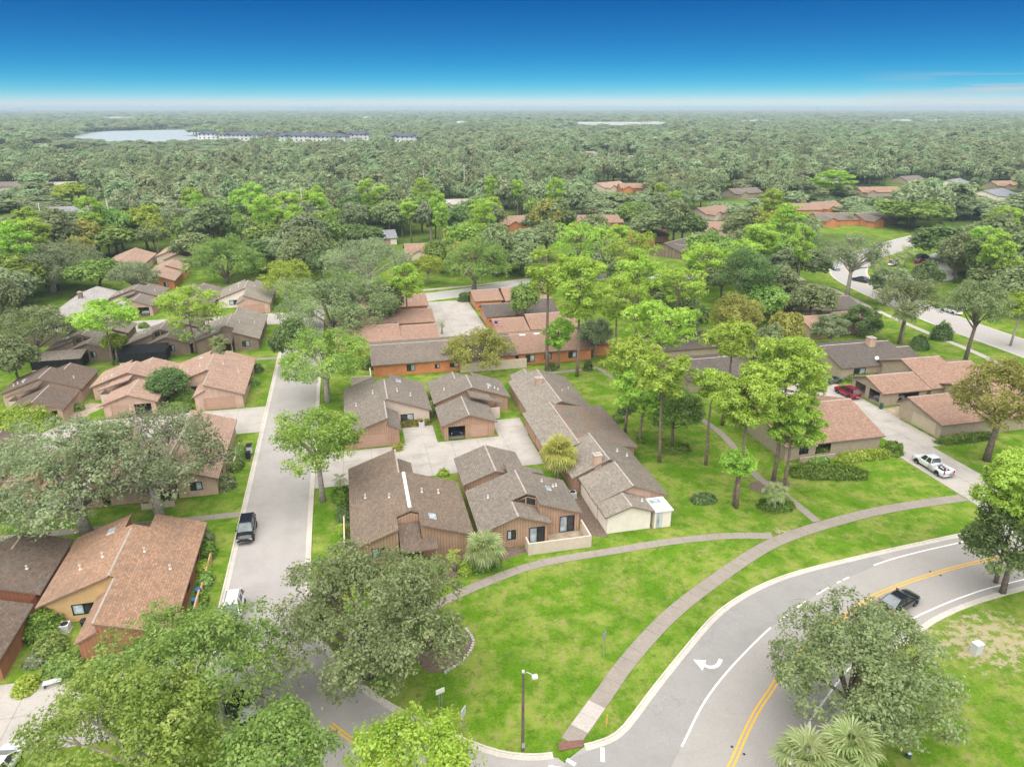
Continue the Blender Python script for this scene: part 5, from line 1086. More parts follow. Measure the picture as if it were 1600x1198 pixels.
CLEAR = [(69.2, 290.31, 11.16),
    (67.1, 281.6, 9.9),
    (65.0, 272.8, 9.9),
    (62.9, 264.0, 9.9),
    (101.31, 284.75, 13.64),
    (98.3, 276.3, 12.100000000000001),
    (95.3, 267.8, 12.100000000000001),
    (92.3, 259.3, 12.100000000000001),
    (155.73, 417.43, 12.4),
    (152.6, 409.0, 11.0),
    (149.4, 400.6, 11.0),
    (146.3, 392.1, 11.0),
    (143.1, 383.7, 11.0),
    (140.0, 375.3, 11.0),
    (136.9, 366.8, 11.0),
    (167.92, 406.96, 11.16),
    (164.5, 398.6, 9.9),
    (161.1, 390.3, 9.9),
    (157.6, 382.0, 9.9),
    (154.2, 373.7, 9.9),
    (150.8, 365.4, 9.9),
    (147.3, 357.0, 9.9),
    (108.6, 248.2, 8.68),
    (105.0, 240.0, 7.700000000000001),
    (101.4, 231.7, 7.700000000000001),
    (97.8, 223.5, 7.700000000000001),
    (107.67, 221.51, 9.3),
    (103.7, 213.4, 8.25),
    (99.8, 205.3, 8.25),
    (95.9, 197.2, 8.25),
    (161.27, 299.21, 11.16),
    (157.0, 291.3, 9.9),
    (152.7, 283.4, 9.9),
    (148.5, 275.4, 9.9),
    (141.53, 256.22, 9.92),
    (137.2, 248.3, 8.8),
    (132.8, 240.5, 8.8),
    (128.5, 232.6, 8.8),
    (216.43, 367.49, 12.4),
    (211.9, 359.7, 11.0),
    (207.3, 352.0, 11.0),
    (202.7, 344.2, 11.0),
    (198.2, 336.5, 11.0),
    (193.6, 328.7, 11.0),
    (189.0, 321.0, 11.0),
    (204.45, 300.58, 13.64),
    (199.4, 293.1, 12.100000000000001),
    (194.3, 285.7, 12.100000000000001),
    (189.3, 278.3, 12.100000000000001),
    (221.9, 303.71, 9.92),
    (216.6, 296.4, 8.8),
    (211.3, 289.2, 8.8),
    (206.0, 281.9, 8.8),
    (206.12, 268.17, 16.12),
    (200.6, 261.0, 14.3),
    (195.2, 253.9, 14.3),
    (189.7, 246.8, 14.3),
    (218.61, 265.28, 11.16),
    (212.9, 258.3, 9.9),
    (207.2, 251.4, 9.9),
    (201.4, 244.4, 9.9),
    (293.85, 356.35, 14.879999999999999),
    (288.1, 349.4, 13.200000000000001),
    (282.4, 342.5, 13.200000000000001),
    (276.7, 335.5, 13.200000000000001),
    (270.9, 328.6, 13.200000000000001),
    (265.2, 321.6, 13.200000000000001),
    (259.5, 314.7, 13.200000000000001),
    (311.39, 423.9, 11.16),
    (306.1, 416.6, 9.9),
    (300.7, 409.4, 9.9),
    (295.4, 402.1, 9.9),
    (290.1, 394.9, 9.9),
    (284.7, 387.6, 9.9),
    (279.4, 380.4, 9.9),
    (374.23, 387.27, 11.16),
    (368.0, 380.8, 9.9),
    (361.7, 374.3, 9.9),
    (355.5, 367.9, 9.9),
    (349.2, 361.4, 9.9),
    (343.0, 354.9, 9.9),
    (336.7, 348.4, 9.9),
    (346.42, 330.94, 13.64),
    (339.9, 324.7, 12.100000000000001),
    (333.4, 318.5, 12.100000000000001),
    (326.9, 312.3, 12.100000000000001),
    (320.4, 306.1, 12.100000000000001),
    (313.9, 299.9, 12.100000000000001),
    (307.4, 293.6, 12.100000000000001),
    (394.5, 370.22, 12.4),
    (387.9, 364.1, 11.0),
    (381.4, 357.9, 11.0),
    (374.8, 351.7, 11.0),
    (368.2, 345.6, 11.0),
    (361.7, 339.4, 11.0),
    (355.1, 333.3, 11.0),
    (362.59, 412.08, 11.16),
    (356.6, 405.3, 9.9),
    (350.7, 398.6, 9.9),
    (344.8, 391.8, 9.9),
    (338.8, 385.1, 9.9),
    (332.9, 378.3, 9.9),
    (326.9, 371.5, 9.9),
    (-122.5, 364.72, 21.08),
    (-119.6, 356.2, 18.700000000000003),
    (-116.8, 347.7, 18.700000000000003),
    (-113.9, 339.1, 18.700000000000003),
    (-240.55, 807.87, 12.4),
    (-238.0, 799.2, 11.0),
    (-235.4, 790.6, 11.0),
    (-232.8, 782.0, 11.0),
    (-230.3, 773.4, 11.0),
    (-227.7, 764.7, 11.0),
    (-225.1, 756.1, 11.0),
    (-220.13, 813.7, 12.4),
    (-217.8, 805.0, 11.0),
    (-215.4, 796.3, 11.0),
    (-213.1, 787.6, 11.0),
    (-210.7, 778.9, 11.0),
    (-208.4, 770.3, 11.0),
    (-206.0, 761.6, 11.0),
    (-165.49, 491.59, 11.16),
    (-162.6, 483.1, 9.9),
    (-159.7, 474.5, 9.9),
    (-156.9, 466.0, 9.9),
    (-154.0, 457.5, 9.9),
    (-151.1, 448.9, 9.9),
    (-148.3, 440.4, 9.9),
    (-197.43, 498.96, 12.4),
    (-194.1, 490.6, 11.0),
    (-190.8, 482.2, 11.0),
    (-187.5, 473.9, 11.0),
    (-184.2, 465.5, 11.0),
    (-180.9, 457.1, 11.0),
    (-177.6, 448.7, 11.0),
    (23.89, 234.88, 7.4399999999999995),
    (23.0, 225.9, 6.6000000000000005),
    (22.1, 217.0, 6.6000000000000005),
    (21.2, 208.0, 6.6000000000000005),
    (245.66, 728.14, 16.12),
    (242.8, 719.6, 14.3),
    (239.9, 711.1, 14.3),
    (237.0, 702.6, 14.3),
    (234.2, 694.0, 14.3),
    (231.3, 685.5, 14.3),
    (228.4, 677.0, 14.3),
    (254.4, 704.15, 13.64),
    (251.3, 695.7, 12.100000000000001),
    (248.3, 687.2, 12.100000000000001),
    (245.2, 678.8, 12.100000000000001),
    (242.2, 670.3, 12.100000000000001),
    (239.1, 661.8, 12.100000000000001),
    (236.1, 653.4, 12.100000000000001),
    (264.07, 651.9, 12.4),
    (260.7, 643.6, 11.0),
    (257.3, 635.2, 11.0),
    (253.9, 626.9, 11.0),
    (250.6, 618.5, 11.0),
    (247.2, 610.2, 11.0),
    (243.8, 601.9, 11.0),
    (7.42, 264.33, 12.4),
    (7.2, 255.3, 11.0),
    (6.9, 246.3, 11.0),
    (6.7, 237.3, 11.0),
    (52.53, 352.8, 9.92),
    (51.2, 343.9, 8.8),
    (49.9, 335.0, 8.8),
    (48.6, 326.1, 8.8),
    (-181.24, 1159.9, 17.407509138839448),
    (-132.84, 1107.4, 30.58881017659165),
    (-93.39, 1118.57, 15.075130463374038),
    (-50.73, 1050.02, 34.27608610619776),
    (-12.63, 1023.01, 28.07093258697231),
    (26.79, 1090.82, 25.12521743895673),
    (86.83, 1000.05, 27.135234834073234),
    (729.06, 1926.61, 99.53913894476634),
    (819.19, 1869.36, 34.025372832693705),
    (567.23, 1927.53, 18.71395505798154),
    (1364.18, 2285.32, 53.626946312397784),
    (1844.9, 2174.33, 42.901557049918225),
    (1949.41, 2150.21, 38.611401344926406),
    (3600.05, 3452.49, 45.812734135448395),
    (-913.1, 3538.45, 71.26425309958634),
    (128.47, 3297.98, 35.63212654979317),
    (342.47, 2133.26, 27.40932811522552)]
CLEARP = [[(-75, 100),
    (-75, 250),
    (-40, 262),
    (-14, 200),
    (-14, 100)], [(-16, 100),
    (-16, 196),
    (62, 202),
    (62, 100)], [(62, 60),
    (62, 126),
    (90, 150),
    (118, 152),
    (118, 60)], [(116, 60),
    (118, 170),
    (146, 200),
    (262, 262),
    (262, 236),
    (196, 195),
    (150, 150),
    (148, 60)], [(4, 205),
    (8, 255),
    (30, 255),
    (30, 205)], [(126.3, 174.78),
    (172.47, 227.31),
    (237.54, 250.66),
    (201.8, 175.05),
    (316.85, 282.63),
    (171.81, 172.78),
    (148.45, 147.51),
    (119.7, 154.15)]]
LOWZ = [(60.9, 255.3, 9.9),
    (58.8, 246.5, 9.9),
    (56.7, 237.8, 9.9),
    (54.6, 229.0, 9.9),
    (52.5, 220.3, 9.9),
    (89.2, 250.8, 12.100000000000001),
    (86.2, 242.4, 12.100000000000001),
    (83.2, 233.9, 12.100000000000001),
    (80.2, 225.4, 12.100000000000001),
    (77.2, 216.9, 12.100000000000001),
    (133.7, 358.4, 11.0),
    (130.6, 350.0, 11.0),
    (127.4, 341.5, 11.0),
    (124.3, 333.1, 11.0),
    (121.1, 324.7, 11.0),
    (118.0, 316.2, 11.0),
    (114.8, 307.8, 11.0),
    (111.7, 299.4, 11.0),
    (108.5, 290.9, 11.0),
    (143.9, 348.7, 9.9),
    (140.5, 340.4, 9.9),
    (137.0, 332.1, 9.9),
    (133.6, 323.8, 9.9),
    (130.2, 315.4, 9.9),
    (126.7, 307.1, 9.9),
    (123.3, 298.8, 9.9),
    (119.9, 290.5, 9.9),
    (116.4, 282.2, 9.9),
    (94.2, 215.2, 7.700000000000001),
    (90.6, 207.0, 7.700000000000001),
    (87.0, 198.7, 7.700000000000001),
    (83.3, 190.5, 7.700000000000001),
    (79.7, 182.2, 7.700000000000001),
    (91.9, 189.1, 8.25),
    (88.0, 181.0, 8.25),
    (84.1, 172.9, 8.25),
    (80.1, 164.8, 8.25),
    (76.2, 156.8, 8.25),
    (144.2, 267.5, 9.9),
    (139.9, 259.6, 9.9),
    (135.6, 251.7, 9.9),
    (131.4, 243.8, 9.9),
    (127.1, 235.8, 9.9),
    (124.1, 224.7, 8.8),
    (119.8, 216.8, 8.8),
    (115.4, 209.0, 8.8),
    (111.1, 201.1, 8.8),
    (106.7, 193.2, 8.8),
    (184.5, 313.2, 11.0),
    (179.9, 305.4, 11.0),
    (175.3, 297.7, 11.0),
    (170.8, 289.9, 11.0),
    (166.2, 282.2, 11.0),
    (161.6, 274.4, 11.0),
    (157.1, 266.7, 11.0),
    (152.5, 258.9, 11.0),
    (147.9, 251.2, 11.0),
    (184.2, 270.8, 12.100000000000001),
    (179.1, 263.4, 12.100000000000001),
    (174.1, 255.9, 12.100000000000001),
    (169.0, 248.5, 12.100000000000001),
    (164.0, 241.0, 12.100000000000001),
    (200.7, 274.6, 8.8),
    (195.4, 267.4, 8.8),
    (190.0, 260.1, 8.8),
    (184.7, 252.8, 8.8),
    (179.4, 245.6, 8.8),
    (184.2, 239.6, 14.3),
    (178.7, 232.5, 14.3),
    (173.2, 225.4, 14.3),
    (167.7, 218.2, 14.3),
    (162.2, 211.1, 14.3),
    (195.7, 237.5, 9.9),
    (190.0, 230.6, 9.9),
    (184.3, 223.6, 9.9),
    (178.5, 216.7, 9.9),
    (172.8, 209.7, 9.9),
    (253.8, 307.7, 13.200000000000001),
    (248.0, 300.8, 13.200000000000001),
    (242.3, 293.9, 13.200000000000001),
    (236.6, 286.9, 13.200000000000001),
    (230.9, 280.0, 13.200000000000001),
    (225.1, 273.0, 13.200000000000001),
    (219.4, 266.1, 13.200000000000001),
    (213.7, 259.1, 13.200000000000001),
    (208.0, 252.2, 13.200000000000001),
    (274.1, 373.1, 9.9),
    (268.8, 365.9, 9.9),
    (263.4, 358.6, 9.9),
    (258.1, 351.4, 9.9),
    (252.8, 344.1, 9.9),
    (247.5, 336.9, 9.9),
    (242.1, 329.6, 9.9),
    (236.8, 322.4, 9.9),
    (231.5, 315.1, 9.9),
    (330.5, 342.0, 9.9),
    (324.2, 335.5, 9.9),
    (317.9, 329.0, 9.9),
    (311.7, 322.6, 9.9),
    (305.4, 316.1, 9.9),
    (299.2, 309.6, 9.9),
    (292.9, 303.1, 9.9),
    (286.7, 296.7, 9.9),
    (280.4, 290.2, 9.9),
    (300.9, 287.4, 12.100000000000001),
    (294.4, 281.2, 12.100000000000001),
    (287.9, 275.0, 12.100000000000001),
    (281.3, 268.8, 12.100000000000001),
    (274.8, 262.6, 12.100000000000001),
    (268.3, 256.3, 12.100000000000001),
    (261.8, 250.1, 12.100000000000001),
    (255.3, 243.9, 12.100000000000001),
    (248.8, 237.7, 12.100000000000001),
    (348.6, 327.1, 11.0),
    (342.0, 320.9, 11.0),
    (335.4, 314.8, 11.0),
    (328.9, 308.6, 11.0),
    (322.3, 302.5, 11.0),
    (315.7, 296.3, 11.0),
    (309.2, 290.2, 11.0),
    (302.6, 284.0, 11.0),
    (296.1, 277.8, 11.0),
    (321.0, 364.8, 9.9),
    (315.0, 358.0, 9.9),
    (309.1, 351.3, 9.9),
    (303.1, 344.5, 9.9),
    (297.2, 337.8, 9.9),
    (291.2, 331.0, 9.9),
    (285.3, 324.2, 9.9),
    (279.4, 317.5, 9.9),
    (273.4, 310.7, 9.9),
    (-111.0, 330.6, 18.700000000000003),
    (-108.2, 322.1, 18.700000000000003),
    (-105.3, 313.5, 18.700000000000003),
    (-102.4, 305.0, 18.700000000000003),
    (-99.6, 296.5, 18.700000000000003),
    (-222.6, 747.5, 11.0),
    (-220.0, 738.9, 11.0),
    (-217.4, 730.2, 11.0),
    (-214.9, 721.6, 11.0),
    (-212.3, 713.0, 11.0),
    (-209.7, 704.4, 11.0),
    (-207.2, 695.7, 11.0),
    (-204.6, 687.1, 11.0),
    (-202.0, 678.5, 11.0),
    (-203.7, 752.9, 11.0),
    (-201.3, 744.2, 11.0),
    (-199.0, 735.5, 11.0),
    (-196.6, 726.8, 11.0),
    (-194.3, 718.1, 11.0),
    (-191.9, 709.4, 11.0),
    (-189.6, 700.8, 11.0),
    (-187.2, 692.1, 11.0),
    (-184.9, 683.4, 11.0),
    (-145.4, 431.9, 9.9),
    (-142.5, 423.4, 9.9),
    (-139.6, 414.8, 9.9),
    (-136.8, 406.3, 9.9),
    (-133.9, 397.8, 9.9),
    (-131.0, 389.2, 9.9),
    (-128.2, 380.7, 9.9),
    (-125.3, 372.2, 9.9),
    (-122.4, 363.6, 9.9),
    (-174.3, 440.4, 11.0),
    (-170.9, 432.0, 11.0),
    (-167.6, 423.6, 11.0),
    (-164.3, 415.3, 11.0),
    (-161.0, 406.9, 11.0),
    (-157.7, 398.5, 11.0),
    (-154.4, 390.2, 11.0),
    (-151.1, 381.8, 11.0),
    (-147.8, 373.4, 11.0),
    (20.2, 199.1, 6.6000000000000005),
    (19.3, 190.1, 6.6000000000000005),
    (18.4, 181.2, 6.6000000000000005),
    (17.5, 172.2, 6.6000000000000005),
    (16.6, 163.2, 6.6000000000000005),
    (225.5, 668.4, 14.3),
    (222.6, 659.9, 14.3),
    (219.8, 651.4, 14.3),
    (216.9, 642.9, 14.3),
    (214.0, 634.3, 14.3),
    (211.1, 625.8, 14.3),
    (208.3, 617.3, 14.3),
    (205.4, 608.8, 14.3),
    (202.5, 600.2, 14.3),
    (233.0, 644.9, 12.100000000000001),
    (229.9, 636.4, 12.100000000000001),
    (226.9, 628.0, 12.100000000000001),
    (223.8, 619.5, 12.100000000000001),
    (220.8, 611.0, 12.100000000000001),
    (217.7, 602.6, 12.100000000000001),
    (214.6, 594.1, 12.100000000000001),
    (211.6, 585.6, 12.100000000000001),
    (208.5, 577.2, 12.100000000000001),
    (240.4, 593.5, 11.0),
    (237.0, 585.2, 11.0),
    (233.7, 576.8, 11.0),
    (230.3, 568.5, 11.0),
    (226.9, 560.1, 11.0),
    (223.5, 551.8, 11.0),
    (220.1, 543.5, 11.0),
    (216.8, 535.1, 11.0),
    (213.4, 526.8, 11.0),
    (6.4, 228.3, 11.0),
    (6.2, 219.3, 11.0),
    (5.9, 210.4, 11.0),
    (5.7, 201.4, 11.0),
    (5.4, 192.4, 11.0),
    (47.2, 317.2, 8.8),
    (45.9, 308.3, 8.8),
    (44.6, 299.4, 8.8),
    (43.3, 290.5, 8.8),
    (41.9, 281.6, 8.8),
    (-181.2, 1159.9, 15.82500830803586),
    (-176.6, 1130.3, 15.82500830803586),
    (-172.0, 1100.6, 15.82500830803586),
    (-167.3, 1071.0, 15.82500830803586),
    (-162.7, 1041.3, 15.82500830803586),
    (-158.1, 1011.7, 15.82500830803586),
    (-153.5, 982.1, 15.82500830803586),
    (-148.8, 952.4, 15.82500830803586),
    (-144.2, 922.8, 15.82500830803586),
    (-132.8, 1107.4, 27.808009251446954),
    (-129.3, 1077.6, 27.808009251446954),
    (-125.7, 1047.8, 27.808009251446954),
    (-122.1, 1018.0, 27.808009251446954),
    (-118.5, 988.3, 27.808009251446954),
    (-115.0, 958.5, 27.808009251446954),
    (-111.4, 928.7, 27.808009251446954),
    (-107.8, 898.9, 27.808009251446954),
    (-104.3, 869.1, 27.808009251446954),
    (-93.4, 1118.6, 13.70466405761276),
    (-90.9, 1088.7, 13.70466405761276),
    (-88.4, 1058.8, 13.70466405761276),
    (-85.9, 1028.9, 13.70466405761276),
    (-83.4, 999.0, 13.70466405761276),
    (-80.9, 969.1, 13.70466405761276),
    (-78.4, 939.2, 13.70466405761276),
    (-75.9, 909.3, 13.70466405761276),
    (-73.4, 879.4, 13.70466405761276),
    (-50.7, 1050.0, 31.160078278361595),
    (-49.3, 1020.1, 31.160078278361595),
    (-47.8, 990.1, 31.160078278361595),
    (-46.4, 960.1, 31.160078278361595),
    (-44.9, 930.2, 31.160078278361595),
    (-43.5, 900.2, 31.160078278361595),
    (-42.0, 870.2, 31.160078278361595),
    (-40.6, 840.3, 31.160078278361595),
    (-39.1, 810.3, 31.160078278361595),
    (-12.6, 1023.0, 25.519029624520282),
    (-12.3, 993.0, 25.519029624520282),
    (-11.9, 963.0, 25.519029624520282),
    (-11.5, 933.0, 25.519029624520282),
    (-11.1, 903.0, 25.519029624520282),
    (-10.8, 873.0, 25.519029624520282),
    (-10.4, 843.0, 25.519029624520282),
    (-10.0, 813.0, 25.519029624520282),
    (-9.7, 783.0, 25.519029624520282),
    (26.8, 1090.8, 22.841106762687936),
    (26.1, 1060.8, 22.841106762687936),
    (25.3, 1030.8, 22.841106762687936),
    (24.6, 1000.8, 22.841106762687936),
    (23.8, 970.9, 22.841106762687936),
    (23.1, 940.9, 22.841106762687936),
    (22.4, 910.9, 22.841106762687936),
    (21.6, 880.9, 22.841106762687936),
    (20.9, 850.9, 22.841106762687936),
    (86.8, 1000.0, 24.668395303702937),
    (84.2, 970.2, 24.668395303702937),
    (81.6, 940.3, 24.668395303702937),
    (79.0, 910.4, 24.668395303702937),
    (76.4, 880.5, 24.668395303702937),
    (73.9, 850.6, 24.668395303702937),
    (71.3, 820.7, 24.668395303702937),
    (68.7, 790.8, 24.668395303702937),
    (66.1, 760.9, 24.668395303702937),
    (729.1, 1926.6, 109.49305283924298),
    (713.1, 1884.5, 109.49305283924298),
    (697.2, 1842.4, 109.49305283924298),
    (681.3, 1800.3, 109.49305283924298),
    (665.4, 1758.3, 109.49305283924298),
    (649.4, 1716.2, 109.49305283924298),
    (633.5, 1674.1, 109.49305283924298),
    (617.6, 1632.0, 109.49305283924298),
    (601.6, 1589.9, 109.49305283924298),
    (585.7, 1547.8, 109.49305283924298),
    (569.8, 1505.7, 109.49305283924298),
    (553.9, 1463.6, 109.49305283924298),
    (537.9, 1421.6, 109.49305283924298),
    (522.0, 1379.5, 109.49305283924298),
    (506.1, 1337.4, 109.49305283924298),
    (490.2, 1295.3, 109.49305283924298),
    (474.2, 1253.2, 109.49305283924298),
    (458.3, 1211.1, 109.49305283924298),
    (819.2, 1869.4, 37.42791011596308),
    (801.1, 1828.1, 37.42791011596308),
    (783.1, 1786.9, 37.42791011596308),
    (765.0, 1745.7, 37.42791011596308),
    (746.9, 1704.5, 37.42791011596308),
    (728.9, 1663.3, 37.42791011596308),
    (710.8, 1622.1, 37.42791011596308),
    (692.8, 1580.8, 37.42791011596308),
    (674.7, 1539.6, 37.42791011596308),
    (656.6, 1498.4, 37.42791011596308),
    (638.6, 1457.2, 37.42791011596308),
    (620.5, 1416.0, 37.42791011596308),
    (602.4, 1374.8, 37.42791011596308),
    (584.4, 1333.5, 37.42791011596308),
    (566.3, 1292.3, 37.42791011596308),
    (548.3, 1251.1, 37.42791011596308),
    (530.2, 1209.9, 37.42791011596308),
    (512.1, 1168.7, 37.42791011596308),
    (567.2, 1927.5, 20.585350563779695),
    (554.5, 1884.4, 20.585350563779695),
    (541.8, 1841.2, 20.585350563779695),
    (529.1, 1798.0, 20.585350563779695),
    (516.4, 1754.9, 20.585350563779695),
    (503.7, 1711.7, 20.585350563779695),
    (491.0, 1668.5, 20.585350563779695),
    (478.3, 1625.3, 20.585350563779695),
    (465.6, 1582.2, 20.585350563779695),
    (452.9, 1539.0, 20.585350563779695),
    (440.2, 1495.8, 20.585350563779695),
    (427.5, 1452.7, 20.585350563779695),
    (414.8, 1409.5, 20.585350563779695),
    (402.1, 1366.3, 20.585350563779695),
    (389.4, 1323.2, 20.585350563779695),
    (376.7, 1280.0, 20.585350563779695),
    (364.0, 1236.8, 20.585350563779695),
    (351.3, 1193.6, 20.585350563779695),
    (1364.2, 2285.3, 58.98964094363757),
    (1341.1, 2246.7, 58.98964094363757),
    (1318.0, 2208.0, 58.98964094363757),
    (1295.0, 2169.4, 58.98964094363757),
    (1271.9, 2130.8, 58.98964094363757),
    (1248.9, 2092.1, 58.98964094363757),
    (1225.8, 2053.5, 58.98964094363757),
    (1202.7, 2014.8, 58.98964094363757),
    (1179.7, 1976.2, 58.98964094363757),
    (1156.6, 1937.6, 58.98964094363757),
    (1133.5, 1898.9, 58.98964094363757),
    (1110.5, 1860.3, 58.98964094363757),
    (1087.4, 1821.6, 58.98964094363757),
    (1064.3, 1783.0, 58.98964094363757),
    (1041.3, 1744.4, 58.98964094363757),
    (1018.2, 1705.7, 58.98964094363757),
    (995.1, 1667.1, 58.98964094363757),
    (972.1, 1628.5, 58.98964094363757),
    (1844.9, 2174.3, 47.19171275491005),
    (1815.8, 2140.0, 47.19171275491005),
    (1786.7, 2105.7, 47.19171275491005),
    (1757.6, 2071.4, 47.19171275491005),
    (1728.4, 2037.1, 47.19171275491005),
    (1699.3, 2002.8, 47.19171275491005),
    (1670.2, 1968.5, 47.19171275491005),
    (1641.1, 1934.1, 47.19171275491005),
    (1612.0, 1899.8, 47.19171275491005),
    (1582.9, 1865.5, 47.19171275491005),
    (1553.8, 1831.2, 47.19171275491005),
    (1524.6, 1796.9, 47.19171275491005),
    (1495.5, 1762.6, 47.19171275491005),
    (1466.4, 1728.3, 47.19171275491005),
    (1437.3, 1694.0, 47.19171275491005),
    (1408.2, 1659.6, 47.19171275491005),
    (1379.1, 1625.3, 47.19171275491005),
    (1350.0, 1591.0, 47.19171275491005),
    (1949.4, 2150.2, 42.47254147941905),
    (1919.2, 2116.9, 42.47254147941905),
    (1889.0, 2083.5, 42.47254147941905),
    (1858.7, 2050.2, 42.47254147941905),
    (1828.5, 2016.9, 42.47254147941905),
    (1798.3, 1983.5, 42.47254147941905),
    (1768.1, 1950.2, 42.47254147941905),
    (1737.8, 1916.8, 42.47254147941905),
    (1707.6, 1883.5, 42.47254147941905),
    (1677.4, 1850.2, 42.47254147941905),
    (1647.2, 1816.8, 42.47254147941905),
    (1616.9, 1783.5, 42.47254147941905),
    (1586.7, 1750.1, 42.47254147941905),
    (1556.5, 1716.8, 42.47254147941905),
    (1526.3, 1683.5, 42.47254147941905),
    (1496.0, 1650.1, 42.47254147941905),
    (1465.8, 1616.8, 42.47254147941905),
    (1435.6, 1583.5, 42.47254147941905),
    (3600.1, 3452.5, 50.39400754899324),
    (3567.6, 3421.3, 50.39400754899324),
    (3535.1, 3390.2, 50.39400754899324),
    (3502.6, 3359.0, 50.39400754899324),
    (3470.1, 3327.9, 50.39400754899324),
    (3437.7, 3296.8, 50.39400754899324),
    (3405.2, 3265.6, 50.39400754899324),
    (3372.7, 3234.5, 50.39400754899324),
    (3340.2, 3203.3, 50.39400754899324),
    (3307.7, 3172.2, 50.39400754899324),
    (3275.3, 3141.0, 50.39400754899324),
    (3242.8, 3109.9, 50.39400754899324),
    (3210.3, 3078.7, 50.39400754899324),
    (3177.8, 3047.6, 50.39400754899324),
    (3145.4, 3016.4, 50.39400754899324),
    (3112.9, 2985.3, 50.39400754899324),
    (3080.4, 2954.1, 50.39400754899324),
    (3047.9, 2923.0, 50.39400754899324),
    (-913.1, 3538.4, 78.39067840954498),
    (-901.9, 3494.9, 78.39067840954498),
    (-890.6, 3451.3, 78.39067840954498),
    (-879.4, 3407.7, 78.39067840954498),
    (-868.1, 3364.2, 78.39067840954498),
    (-856.9, 3320.6, 78.39067840954498),
    (-845.6, 3277.0, 78.39067840954498),
    (-834.4, 3233.4, 78.39067840954498),
    (-823.1, 3189.9, 78.39067840954498),
    (-811.9, 3146.3, 78.39067840954498),
    (-800.7, 3102.7, 78.39067840954498),
    (-789.4, 3059.2, 78.39067840954498),
    (-778.2, 3015.6, 78.39067840954498),
    (-766.9, 2972.0, 78.39067840954498),
    (-755.7, 2928.4, 78.39067840954498),
    (-744.4, 2884.9, 78.39067840954498),
    (-733.2, 2841.3, 78.39067840954498),
    (-722.0, 2797.7, 78.39067840954498),
    (128.5, 3298.0, 39.19533920477249),
    (126.7, 3253.0, 39.19533920477249),
    (125.0, 3208.0, 39.19533920477249),
    (123.2, 3163.1, 39.19533920477249),
    (121.5, 3118.1, 39.19533920477249),
    (119.7, 3073.2, 39.19533920477249),
    (118.0, 3028.2, 39.19533920477249),
    (116.2, 2983.2, 39.19533920477249),
    (114.5, 2938.3, 39.19533920477249),
    (112.7, 2893.3, 39.19533920477249),
    (111.0, 2848.3, 39.19533920477249),
    (109.2, 2803.4, 39.19533920477249),
    (107.5, 2758.4, 39.19533920477249),
    (105.7, 2713.4, 39.19533920477249),
    (103.9, 2668.5, 39.19533920477249),
    (102.2, 2623.5, 39.19533920477249),
    (100.4, 2578.5, 39.19533920477249),
    (98.7, 2533.6, 39.19533920477249),
    (342.5, 2133.3, 30.150260926748075),
    (335.3, 2088.8, 30.150260926748075),
    (328.2, 2044.4, 30.150260926748075),
    (321.1, 2000.0, 30.150260926748075),
    (313.9, 1955.5, 30.150260926748075),
    (306.8, 1911.1, 30.150260926748075),
    (299.7, 1866.7, 30.150260926748075),
    (292.5, 1822.2, 30.150260926748075),
    (285.4, 1777.8, 30.150260926748075),
    (278.3, 1733.4, 30.150260926748075),
    (271.1, 1688.9, 30.150260926748075),
    (264.0, 1644.5, 30.150260926748075),
    (256.9, 1600.1, 30.150260926748075),
    (249.7, 1555.7, 30.150260926748075),
    (242.6, 1511.2, 30.150260926748075),
    (235.5, 1466.8, 30.150260926748075),
    (228.3, 1422.4, 30.150260926748075),
    (221.2, 1377.9, 30.150260926748075)]
LAKEF = [(-440.97, 1312.63),
    (-265.79, 1099.67),
    (-126.82, 1147.33),
    (-76.9, 699.76),
    (-154.73, 625.77),
    (-247.29, 715.49)]
LAKE = [(-485.2, 1580.8),
    (-478.59, 1765.16),
    (-379.25, 1840.64),
    (-193.96, 1851.54),
    (-190.48, 1610.59),
    (-238.84, 1542.51),
    (-258.96, 1458.59),
    (-157.31, 1113.05),
    (-199.12, 1066.06),
    (-264.72, 1046.59),
    (-373.81, 1183.31)]
FLATS = [(-181.24, 1159.9, 0.0, 31.7, 18.0, 'leftmost slate-roofed white apartment block by the lake'),
    (-132.84, 1107.4, -0.314, 55.6, 18.0, 'slate-roofed white apartment block at the right end of the lake'),
    (-93.39, 1118.57, 0.384, 27.4, 18.0, 'small slate-roofed white block right of the lake'),
    (-50.73, 1050.02, -0.035, 62.3, 18.0, 'fourth slate-roofed white apartment block from the left'),
    (-12.63, 1023.01, -0.384, 51.0, 18.0, 'fifth slate-roofed white apartment block from the left'),
    (26.79, 1090.82, 0.035, 45.7, 18.0, 'sixth slate-roofed white apartment block from the left'),
    (86.83, 1000.05, -0.209, 49.3, 18.0, 'rightmost slate-roofed white apartment block in the woods')]
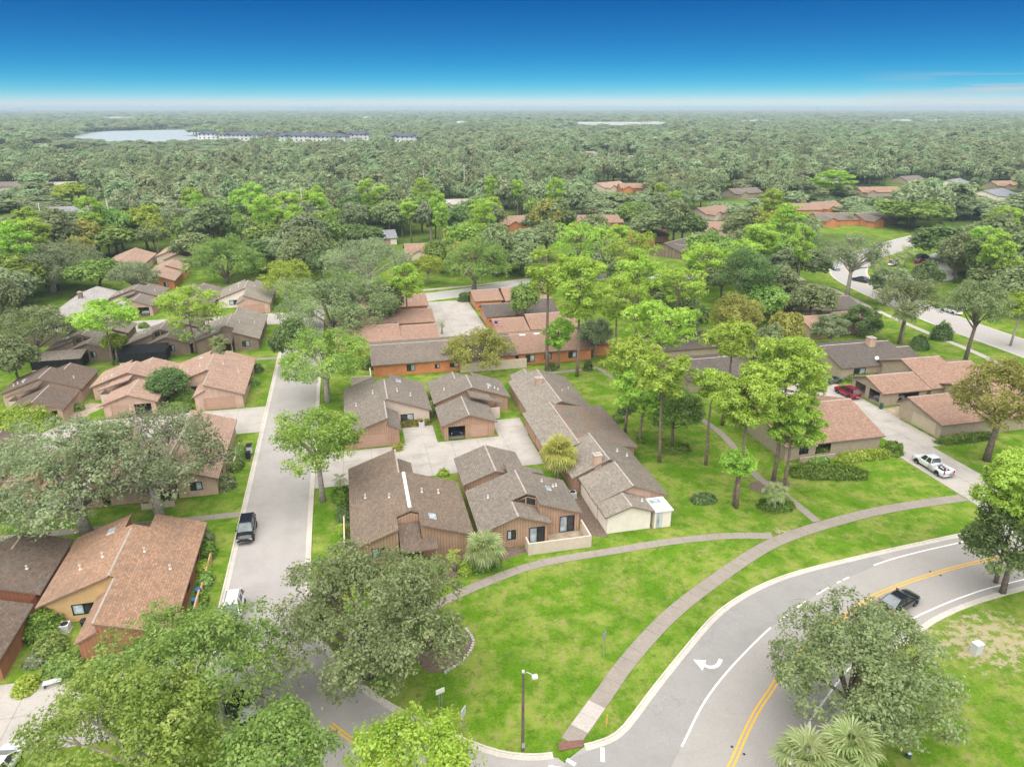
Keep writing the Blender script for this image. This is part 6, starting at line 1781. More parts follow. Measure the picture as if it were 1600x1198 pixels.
STORES = [(729.06, 1926.61, 199.1, 74.7, 9, -0.255, 'far_white', 'long white store building in the far woods'),
    (819.19, 1869.36, 68.1, 35.4, 10, -0.266, 'far_white', 'white store at the right end of the long one'),
    (567.23, 1927.53, 37.4, 26.2, 8, -0.239, 'far_white', 'small white building left of the long store'),
    (1364.18, 2285.32, 107.3, 47.2, 7, -0.293, 'far_tan', 'tan flat-roofed building on the far right horizon'),
    (1844.9, 2174.33, 85.8, 40.7, 8, -0.333, 'far_white', 'white commercial building beneath the far pylon'),
    (1949.41, 2150.21, 77.2, 38.2, 8, -0.342, 'far_white', 'white commercial building right of the far pylon'),
    (3600.05, 3452.49, 91.6, 42.5, 9, -0.362, 'far_white', 'white building at the far right horizon'),
    (-913.1, 3538.45, 142.5, 57.8, 9, -0.12, 'far_tan', 'tan buildings beyond the lake'),
    (128.47, 3297.98, 71.3, 36.4, 10, -0.188, 'far_tan', 'tan building in the far middle woods'),
    (342.47, 2133.26, 54.8, 31.4, 9, -0.213, 'far_white', 'white house group in the far middle woods')]
TOWERS = [(-443.8, 9789.9, 82.4, 60.0, 64.0, 'wide tower at the left end of the skyline cluster'),
    (-336.6, 9794.2, 74.2, 60.0, 64.0, 'low block in the skyline cluster'),
    (-259.5, 9796.6, 115.4, 60.0, 64.0, 'flat block in the middle of the skyline cluster'),
    (-135.6, 9799.1, 82.4, 60.0, 64.0, 'low block left of the tall skyline tower'),
    (-50.0, 9799.9, 65.9, 60.0, 64.0, 'tall tower at the right end of the skyline cluster'),
    (-3365.7, 9203.9, 115.4, 60.0, 52.0, 'low building on the left horizon'),
    (919.9, 9756.7, 49.5, 60.0, 57.0, 'small tower right of the skyline cluster'),
    (5606.1, 8038.1, 24.7, 60.0, 64.0, 'thin mast-like tower on the right horizon')]
POLES = [(-94.28, 257.54, 'pale power pole near the left edge of the woods'),
    (-76.82, 265.52, 'pale power pole above the left woods'),
    (-15.38, 283.73, 'pale power pole above the middle-left woods'),
    (39.59, 368.21, 'pale power pole above the middle woods'),
    (64.31, 393.08, 'slim power pole right of the middle one')]


# shared crowns for the trees in the middle distance
PROTO = {}
for kind in ('oak', 'gray', 'green', 'dark', 'lime', 'gold', 'street'):
    PROTO[kind] = [(grow(kind, 100 + 17 * i + len(kind), 5.0, 6.2, 3.4 if i else 3.9, 950, 9, .33, .36, twigs=16, limbs=7, trunk_r=.28), 5.0, 6.2) for i in range(3 if kind in ('oak', 'gray', 'green') else 2)]
PROTO['pine'] = [(pine_tree(300 + i, 4.2, 15.0, 4.6 if i != 1 else 3.6, 50, 28, .7, .13, nn=10), 4.2, 15.0) for i in range(4)]
cnt = 0
for (name, kind, x, y, zc, R, hero, hzf, label, group) in TREES:
    cnt += 1
    if hero:
        near = math.hypot(x, y) < 75; n = int(max(900, min(6000 if near else 3600, R * R * 4 * math.pi * (3.1 if near else 1.8) * hero)))
        if kind == 'pine': ms = pine_tree(cnt * 3 + 7, R, zc, R * hzf, max(34, int(62 * hero)), int(42 * hero ** .5), .62, .11, nn=12, trunk_r=max(.2, .016 * zc))
        else: ms = grow(kind, cnt * 5 + 3, R, zc, R * hzf, n, 15 if near else 13, .125 if near else .16, .24 if near else .28, twigs=int((240 if kind == 'gray' else 110) * hero), limbs=22 if kind == 'gray' else 16, trunk_r=max(.16, R * .055), **(dict(nl=95, lr=(.13, .23, .45, .9)) if near else dict(nl=60, lr=(.13, .24, .5, .88))))
        place_tree(name, ms, (x, y, 0), label, 'tree', group)
    else:
        ms, r0, z0 = PROTO[kind][cnt % len(PROTO[kind])]
        k = R / r0; kz = zc / z0
        place_tree(name, ms, (x, y, 0), label, 'tree', group, (k, k, kz), cnt * 2.4)

# palms -------------------------------------------------------------
def fan_frond(seed, L=1.5, nb=13):
    rr = random.Random(seed); V = []; F = []; T = []
    st = np.array([0., 0, 0]); en = np.array([L * .55, 0, L * .28])
    def quad(a, b, c, d, t): i = len(V); V.extend([a, b, c, d]); F.append((i, i + 1, i + 2, i + 3)); T.extend([t] * 4)
    quad(st + [0, -.03, 0], en + [0, -.03, 0], en + [0, .03, 0], st + [0, .03, 0], .3)
    for k in range(nb):
        an = R_(-105 + 210 * k / (nb - 1)); l = L * .62 * (1 - .25 * abs(math.sin(an))); d = np.array([math.cos(an), math.sin(an), .12]); s = np.array([-math.sin(an), math.cos(an), 0]) * .055
        m = en + d * l * .6; e = en + d * l + np.array([0, 0, -.32 * l]); t = rr.random(); quad(en, m - s, e, m + s, t)
    return np.array(V), np.array(F), np.array(T)
def feather_frond(seed, L=1.9, nb=15):
    rr = random.Random(seed); V = []; F = []; T = []
    def P(t): return np.array([L * t * (1 - .12 * t), 0, L * (.55 * t - .75 * t * t)])
    def quad(a, b, c, d, t): i = len(V); V.extend([a, b, c, d]); F.append((i, i + 1, i + 2, i + 3)); T.extend([t] * 4)
    for k in range(6): a, b = P(k / 6), P((k + 1) / 6); quad(a + [0, -.02, 0], b + [0, -.02, 0], b + [0, .02, 0], a + [0, .02, 0], .2)
    for k in range(1, nb + 1):
        t = .18 + .8 * k / nb; p = P(t); l = L * .32 * math.sin(math.pi * min(1, t * .8 + .1))
        for sgn in (-1, 1):
            e = p + np.array([l * .5, sgn * l, -.25 * l]); quad(p, p + (e - p) * .5 + [.05, 0, 0], e, p + (e - p) * .5 - [.05, 0, 0], rr.random())
    return np.array(V), np.array(F), np.array(T)
FR = {}
for nm, fn, mt in (('fan', fan_frond, 'leaf_palm'), ('fan_y', fan_frond, 'leaf_palm_y'), ('feather', feather_frond, 'leaf_palm'), ('feather_y', feather_frond, 'leaf_lime')):
    FR[nm] = [np_mesh('frond', *fn(s)[:2], [mt], fn(s)[2]) for s in range(3)]
def palm(name, kind, x, y, h, R, n, label, group=None, seed=1, skirt=False):
    o = empty(name, (x, y, 0)); tag(o, label, 'palm', group); rr = random.Random(seed); m = MB()
    m.tube([(0, 0, -.1), (.05, .02, h * .5), (0, 0, h)], [.2, .16, .15], 8); m.build('trunk', 'bark_pale', o, True)
    base = 1.5 if kind.startswith('fan') else 1.9
    for k in range(n):
        f = (k + .5) / n; el = R_(78 - (150 if skirt else 118) * f ** .8 + rr.uniform(-8, 8)); fr = link('frond', FR[kind][k % 3], o, (0, 0, h - .1 * f)); s = R / (base * 1.12) * rr.uniform(.85, 1.1); fr.scale = (s, s, s)
        fr.rotation_euler = (rr.uniform(-.3, .3), R_(20) - el, k * 2.39996)
    return o
for i, a in enumerate(PALMS): palm(*a, seed=i + 3)

# shrubs and hedges --------------------------------------------------
def shrub_mesh(seed, rx, ry, rz, n, leaf, ls=.13, power=2.4, bump_=.12):
    rng = np.random.default_rng(seed); d = unit(rng.normal(size=(n, 3))); d[:, 2] = np.abs(d[:, 2]) * 1.0 - .15; d = unit(d)
    k = (np.abs(d) ** power).sum(1) ** (-1 / power); nb = 1 + bump_ * np.sin(d[:, 0] * 7 + seed) * np.sin(d[:, 1] * 8 + seed * 2) + bump_ * .6 * np.sin(d[:, 2] * 9 + seed)
    P = d * (k * nb)[:, None] * np.array([rx, ry, rz]) * rng.uniform(.85, 1.03, n)[:, None]; P[:, 2] = np.maximum(P[:, 2], .03)
    v, f, t = clusters(P, d, 5, .09 + .02 * rx, ls, .6, rng); return np_mesh('foliage', v, f, [leaf], t)
def core_mesh(rx, ry, rz, leaf, power=2.4):
    V = []; F = []; a, b = 10, 5
    for j in range(b + 1):
        for i in range(a):
            th, ph = 2 * math.pi * i / a, .5 * math.pi * j / b; d = np.array([math.cos(th) * math.cos(ph), math.sin(th) * math.cos(ph), math.sin(ph)]); k = (np.abs(d) ** power).sum() ** (-1 / power); V.append(d * k * np.array([rx, ry, rz]) * .82)
    for j in range(b):
        for i in range(a): F.append((j * a + i, j * a + (i + 1) % a, (j + 1) * a + (i + 1) % a, (j + 1) * a + i))
    return np_mesh('core', np.array(V), np.array(F), [leaf], np.full(len(V), .1))
def shrub(name, x, y, rx, ry, rz, leaf, label, group=None, seed=1, rz_=0, power=2.4, cat='shrub', dens=1.0):
    o = empty(name, (x, y, 0), rz_); tag(o, label, cat, group); n = int(90 * dens * (rx * ry + (rx + ry) * rz * 1.2) / .7) + 60
    link('foliage', shrub_mesh(seed, rx, ry, rz, min(n, 1500), leaf, power=power), o); link('branches', core_mesh(rx, ry, rz, leaf, power), o); return o
for i, a in enumerate(SHRUBS): shrub(*a[:8], **a[8], seed=i + 11)

# ------------------------------------------------------------------ vehicles
def wheel_meshes(r, w):
    m = MB(); seg = 16; prof = [(-w / 2, r * .62), (-w / 2, r * .93), (-w * .3, r), (w * .3, r), (w / 2, r * .93), (w / 2, r * .62)]
    for a in range(len(prof) - 1):
        for k in range(seg):
            t0, t1 = 2 * math.pi * k / seg, 2 * math.pi * (k + 1) / seg; (y0, r0), (y1, r1) = prof[a], prof[a + 1]
            m.poly([(r0 * math.cos(t0), y0, r0 * math.sin(t0)), (r0 * math.cos(t1), y0, r0 * math.sin(t1)), (r1 * math.cos(t1), y1, r1 * math.sin(t1)), (r1 * math.cos(t0), y1, r1 * math.sin(t0))])
    rim = MB()
    for sgn in (-1, 1):
        y = sgn * w * .42
        rim.poly([(r * .64 * math.cos(2 * math.pi * k / seg), y, r * .64 * math.sin(2 * math.pi * k / seg)) for k in range(seg)][::sgn])
        for k in range(5):
            t = 2 * math.pi * k / 5; c, s = math.cos(t), math.sin(t); q = .05
            rim.poly([(c * .06 - s * q, y + sgn * .012, s * .06 + c * q), (c * r * .6 - s * q, y + sgn * .012, s * r * .6 + c * q), (c * r * .6 + s * q, y + sgn * .012, s * r * .6 - c * q), (c * .06 + s * q, y + sgn * .012, s * .06 - c * q)])
    return m.mesh('wheel', ['tyre'], True), rim.mesh('rim', ['rim'])
WHEELS = {}
def vehicle(name, kind, paint, x, y, heading, label, cat, group=None):
    K = {'sedan': dict(L=4.75, W=1.84, r=.33, wb=2.75), 'suv': dict(L=4.7, W=1.9, r=.37, wb=2.75), 'pickup': dict(L=5.75, W=1.95, r=.38, wb=3.6), 'van': dict(L=5.1, W=1.98, r=.35, wb=3.0)}[kind]
    o = empty(name, (x, y, .05), heading); tag(o, label, cat, group); L, W, r, wb = K['L'], K['W'], K['r'], K['wb']; h = L / 2; w = W / 2
    st = {'sedan': [(h, .76, .32, .60), (h - .1, .88, .24, .70), (h - .6, .96, .2, .80), (h - 1.35, 1, .2, .90), (.2, 1, .2, .94), (-1.1, 1, .2, .96), (-h + .75, .98, .2, .98), (-h + .2, .92, .24, .95), (-h, .82, .34, .80)],
          'suv': [(h, .80, .36, .74), (h - .1, .9, .28, .86), (h - .6, .97, .25, .97), (h - 1.25, 1, .25, 1.04), (.2, 1, .25, 1.06), (-1.1, 1, .25, 1.08), (-h + .5, .98, .25, 1.1), (-h + .1, .94, .3, 1.08), (-h, .88, .38, 1.0)],
          'pickup': [(h, .84, .42, .86), (h - .12, .93, .34, .98), (h - .7, .98, .3, 1.05), (h - 1.5, 1, .3, 1.1), (.0, 1, .3, 1.1), (-.42, 1, .3, 1.1)],
          'van': [(h, .78, .34, .72), (h - .1, .88, .28, .84), (h - .55, .96, .24, .96), (h - 1.0, 1, .24, 1.04), (.2, 1, .24, 1.06), (-1.3, 1, .24, 1.07), (-h + .4, .99, .24, 1.08), (-h, .94, .34, 1.0)]}[kind]
    m = MB(); rows = []
    for (sx, kw, zb, zt) in st:
        q = w * kw; half = [(q * .86, zb), (q * .97, zb + .1), (q, (zb + zt) * .52), (q * .965, zt - .06), (q * .86, zt), (q * .45, zt + .035)]; row = half + [(-a, b) for a, b in half[::-1]]
        rows.append(len(m.v)); m.v += [(sx, a, b) for a, b in row]
    n = 12
    for a, b in zip(rows[:-1], rows[1:]):
        for k in range(n): j = (k + 1) % n; m.f.append((a + k, a + j, b + j, b + k)); m.m.append(0)
    m.f.append(tuple(rows[0] + k for k in range(n))); m.m.append(0); m.f.append(tuple(rows[-1] + k for k in range(n))[::-1]); m.m.append(0)
    for sx in (wb / 2, -wb / 2):            # dark wheel arches
        for sg in (-1, 1):
            c = [(sx + r * 1.18 * math.cos(t), sg * (w + .006), r + r * 1.18 * math.sin(t)) for t in [math.pi * k / 8 for k in range(9)]] + [(sx - r * 1.18, sg * (w + .006), .24), (sx + r * 1.18, sg * (w + .006), .24)]
            m.poly(c[::-sg], 1)
    m.box(-h + .3, -w * .8, .18, h - .3, w * .8, .3, 1)
    if kind == 'pickup':                     # open bed
        z0, z1, x0, x1 = .62, 1.1, -h + .06, -.45
        for sg in (-1, 1): m.box(x0, sg * w - (.1 if sg > 0 else -.0), .3, x1, sg * w + (.0 if sg > 0 else .1), z1, 0)
        m.box(x0, -w + .1, .45, x0 + .1, w - .1, z1 - .03, 0); m.box(x1 - .1, -w + .1, .4, x1, w - .1, z1, 0); m.box(x0 + .1, -w + .1, .5, x1 - .1, w - .1, z0, 1)
        m.box(x0 - .14, -w * .92, .34, x0, w * .92, .5, 2); rr = random.Random(4)
        for k in range(7): bx_, by = rr.uniform(x0 + .3, x1 - .5), rr.uniform(-.6, .5); m.box(bx_, by, z0, bx_ + rr.uniform(.1, .45), by + rr.uniform(.08, .3), z0 + rr.uniform(.1, .35), rr.choice((1, 2)))
    m.build('body', [paint, 'tyre', 'rim'], o, True)
    g = {'sedan': (1.2, -2.1, .3, -1.05, 1.44, .93), 'suv': (1.15, -2.28, .45, -1.95, 1.70, 1.05), 'pickup': (1.5, -.5, .85, -.38, 1.78, 1.09), 'van': (1.75, -2.45, .75, -2.25, 1.78, 1.05)}[kind]
    xb0, xb1, xt0, xt1, zt, zb = g; wb_, wt_ = w * .88, w * .70
    B = [(xb0, -wb_, zb), (xb0, wb_, zb), (xb1, wb_, zb), (xb1, -wb_, zb)]; T = [(xt0, -wt_, zt), (xt0, wt_, zt), (xt1, wt_, zt), (xt1, -wt_, zt)]
    def face(name, q, mt): mm_ = MB(); mm_.poly(q); return mm_.build(name, mt, o)
    face('windscreen', [B[0], B[1], T[1], T[0]], 'windscreen'); face('rear_window', [B[2], B[3], T[3], T[2]], 'glass_rear')
    for i, j in ((1, 2), (3, 0)): face('side_window', [B[i], B[j], T[j], T[i]], 'glass_car')
    m = MB(); inn = .86; up = zt + .045
    m.poly([(xt0, -wt_, zt), (xt0, wt_, zt), (xt0 - .18, wt_ * inn, up), (xt0 - .18, -wt_ * inn, up)][::-1]); m.poly([(xt1, -wt_, zt), (xt1, wt_, zt), (xt1 + .15, wt_ * inn, up), (xt1 + .15, -wt_ * inn, up)])
    for sg in (-1, 1): m.poly([(xt0, sg * wt_, zt), (xt1, sg * wt_, zt), (xt1 + .15, sg * wt_ * inn, up), (xt0 - .18, sg * wt_ * inn, up)])
    m.poly([(xt0 - .18, -wt_ * inn, up), (xt0 - .18, wt_ * inn, up), (xt1 + .15, wt_ * inn, up), (xt1 + .15, -wt_ * inn, up)])
    for a, b in zip(B, T): m.tube([a, b], .05, 5)
    npil = {'sedan': (.42,), 'suv': (.36, .74), 'pickup': (.52,), 'van': (.34, .66)}[kind]
    for t in npil:
        for sg in (-1, 1):
            a = (xb0 + (xb1 - xb0) * t, sg * wb_, zb); b = (xt0 + (xt1 - xt0) * t, sg * wt_, zt); m.tube([a, b], .055, 5)
    if kind in ('suv', 'van'):
        for sg in (-1, 1): m.tube([(xt0 - .25, sg * wt_ * .9, up + .03), (xt1 + .2, sg * wt_ * .9, up + .03)], .025, 5, 1)
    m.build('cabin_roof', [paint, 'dark_metal'], o, False)
    if r not in WHEELS: WHEELS[r] = wheel_meshes(r, .23)
    for sx in (wb / 2, -wb / 2):
        for sg in (-1, 1): wo = link('wheel', WHEELS[r][0], o, (sx, sg * (w - .11), r - .05)); link('rim', WHEELS[r][1], wo)
    zl = st[1][3] - .12
    for sg in (-1, 1):
        m = MB(); m.box(h - .16, sg * w * .68 - .16, zl - .08, h - .015, sg * w * .68 + .16, zl + .05); m.build('headlight', 'lamp_clear', o)
        zt_ = {'sedan': .80, 'suv': .95, 'pickup': .85, 'van': .95}[kind]; m = MB(); m.box(-h - .015, sg * w * .8 - .1, zt_ - .12, -h + .12, sg * w * .8 + .1, zt_ + (.06 if kind == 'sedan' else .22)); m.build('taillight', 'lamp_red', o)
        m = MB(); m.box(xb0 - .32, sg * (w + .02) - .1, zb + .02, xb0 - .2, sg * (w + .02) + .1, zb + .17); m.build('mirror', paint, o)
    return o
for a in VEHICLES: vehicle(*a)

# ------------------------------------------------------------------ street furniture and small things
def thing_mb(name, loc, label, cat, parts, group=None, rz=0):
    o = empty(name, loc, rz); tag(o, label, cat, group)
    for nm, m, mt in parts: m.build(nm, mt, o)
    return o
def T_(*a, **k): m = MB(); m.tube(*a, **k); return m
def B_(*a): m = MB(); m.box(*a); return m
thing_mb('street_lamp', (9.95, 39.45, 0), 'brown street lamp pole with short arm and pale lamp head on the lawn corner', 'street lamp',
    [('pole', T_([(0, 0, -.1), (0, 0, 7.7)], [.13, .085], 8), 'wood_pole'), ('arm', T_([(0, 0, 7.45), (.25, -.15, 7.75), (.7, -.42, 7.6)], .04, 6), 'steel'), ('lamp_head', B_(.55, -.62, 7.42, .95, -.3, 7.6), 'trim_white'), ('cap', T_([(0, 0, 7.65), (0, 0, 7.8)], .1, 8), 'trim_white'), ('control_box', B_(-.12, -.22, .5, .12, -.1, .9), 'steel')])
thing_mb('light_pole', (-17.4, 87.2, 0), 'bare brown wooden pole beside the pink-roofed house and street', 'pole', [('pole', T_([(0, 0, -.1), (-.1, 0, 6.2)], [.12, .08], 8), 'wood_pole'), ('bracket', B_(-.2, -.05, 5.9, .2, .05, 6.0), 'steel')])
thing_mb('street_sign', (4.34, 44.5, 0), 'white sign box on two thin posts beneath the oak edge', 'sign', [('post', T_([(-.12, 0, 0), (-.12, 0, 2.2)], .035, 6), 'steel'), ('post', T_([(.12, 0, 0), (.12, 0, 2.2)], .035, 6), 'steel'), ('panel', B_(-.38, -.03, 2.05, .38, .03, 2.5), 'trim_white')], rz=.3)
thing_mb('street_sign', (5.8, 41.9, 0), 'tilted white rectangular sign on a thin post near the kerb', 'sign', [('post', T_([(0, 0, 0), (0, 0, 2.6)], .035, 6), 'steel'), ('panel', B_(-.34, -.03, 1.95, .34, .02, 2.75), 'blind')], rz=.9)
thing_mb('street_sign', (19.4, 47.5, 0), 'blue-gray sign seen nearly edge-on beside the curving footpath', 'sign', [('post', T_([(0, 0, 0), (0, 0, 2.7)], .04, 6), 'steel'), ('panel', B_(-.3, -.03, 2.0, .3, .02, 2.75), 'steel')], rz=.75)
thing_mb('marker_stake', (17.0, 40.2, 0), 'thin yellow marker stake in the grass strip by the kerb', 'marker', [('stake', T_([(0, 0, 0), (.05, 0, 1.15)], .05, 6), 'paint_yellow')])
thing_mb('utility_box', (52.45, 40.4, 0), 'pale green utility cabinet standing on the sandy grass', 'utility box', [('cabinet', B_(-.4, -.3, 0, .4, .3, 1.05), 'blind'), ('lid', B_(-.43, -.33, 1.05, .43, .33, 1.12), 'trim_white')], rz=.1)
thing_mb('utility_pedestal', (38.4, 32.3, 0), 'small green utility pedestal on the grass near the palms', 'utility box', [('pedestal', T_([(0, 0, 0), (0, 0, .45)], [.22, .18], 8), 'bin_green'), ('cap', T_([(0, 0, .45), (0, 0, .55)], [.22, .1], 8), 'steel')])
thing_mb('mailbox_cluster', (-15.95, 96.6, 0), 'gray mailbox cluster with dark lid on the west verge', 'mailbox', [('cabinet', B_(-.35, -.5, .5, .35, .5, 1.5), 'blind'), ('lid', B_(-.4, -.55, 1.5, .4, .55, 1.62), 'bin_black'), ('pedestal', B_(-.2, -.2, 0, .2, .2, .5), 'steel')])
thing_mb('mailbox_cluster', (-15.95, 94.9, 0), 'black parcel box south of the gray mailboxes on the west verge', 'mailbox', [('cabinet', B_(-.32, -.35, .35, .32, .35, 1.35), 'bin_black'), ('pedestal', B_(-.15, -.15, 0, .15, .15, .35), 'steel')])
for i, (x, y, mt, lab) in enumerate(((-17.55, 63.0, 'bin_blue', 'blue wheeled bin beside the terracotta-roofed house, nearer the camera'), (-17.5, 64.6, 'bin_blue', 'blue wheeled bin beside the terracotta-roofed house, farther from the camera'), (-27.2, 62.1, 'bin_black', 'black round bin under the window of the yellow gable wall'), (83.0, 90.7, 'bin_green', 'dark green bin at the corner of the open carport'), (20.9, 76.5, 'bin_black', 'black bin behind the garage wing beside the palm'))):
    thing_mb('wheeled_bin', (x, y, 0), lab, 'bin', [('body', T_([(0, 0, .06), (0, 0, .95)], [.24, .32], 8), mt), ('lid', T_([(0, 0, .95), (0, 0, 1.05)], [.35, .28], 8), mt), ('handle', T_([(-.2, -.33, .98), (.2, -.33, .98)], .03, 5), 'bin_black')])
for i, (x, y, lab) in enumerate(((-28.9, 62.2, 'pale air conditioner unit below the yellow gable wall'), (8.9, 100.9, 'gray air conditioner unit by the window of the north court house'), (25.2, 75.0, 'gray air conditioner unit in the narrow yard beside the row'))):
    thing_mb('air_conditioner', (x, y, 0), lab, 'air conditioner', [('cabinet', B_(-.42, -.42, .08, .42, .42, .8), 'blind'), ('fan_grille', T_([(0, 0, .8), (0, 0, .84)], .34, 12), 'dark_metal'), ('base', B_(-.5, -.5, 0, .5, .5, .08), 'concrete_new')])
thing_mb('garden_bench', (-27.6, 54.9, 0), 'pale green slatted garden bench lying in the front shrubs', 'bench', [('seat_slat', B_(-.7, -.3 + .16 * k, .42, .7, -.2 + .16 * k, .46), 'blind') for k in range(4)] + [('leg', B_(x, -.28, 0, x + .07, .28, .42), 'bin_green') for x in (-.62, .55)], rz=.2)
thing_mb('flower_pot', (-30.4, 58.2, 0), 'white planter pot among the shrubs west of the garage', 'planter', [('pot', T_([(0, 0, 0), (0, 0, .5)], [.22, .34], 10), 'trim_white'), ('soil', T_([(0, 0, .44), (0, 0, .505)], .3, 10), 'mulch')])
m = MB(); m.box(-17.35, 64.9, 0, -17.2, 72.0, .9); m.box(-17.35, 61.2, 0, -17.2, 64.2, 1.2); tag(m.build('low_wall', 'stucco_yellow'), 'low cream garden wall along the east side of the terracotta-roofed house', 'wall')
m = MB(); m.box(-3.1, 68.2, 0, -2.95, 74.5, 1.5); tag(m.build('low_wall', 'stucco_cream'), 'narrow cream wall along the street side of the brown-roofed house', 'wall')
m = MB(); m.box(-17.6, 92.5, 0, -17.45, 98.5, 1.2); tag(m.build('low_wall', 'stucco_cream'), 'cream wall beside the half-hidden pink-roofed house along the street', 'wall')
m = MB(); m.box(58.6, 76.6, 0, 64.2, 76.78, .9); tag(m.build('low_wall', 'stucco_khaki'), 'low tan wall behind the hedge of the pickup house', 'wall')
m = MB(); m.box(-1.4, 119.8, 0, 2.2, 120.0, 2.0); m.box(2.0, 120.0, 0, 2.2, 124, 2.0); tag(m.build('garden_wall', 'stucco_cream'), 'short cream wall at the left end of the brick row', 'wall')
m = MB(); m.box(-31.5, 136.2, 0, -21.5, 136.4, 1.6); tag(m.build('garden_wall', 'stucco_cream'), 'cream patio wall behind the corner pink-roofed house', 'wall')
# flag on a garage corner
o = empty('flag', (28.6, 140.3, 0)); tag(o, 'red and white striped flag on a pole at the brick garage corner', 'flag'); T_([(0, 0, 0), (0, 0, 4.6)], .035, 6).build('pole', 'steel', o)
MATS['flag_red'] = m_plain('flag_red', (.5, .03, .05), .8, .05); m_plain('flag_blue', (.03, .05, .2), .8, .05)
for k in range(7):
    m = MB(); z = 4.5 - .13 * k; x0 = .72 if k < 4 else .05
    m.poly([(x0, -.02 * k, z), (1.7, .12, z - .25), (1.7, .12, z - .38), (x0, -.02 * k, z - .13)]); m.build('stripe', 'flag_red' if k % 2 == 0 else 'paint_white', o)
m = MB(); m.poly([(.05, 0, 4.5), (.72, .03, 4.42), (.72, .03, 3.9), (.05, 0, 3.98)]); m.build('canton', 'flag_blue', o)
# satellite dishes
for (x, y, z, lab) in ((92.6, 104.5, 3.1, 'white satellite dish on the dark gray roof of the east court'), (99.0, 139.8, 2.6, 'white satellite dish on the brown roof near the boulevard')):
    thing_mb('satellite_dish', (x, y, z), lab, 'satellite dish', [('dish', T_([(0, 0, .3), (-.1, -.1, .4)], [.12, .36], 10), 'trim_white'), ('mast', T_([(0, 0, -.3), (0, 0, .3)], .03, 5), 'steel')])
# yellow warning sign and far poles
dm = MB(); dm.prism([(-.8, -.08, 3.1), (0, -.08, 2.3), (.8, -.08, 3.1), (0, -.08, 3.9)], .001, 0, 0); dm.v = [(a, b + (.04 if k >= 4 else 0), c) for k, (a, b, c) in enumerate(dm.v)]
thing_mb('warning_sign', (160, 184, 0), 'yellow diamond warning sign beside the far boulevard', 'sign', [('post', T_([(0, 0, 0), (0, 0, 2.8)], .05, 6), 'steel'), ('panel', dm, 'paint_yellow')])

# ------------------------------------------------------------------ farther houses in clearings
HR = random.Random(12)
for i, (x, y, rot, w, d, rf, wl, label) in enumerate(FARHOUSES):
    h = House('house', label, x, y, 1, 1, rf, wl, group='houses beyond the court'); h.o.rotation_euler = (0, 0, R_(rot))
    h.block(-w / 2, w / 2, -d / 2, d / 2, axis='x', zr=4.6, ops={'s': [(1.5, 3.2, .8, 2, 'win'), (w - 6, w - 3, 0, 2.1, 'garage')]}); h.block(-w / 2 + 1, -w / 2 + 7, -d / 2 - 4, 0, axis='y', zr=4.0)

# ------------------------------------------------------------------ woodland
def in_poly(x, y, pl):
    c = False; j = len(pl) - 1
    for i in range(len(pl)):
        if (pl[i][1] > y) != (pl[j][1] > y) and x < (pl[j][0] - pl[i][0]) * (y - pl[i][1]) / (pl[j][1] - pl[i][1]) + pl[i][0]: c = not c
        j = i
    return c
WR = random.Random(77); CA, SA = math.cos(R_(13)), math.sin(R_(13))
def cam2w(r, a): return (r * math.sin(a + R_(13)), r * math.cos(a + R_(13)))
def clear(x, y):
    for (cx, cy, r) in CLEAR:
        if (x - cx) ** 2 + (y - cy) ** 2 < r * r: return True
    for pl in CLEARP:
        if in_poly(x, y, pl): return True
    return False
def lowz(x, y):
    for (cx, cy, r) in LOWZ:
        if (x - cx) ** 2 + (y - cy) ** 2 < r * r: return .45
    return .42 if in_poly(x, y, LAKEF) else 1.0
cand = []; r = 128.0
while r < 760:
    sp = 7.8 + r * .006; n = int(2 * R_(44) * r / sp)
    for k in range(n):
        a = R_(-44) + 2 * R_(44) * (k + WR.random()) / n; rr_ = r + WR.uniform(-sp, sp) * .6; x, y = cam2w(rr_, a)
        if clear(x, y) or WR.random() < .1 or (rr_ > 300 and math.sin(x * .021 + 1.3) * math.sin(y * .017 + x * .006) > .72): continue
        cand.append((rr_, x, y))
    r += sp * .95
KN = ['oak', 'street', 'green', 'oak', 'pine', 'gray', 'green', 'pine', 'oak', 'dark', 'green', 'gold', 'gray', 'oak', 'lime', 'gray', 'oak', 'pine', 'oak', 'green']
LBL = {'street': 'light green broadleaf tree', 'oak': 'olive-green oak', 'gray': 'gray-green mossy oak', 'green': 'mid-green broadleaf tree', 'pine': 'tall pine', 'dark': 'dark evergreen tree', 'gold': 'yellowish broadleaf tree', 'lime': 'bright lime-green tree'}
cand.sort(); used = 0; rest = []
for (d, x, y) in cand:
    if used < 270 and d < 330:
        if lowz(x, y) < 1: continue
        kind = WR.choice(KN); ms, r0, z0 = PROTO[kind][WR.randrange(len(PROTO[kind]))]; k = WR.uniform(.75, 1.5); kz = k ** .6 * WR.uniform(1.0, 1.35) if kind != 'pine' else WR.uniform(.75, 1.05); k *= .8 if kind == 'pine' else 1
        az = math.degrees(math.atan2(x, y)) - 13; side = ['far left', 'left', 'centre left', 'centre', 'centre right', 'right', 'far right'][max(0, min(6, int((az + 38) / 76 * 7)))]; dep = 'front' if d < 215 else ('middle' if d < 270 else 'back')
        place_tree('tree', ms, (x, y, 0), f'{LBL[kind]} in the {dep} of the wooded belt, {side} of the picture', 'tree', f'{LBL[kind]}s, {dep} of the {side} wooded belt', (k, k, kz), WR.uniform(0, 6.28)); used += 1
    else: rest.append((x, y, d))
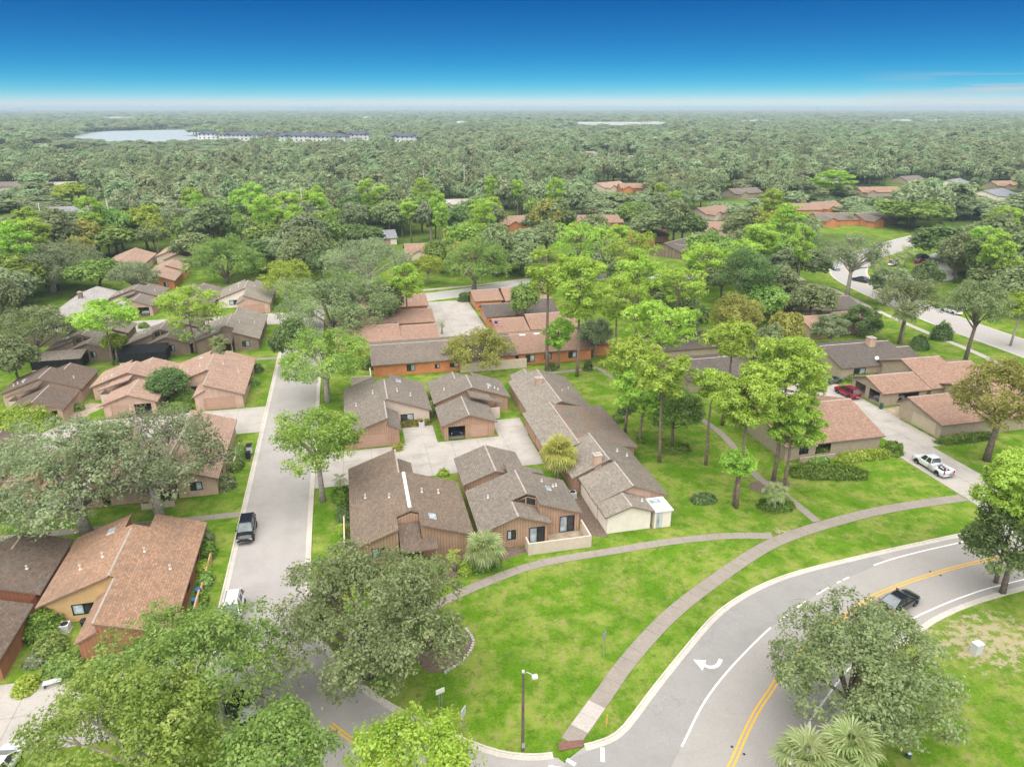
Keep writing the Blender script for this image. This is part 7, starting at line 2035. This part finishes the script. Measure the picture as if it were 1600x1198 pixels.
# one low-detail tree set for the woods that read as a mass
far_col = bpy.data.collections.new('woodland_trees')
def far_tree(seed, kind, R, zc, hz, n, ls):
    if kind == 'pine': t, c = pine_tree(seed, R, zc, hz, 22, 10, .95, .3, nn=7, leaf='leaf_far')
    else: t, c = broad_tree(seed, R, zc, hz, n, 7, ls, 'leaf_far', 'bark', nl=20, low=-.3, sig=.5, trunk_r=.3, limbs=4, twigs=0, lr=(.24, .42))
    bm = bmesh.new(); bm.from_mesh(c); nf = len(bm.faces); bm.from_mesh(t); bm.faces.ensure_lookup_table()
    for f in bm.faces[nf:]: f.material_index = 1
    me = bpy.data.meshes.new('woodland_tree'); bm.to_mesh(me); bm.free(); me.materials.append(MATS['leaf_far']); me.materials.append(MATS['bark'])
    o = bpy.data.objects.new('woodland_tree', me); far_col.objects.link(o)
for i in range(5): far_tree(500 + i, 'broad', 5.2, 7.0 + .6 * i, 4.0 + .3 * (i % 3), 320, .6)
far_tree(601, 'pine', 4.2, 11.5, 4.2, 0, 0)
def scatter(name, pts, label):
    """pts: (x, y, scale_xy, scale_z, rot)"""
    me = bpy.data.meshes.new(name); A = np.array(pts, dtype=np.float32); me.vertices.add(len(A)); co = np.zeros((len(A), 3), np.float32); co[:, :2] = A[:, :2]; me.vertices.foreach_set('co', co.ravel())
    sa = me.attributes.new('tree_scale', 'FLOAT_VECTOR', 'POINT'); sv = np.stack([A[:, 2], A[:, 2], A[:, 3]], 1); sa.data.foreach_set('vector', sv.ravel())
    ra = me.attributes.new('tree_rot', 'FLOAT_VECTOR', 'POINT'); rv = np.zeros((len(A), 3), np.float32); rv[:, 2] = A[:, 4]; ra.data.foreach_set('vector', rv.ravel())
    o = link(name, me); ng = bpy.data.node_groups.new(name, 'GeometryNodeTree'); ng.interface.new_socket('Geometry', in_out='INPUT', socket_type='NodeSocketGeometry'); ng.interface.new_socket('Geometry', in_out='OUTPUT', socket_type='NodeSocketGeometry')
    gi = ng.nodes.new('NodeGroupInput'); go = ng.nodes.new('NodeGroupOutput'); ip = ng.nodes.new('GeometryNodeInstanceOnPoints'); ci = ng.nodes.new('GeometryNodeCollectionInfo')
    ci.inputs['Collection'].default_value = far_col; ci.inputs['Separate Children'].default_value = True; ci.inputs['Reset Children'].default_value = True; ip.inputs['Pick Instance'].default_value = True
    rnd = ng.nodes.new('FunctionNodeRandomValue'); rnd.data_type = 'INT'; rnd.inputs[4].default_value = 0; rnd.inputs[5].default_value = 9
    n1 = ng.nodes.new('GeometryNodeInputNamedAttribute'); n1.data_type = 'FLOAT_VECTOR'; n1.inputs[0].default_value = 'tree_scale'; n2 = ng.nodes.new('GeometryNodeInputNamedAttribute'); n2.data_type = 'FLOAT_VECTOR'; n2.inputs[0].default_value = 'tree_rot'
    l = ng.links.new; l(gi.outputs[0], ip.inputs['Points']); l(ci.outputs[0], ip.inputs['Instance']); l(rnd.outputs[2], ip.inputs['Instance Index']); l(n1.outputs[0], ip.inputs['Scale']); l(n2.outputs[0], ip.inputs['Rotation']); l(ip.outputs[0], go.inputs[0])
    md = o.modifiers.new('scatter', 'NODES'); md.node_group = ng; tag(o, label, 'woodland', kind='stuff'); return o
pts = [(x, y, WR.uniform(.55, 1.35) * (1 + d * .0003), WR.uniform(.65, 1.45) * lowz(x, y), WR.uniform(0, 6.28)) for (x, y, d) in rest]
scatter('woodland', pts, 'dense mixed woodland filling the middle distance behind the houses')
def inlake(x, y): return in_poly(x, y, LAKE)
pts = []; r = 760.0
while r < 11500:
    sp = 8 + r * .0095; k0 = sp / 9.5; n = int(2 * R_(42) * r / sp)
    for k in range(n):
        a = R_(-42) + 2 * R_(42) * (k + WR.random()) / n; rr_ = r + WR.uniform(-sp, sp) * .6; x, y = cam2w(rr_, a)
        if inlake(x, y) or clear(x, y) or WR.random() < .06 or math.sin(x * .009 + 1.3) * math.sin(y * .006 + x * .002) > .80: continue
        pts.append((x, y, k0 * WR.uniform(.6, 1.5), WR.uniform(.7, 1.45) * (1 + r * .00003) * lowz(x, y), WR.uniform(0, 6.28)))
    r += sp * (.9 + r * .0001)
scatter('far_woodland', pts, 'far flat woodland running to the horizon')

# ------------------------------------------------------------------ lake, flats, stores and skyline
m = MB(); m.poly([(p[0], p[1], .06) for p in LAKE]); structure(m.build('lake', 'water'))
m_plain('roof_slate', (.075, .085, .12), .8, .2, .2); m_plain('far_white', (.75, .73, .70), .8, .05, .1); m_plain('far_tan', (.6, .45, .33), .8, .1, .1); m_plain('far_blue', (.25, .45, .55), .6, .1, .02)
def flats(x, y, rz, w, d, label):
    o = empty('apartment_block', (x, y, 0), rz); tag(o, label, 'apartment block', 'slate-roofed apartment blocks by the lake'); m = MB(); m.box(-w / 2, -d / 2, 0, w / 2, d / 2, 11.5); m.build('wall', 'far_white', o)
    m = MB(); e = 1.5; hz = 15.2
    V = [(-w / 2 - e, -d / 2 - e, 11.5), (w / 2 + e, -d / 2 - e, 11.5), (w / 2 + e, d / 2 + e, 11.5), (-w / 2 - e, d / 2 + e, 11.5), (-w / 2 + d / 2, 0, hz), (w / 2 - d / 2, 0, hz)]
    for f in ((0, 1, 5, 4), (1, 2, 5), (2, 3, 4, 5), (3, 0, 4), (0, 3, 2, 1)): m.poly([V[k] for k in f])
    for gx in (-w / 4, w / 4): m.poly([(gx - 5, -d / 2 - e - .3, 11.5), (gx + 5, -d / 2 - e - .3, 11.5), (gx, -d / 2 - e - .3, 14.0)]); m.poly([(gx - 5, -d / 2 - e - .3, 11.5), (gx, -d / 2 - e - .3, 14.0), (gx, 0, 14.0)]); m.poly([(gx + 5, -d / 2 - e - .3, 11.5), (gx, 0, 14.0), (gx, -d / 2 - e - .3, 14.0)])
    m.build('roof', 'roof_slate', o)
    for fl in range(3):
        for k in range(int(w // 6)): q = MB(); xx = -w / 2 + 3 + 6 * k; q.box(xx - 1, -d / 2 - .05, fl * 4 + 1.2, xx + 1, -d / 2 + .05, fl * 4 + 3.1); q.build('window', 'glass', o)
for a in FLATS: flats(*a)
for (x, y, w, d, h_, rz, mt, label) in STORES:
    o = empty('store', (x, y, 0), rz); tag(o, label, 'building'); B_(-w / 2, -d / 2, 0, w / 2, d / 2, h_).build('wall', mt, o); B_(-w / 2 - .6, -d / 2 - .6, h_, w / 2 + .6, d / 2 + .6, h_ + 1.0).build('parapet', 'far_white', o); B_(-w * .15, -d / 2 - .8, 0, w * .15, -d / 2 - .3, h_ + 3.0).build('entrance', 'far_white', o)
for (x, y, w, d, h_, label) in TOWERS:
    o = empty('tower', (x, y, 0), R_(-5)); tag(o, label, 'tower', 'skyline buildings on the horizon'); B_(-w / 2, -d / 2, 0, w / 2, d / 2, h_ * .93).build('shaft', 'far_blue', o); B_(-w * .3, -d * .3, h_ * .93, w * .3, d * .3, h_).build('crown', 'far_white', o)
# power line
PL = []
for (x, y, label) in POLES:
    o = empty('power_pole', (x, y, 0)); tag(o, label, 'power pole', 'pale power poles above the woods'); T_([(0, 0, -.2), (0, 0, 18)], [.2, .14], 8).build('pole', 'stucco_white', o); B_(-1.4, -.1, 15.2, 1.4, .1, 15.4).build('cross_arm', 'steel', o); B_(-1.1, -.1, 17.0, 1.1, .1, 17.2).build('cross_arm', 'steel', o); PL.append((x, y))
for i, (a, b) in enumerate(zip(PL[:-1], PL[1:])):
    for k, (dx, z) in enumerate(((-1.3, 15.5), (1.3, 15.5), (0, 17.9))):
        m = MB(); m.tube([(a[0] + (b[0] - a[0]) * t / 8 + dx, a[1] + (b[1] - a[1]) * t / 8, z - 4 * 2.6 * (t / 8) * (1 - t / 8)) for t in range(9)], .02, 4, cap=False)
        o = m.build('power_line', 'steel'); tag(o, 'thin power wire strung between the pale poles above the woods', 'wire', 'power wires')

# ------------------------------------------------------------------ haze
HZX = 16500
m = MB(); m.box(-HZX, -HZX, -1.2, HZX, HZX, 66.0); hz = m.mesh('haze', [])
hm = bpy.data.materials.new('haze'); hm.use_nodes = True; hn = hm.node_tree.nodes; hn.remove(hn['Principled BSDF']); pv = hn.new('ShaderNodeVolumePrincipled')
pv.inputs['Color'].default_value = (*(0.70,0.88,0.97), 1); pv.inputs['Density'].default_value = 0.0002; pv.inputs['Anisotropy'].default_value = 0.0
hm.node_tree.links.new(pv.outputs[0], hn['Material Output'].inputs['Volume']); hz.materials.append(hm); ho = link('haze', hz); ho['kind'] = 'stuff'; tag(ho, 'thin pale haze over the whole view', 'haze')
ho.visible_shadow = True
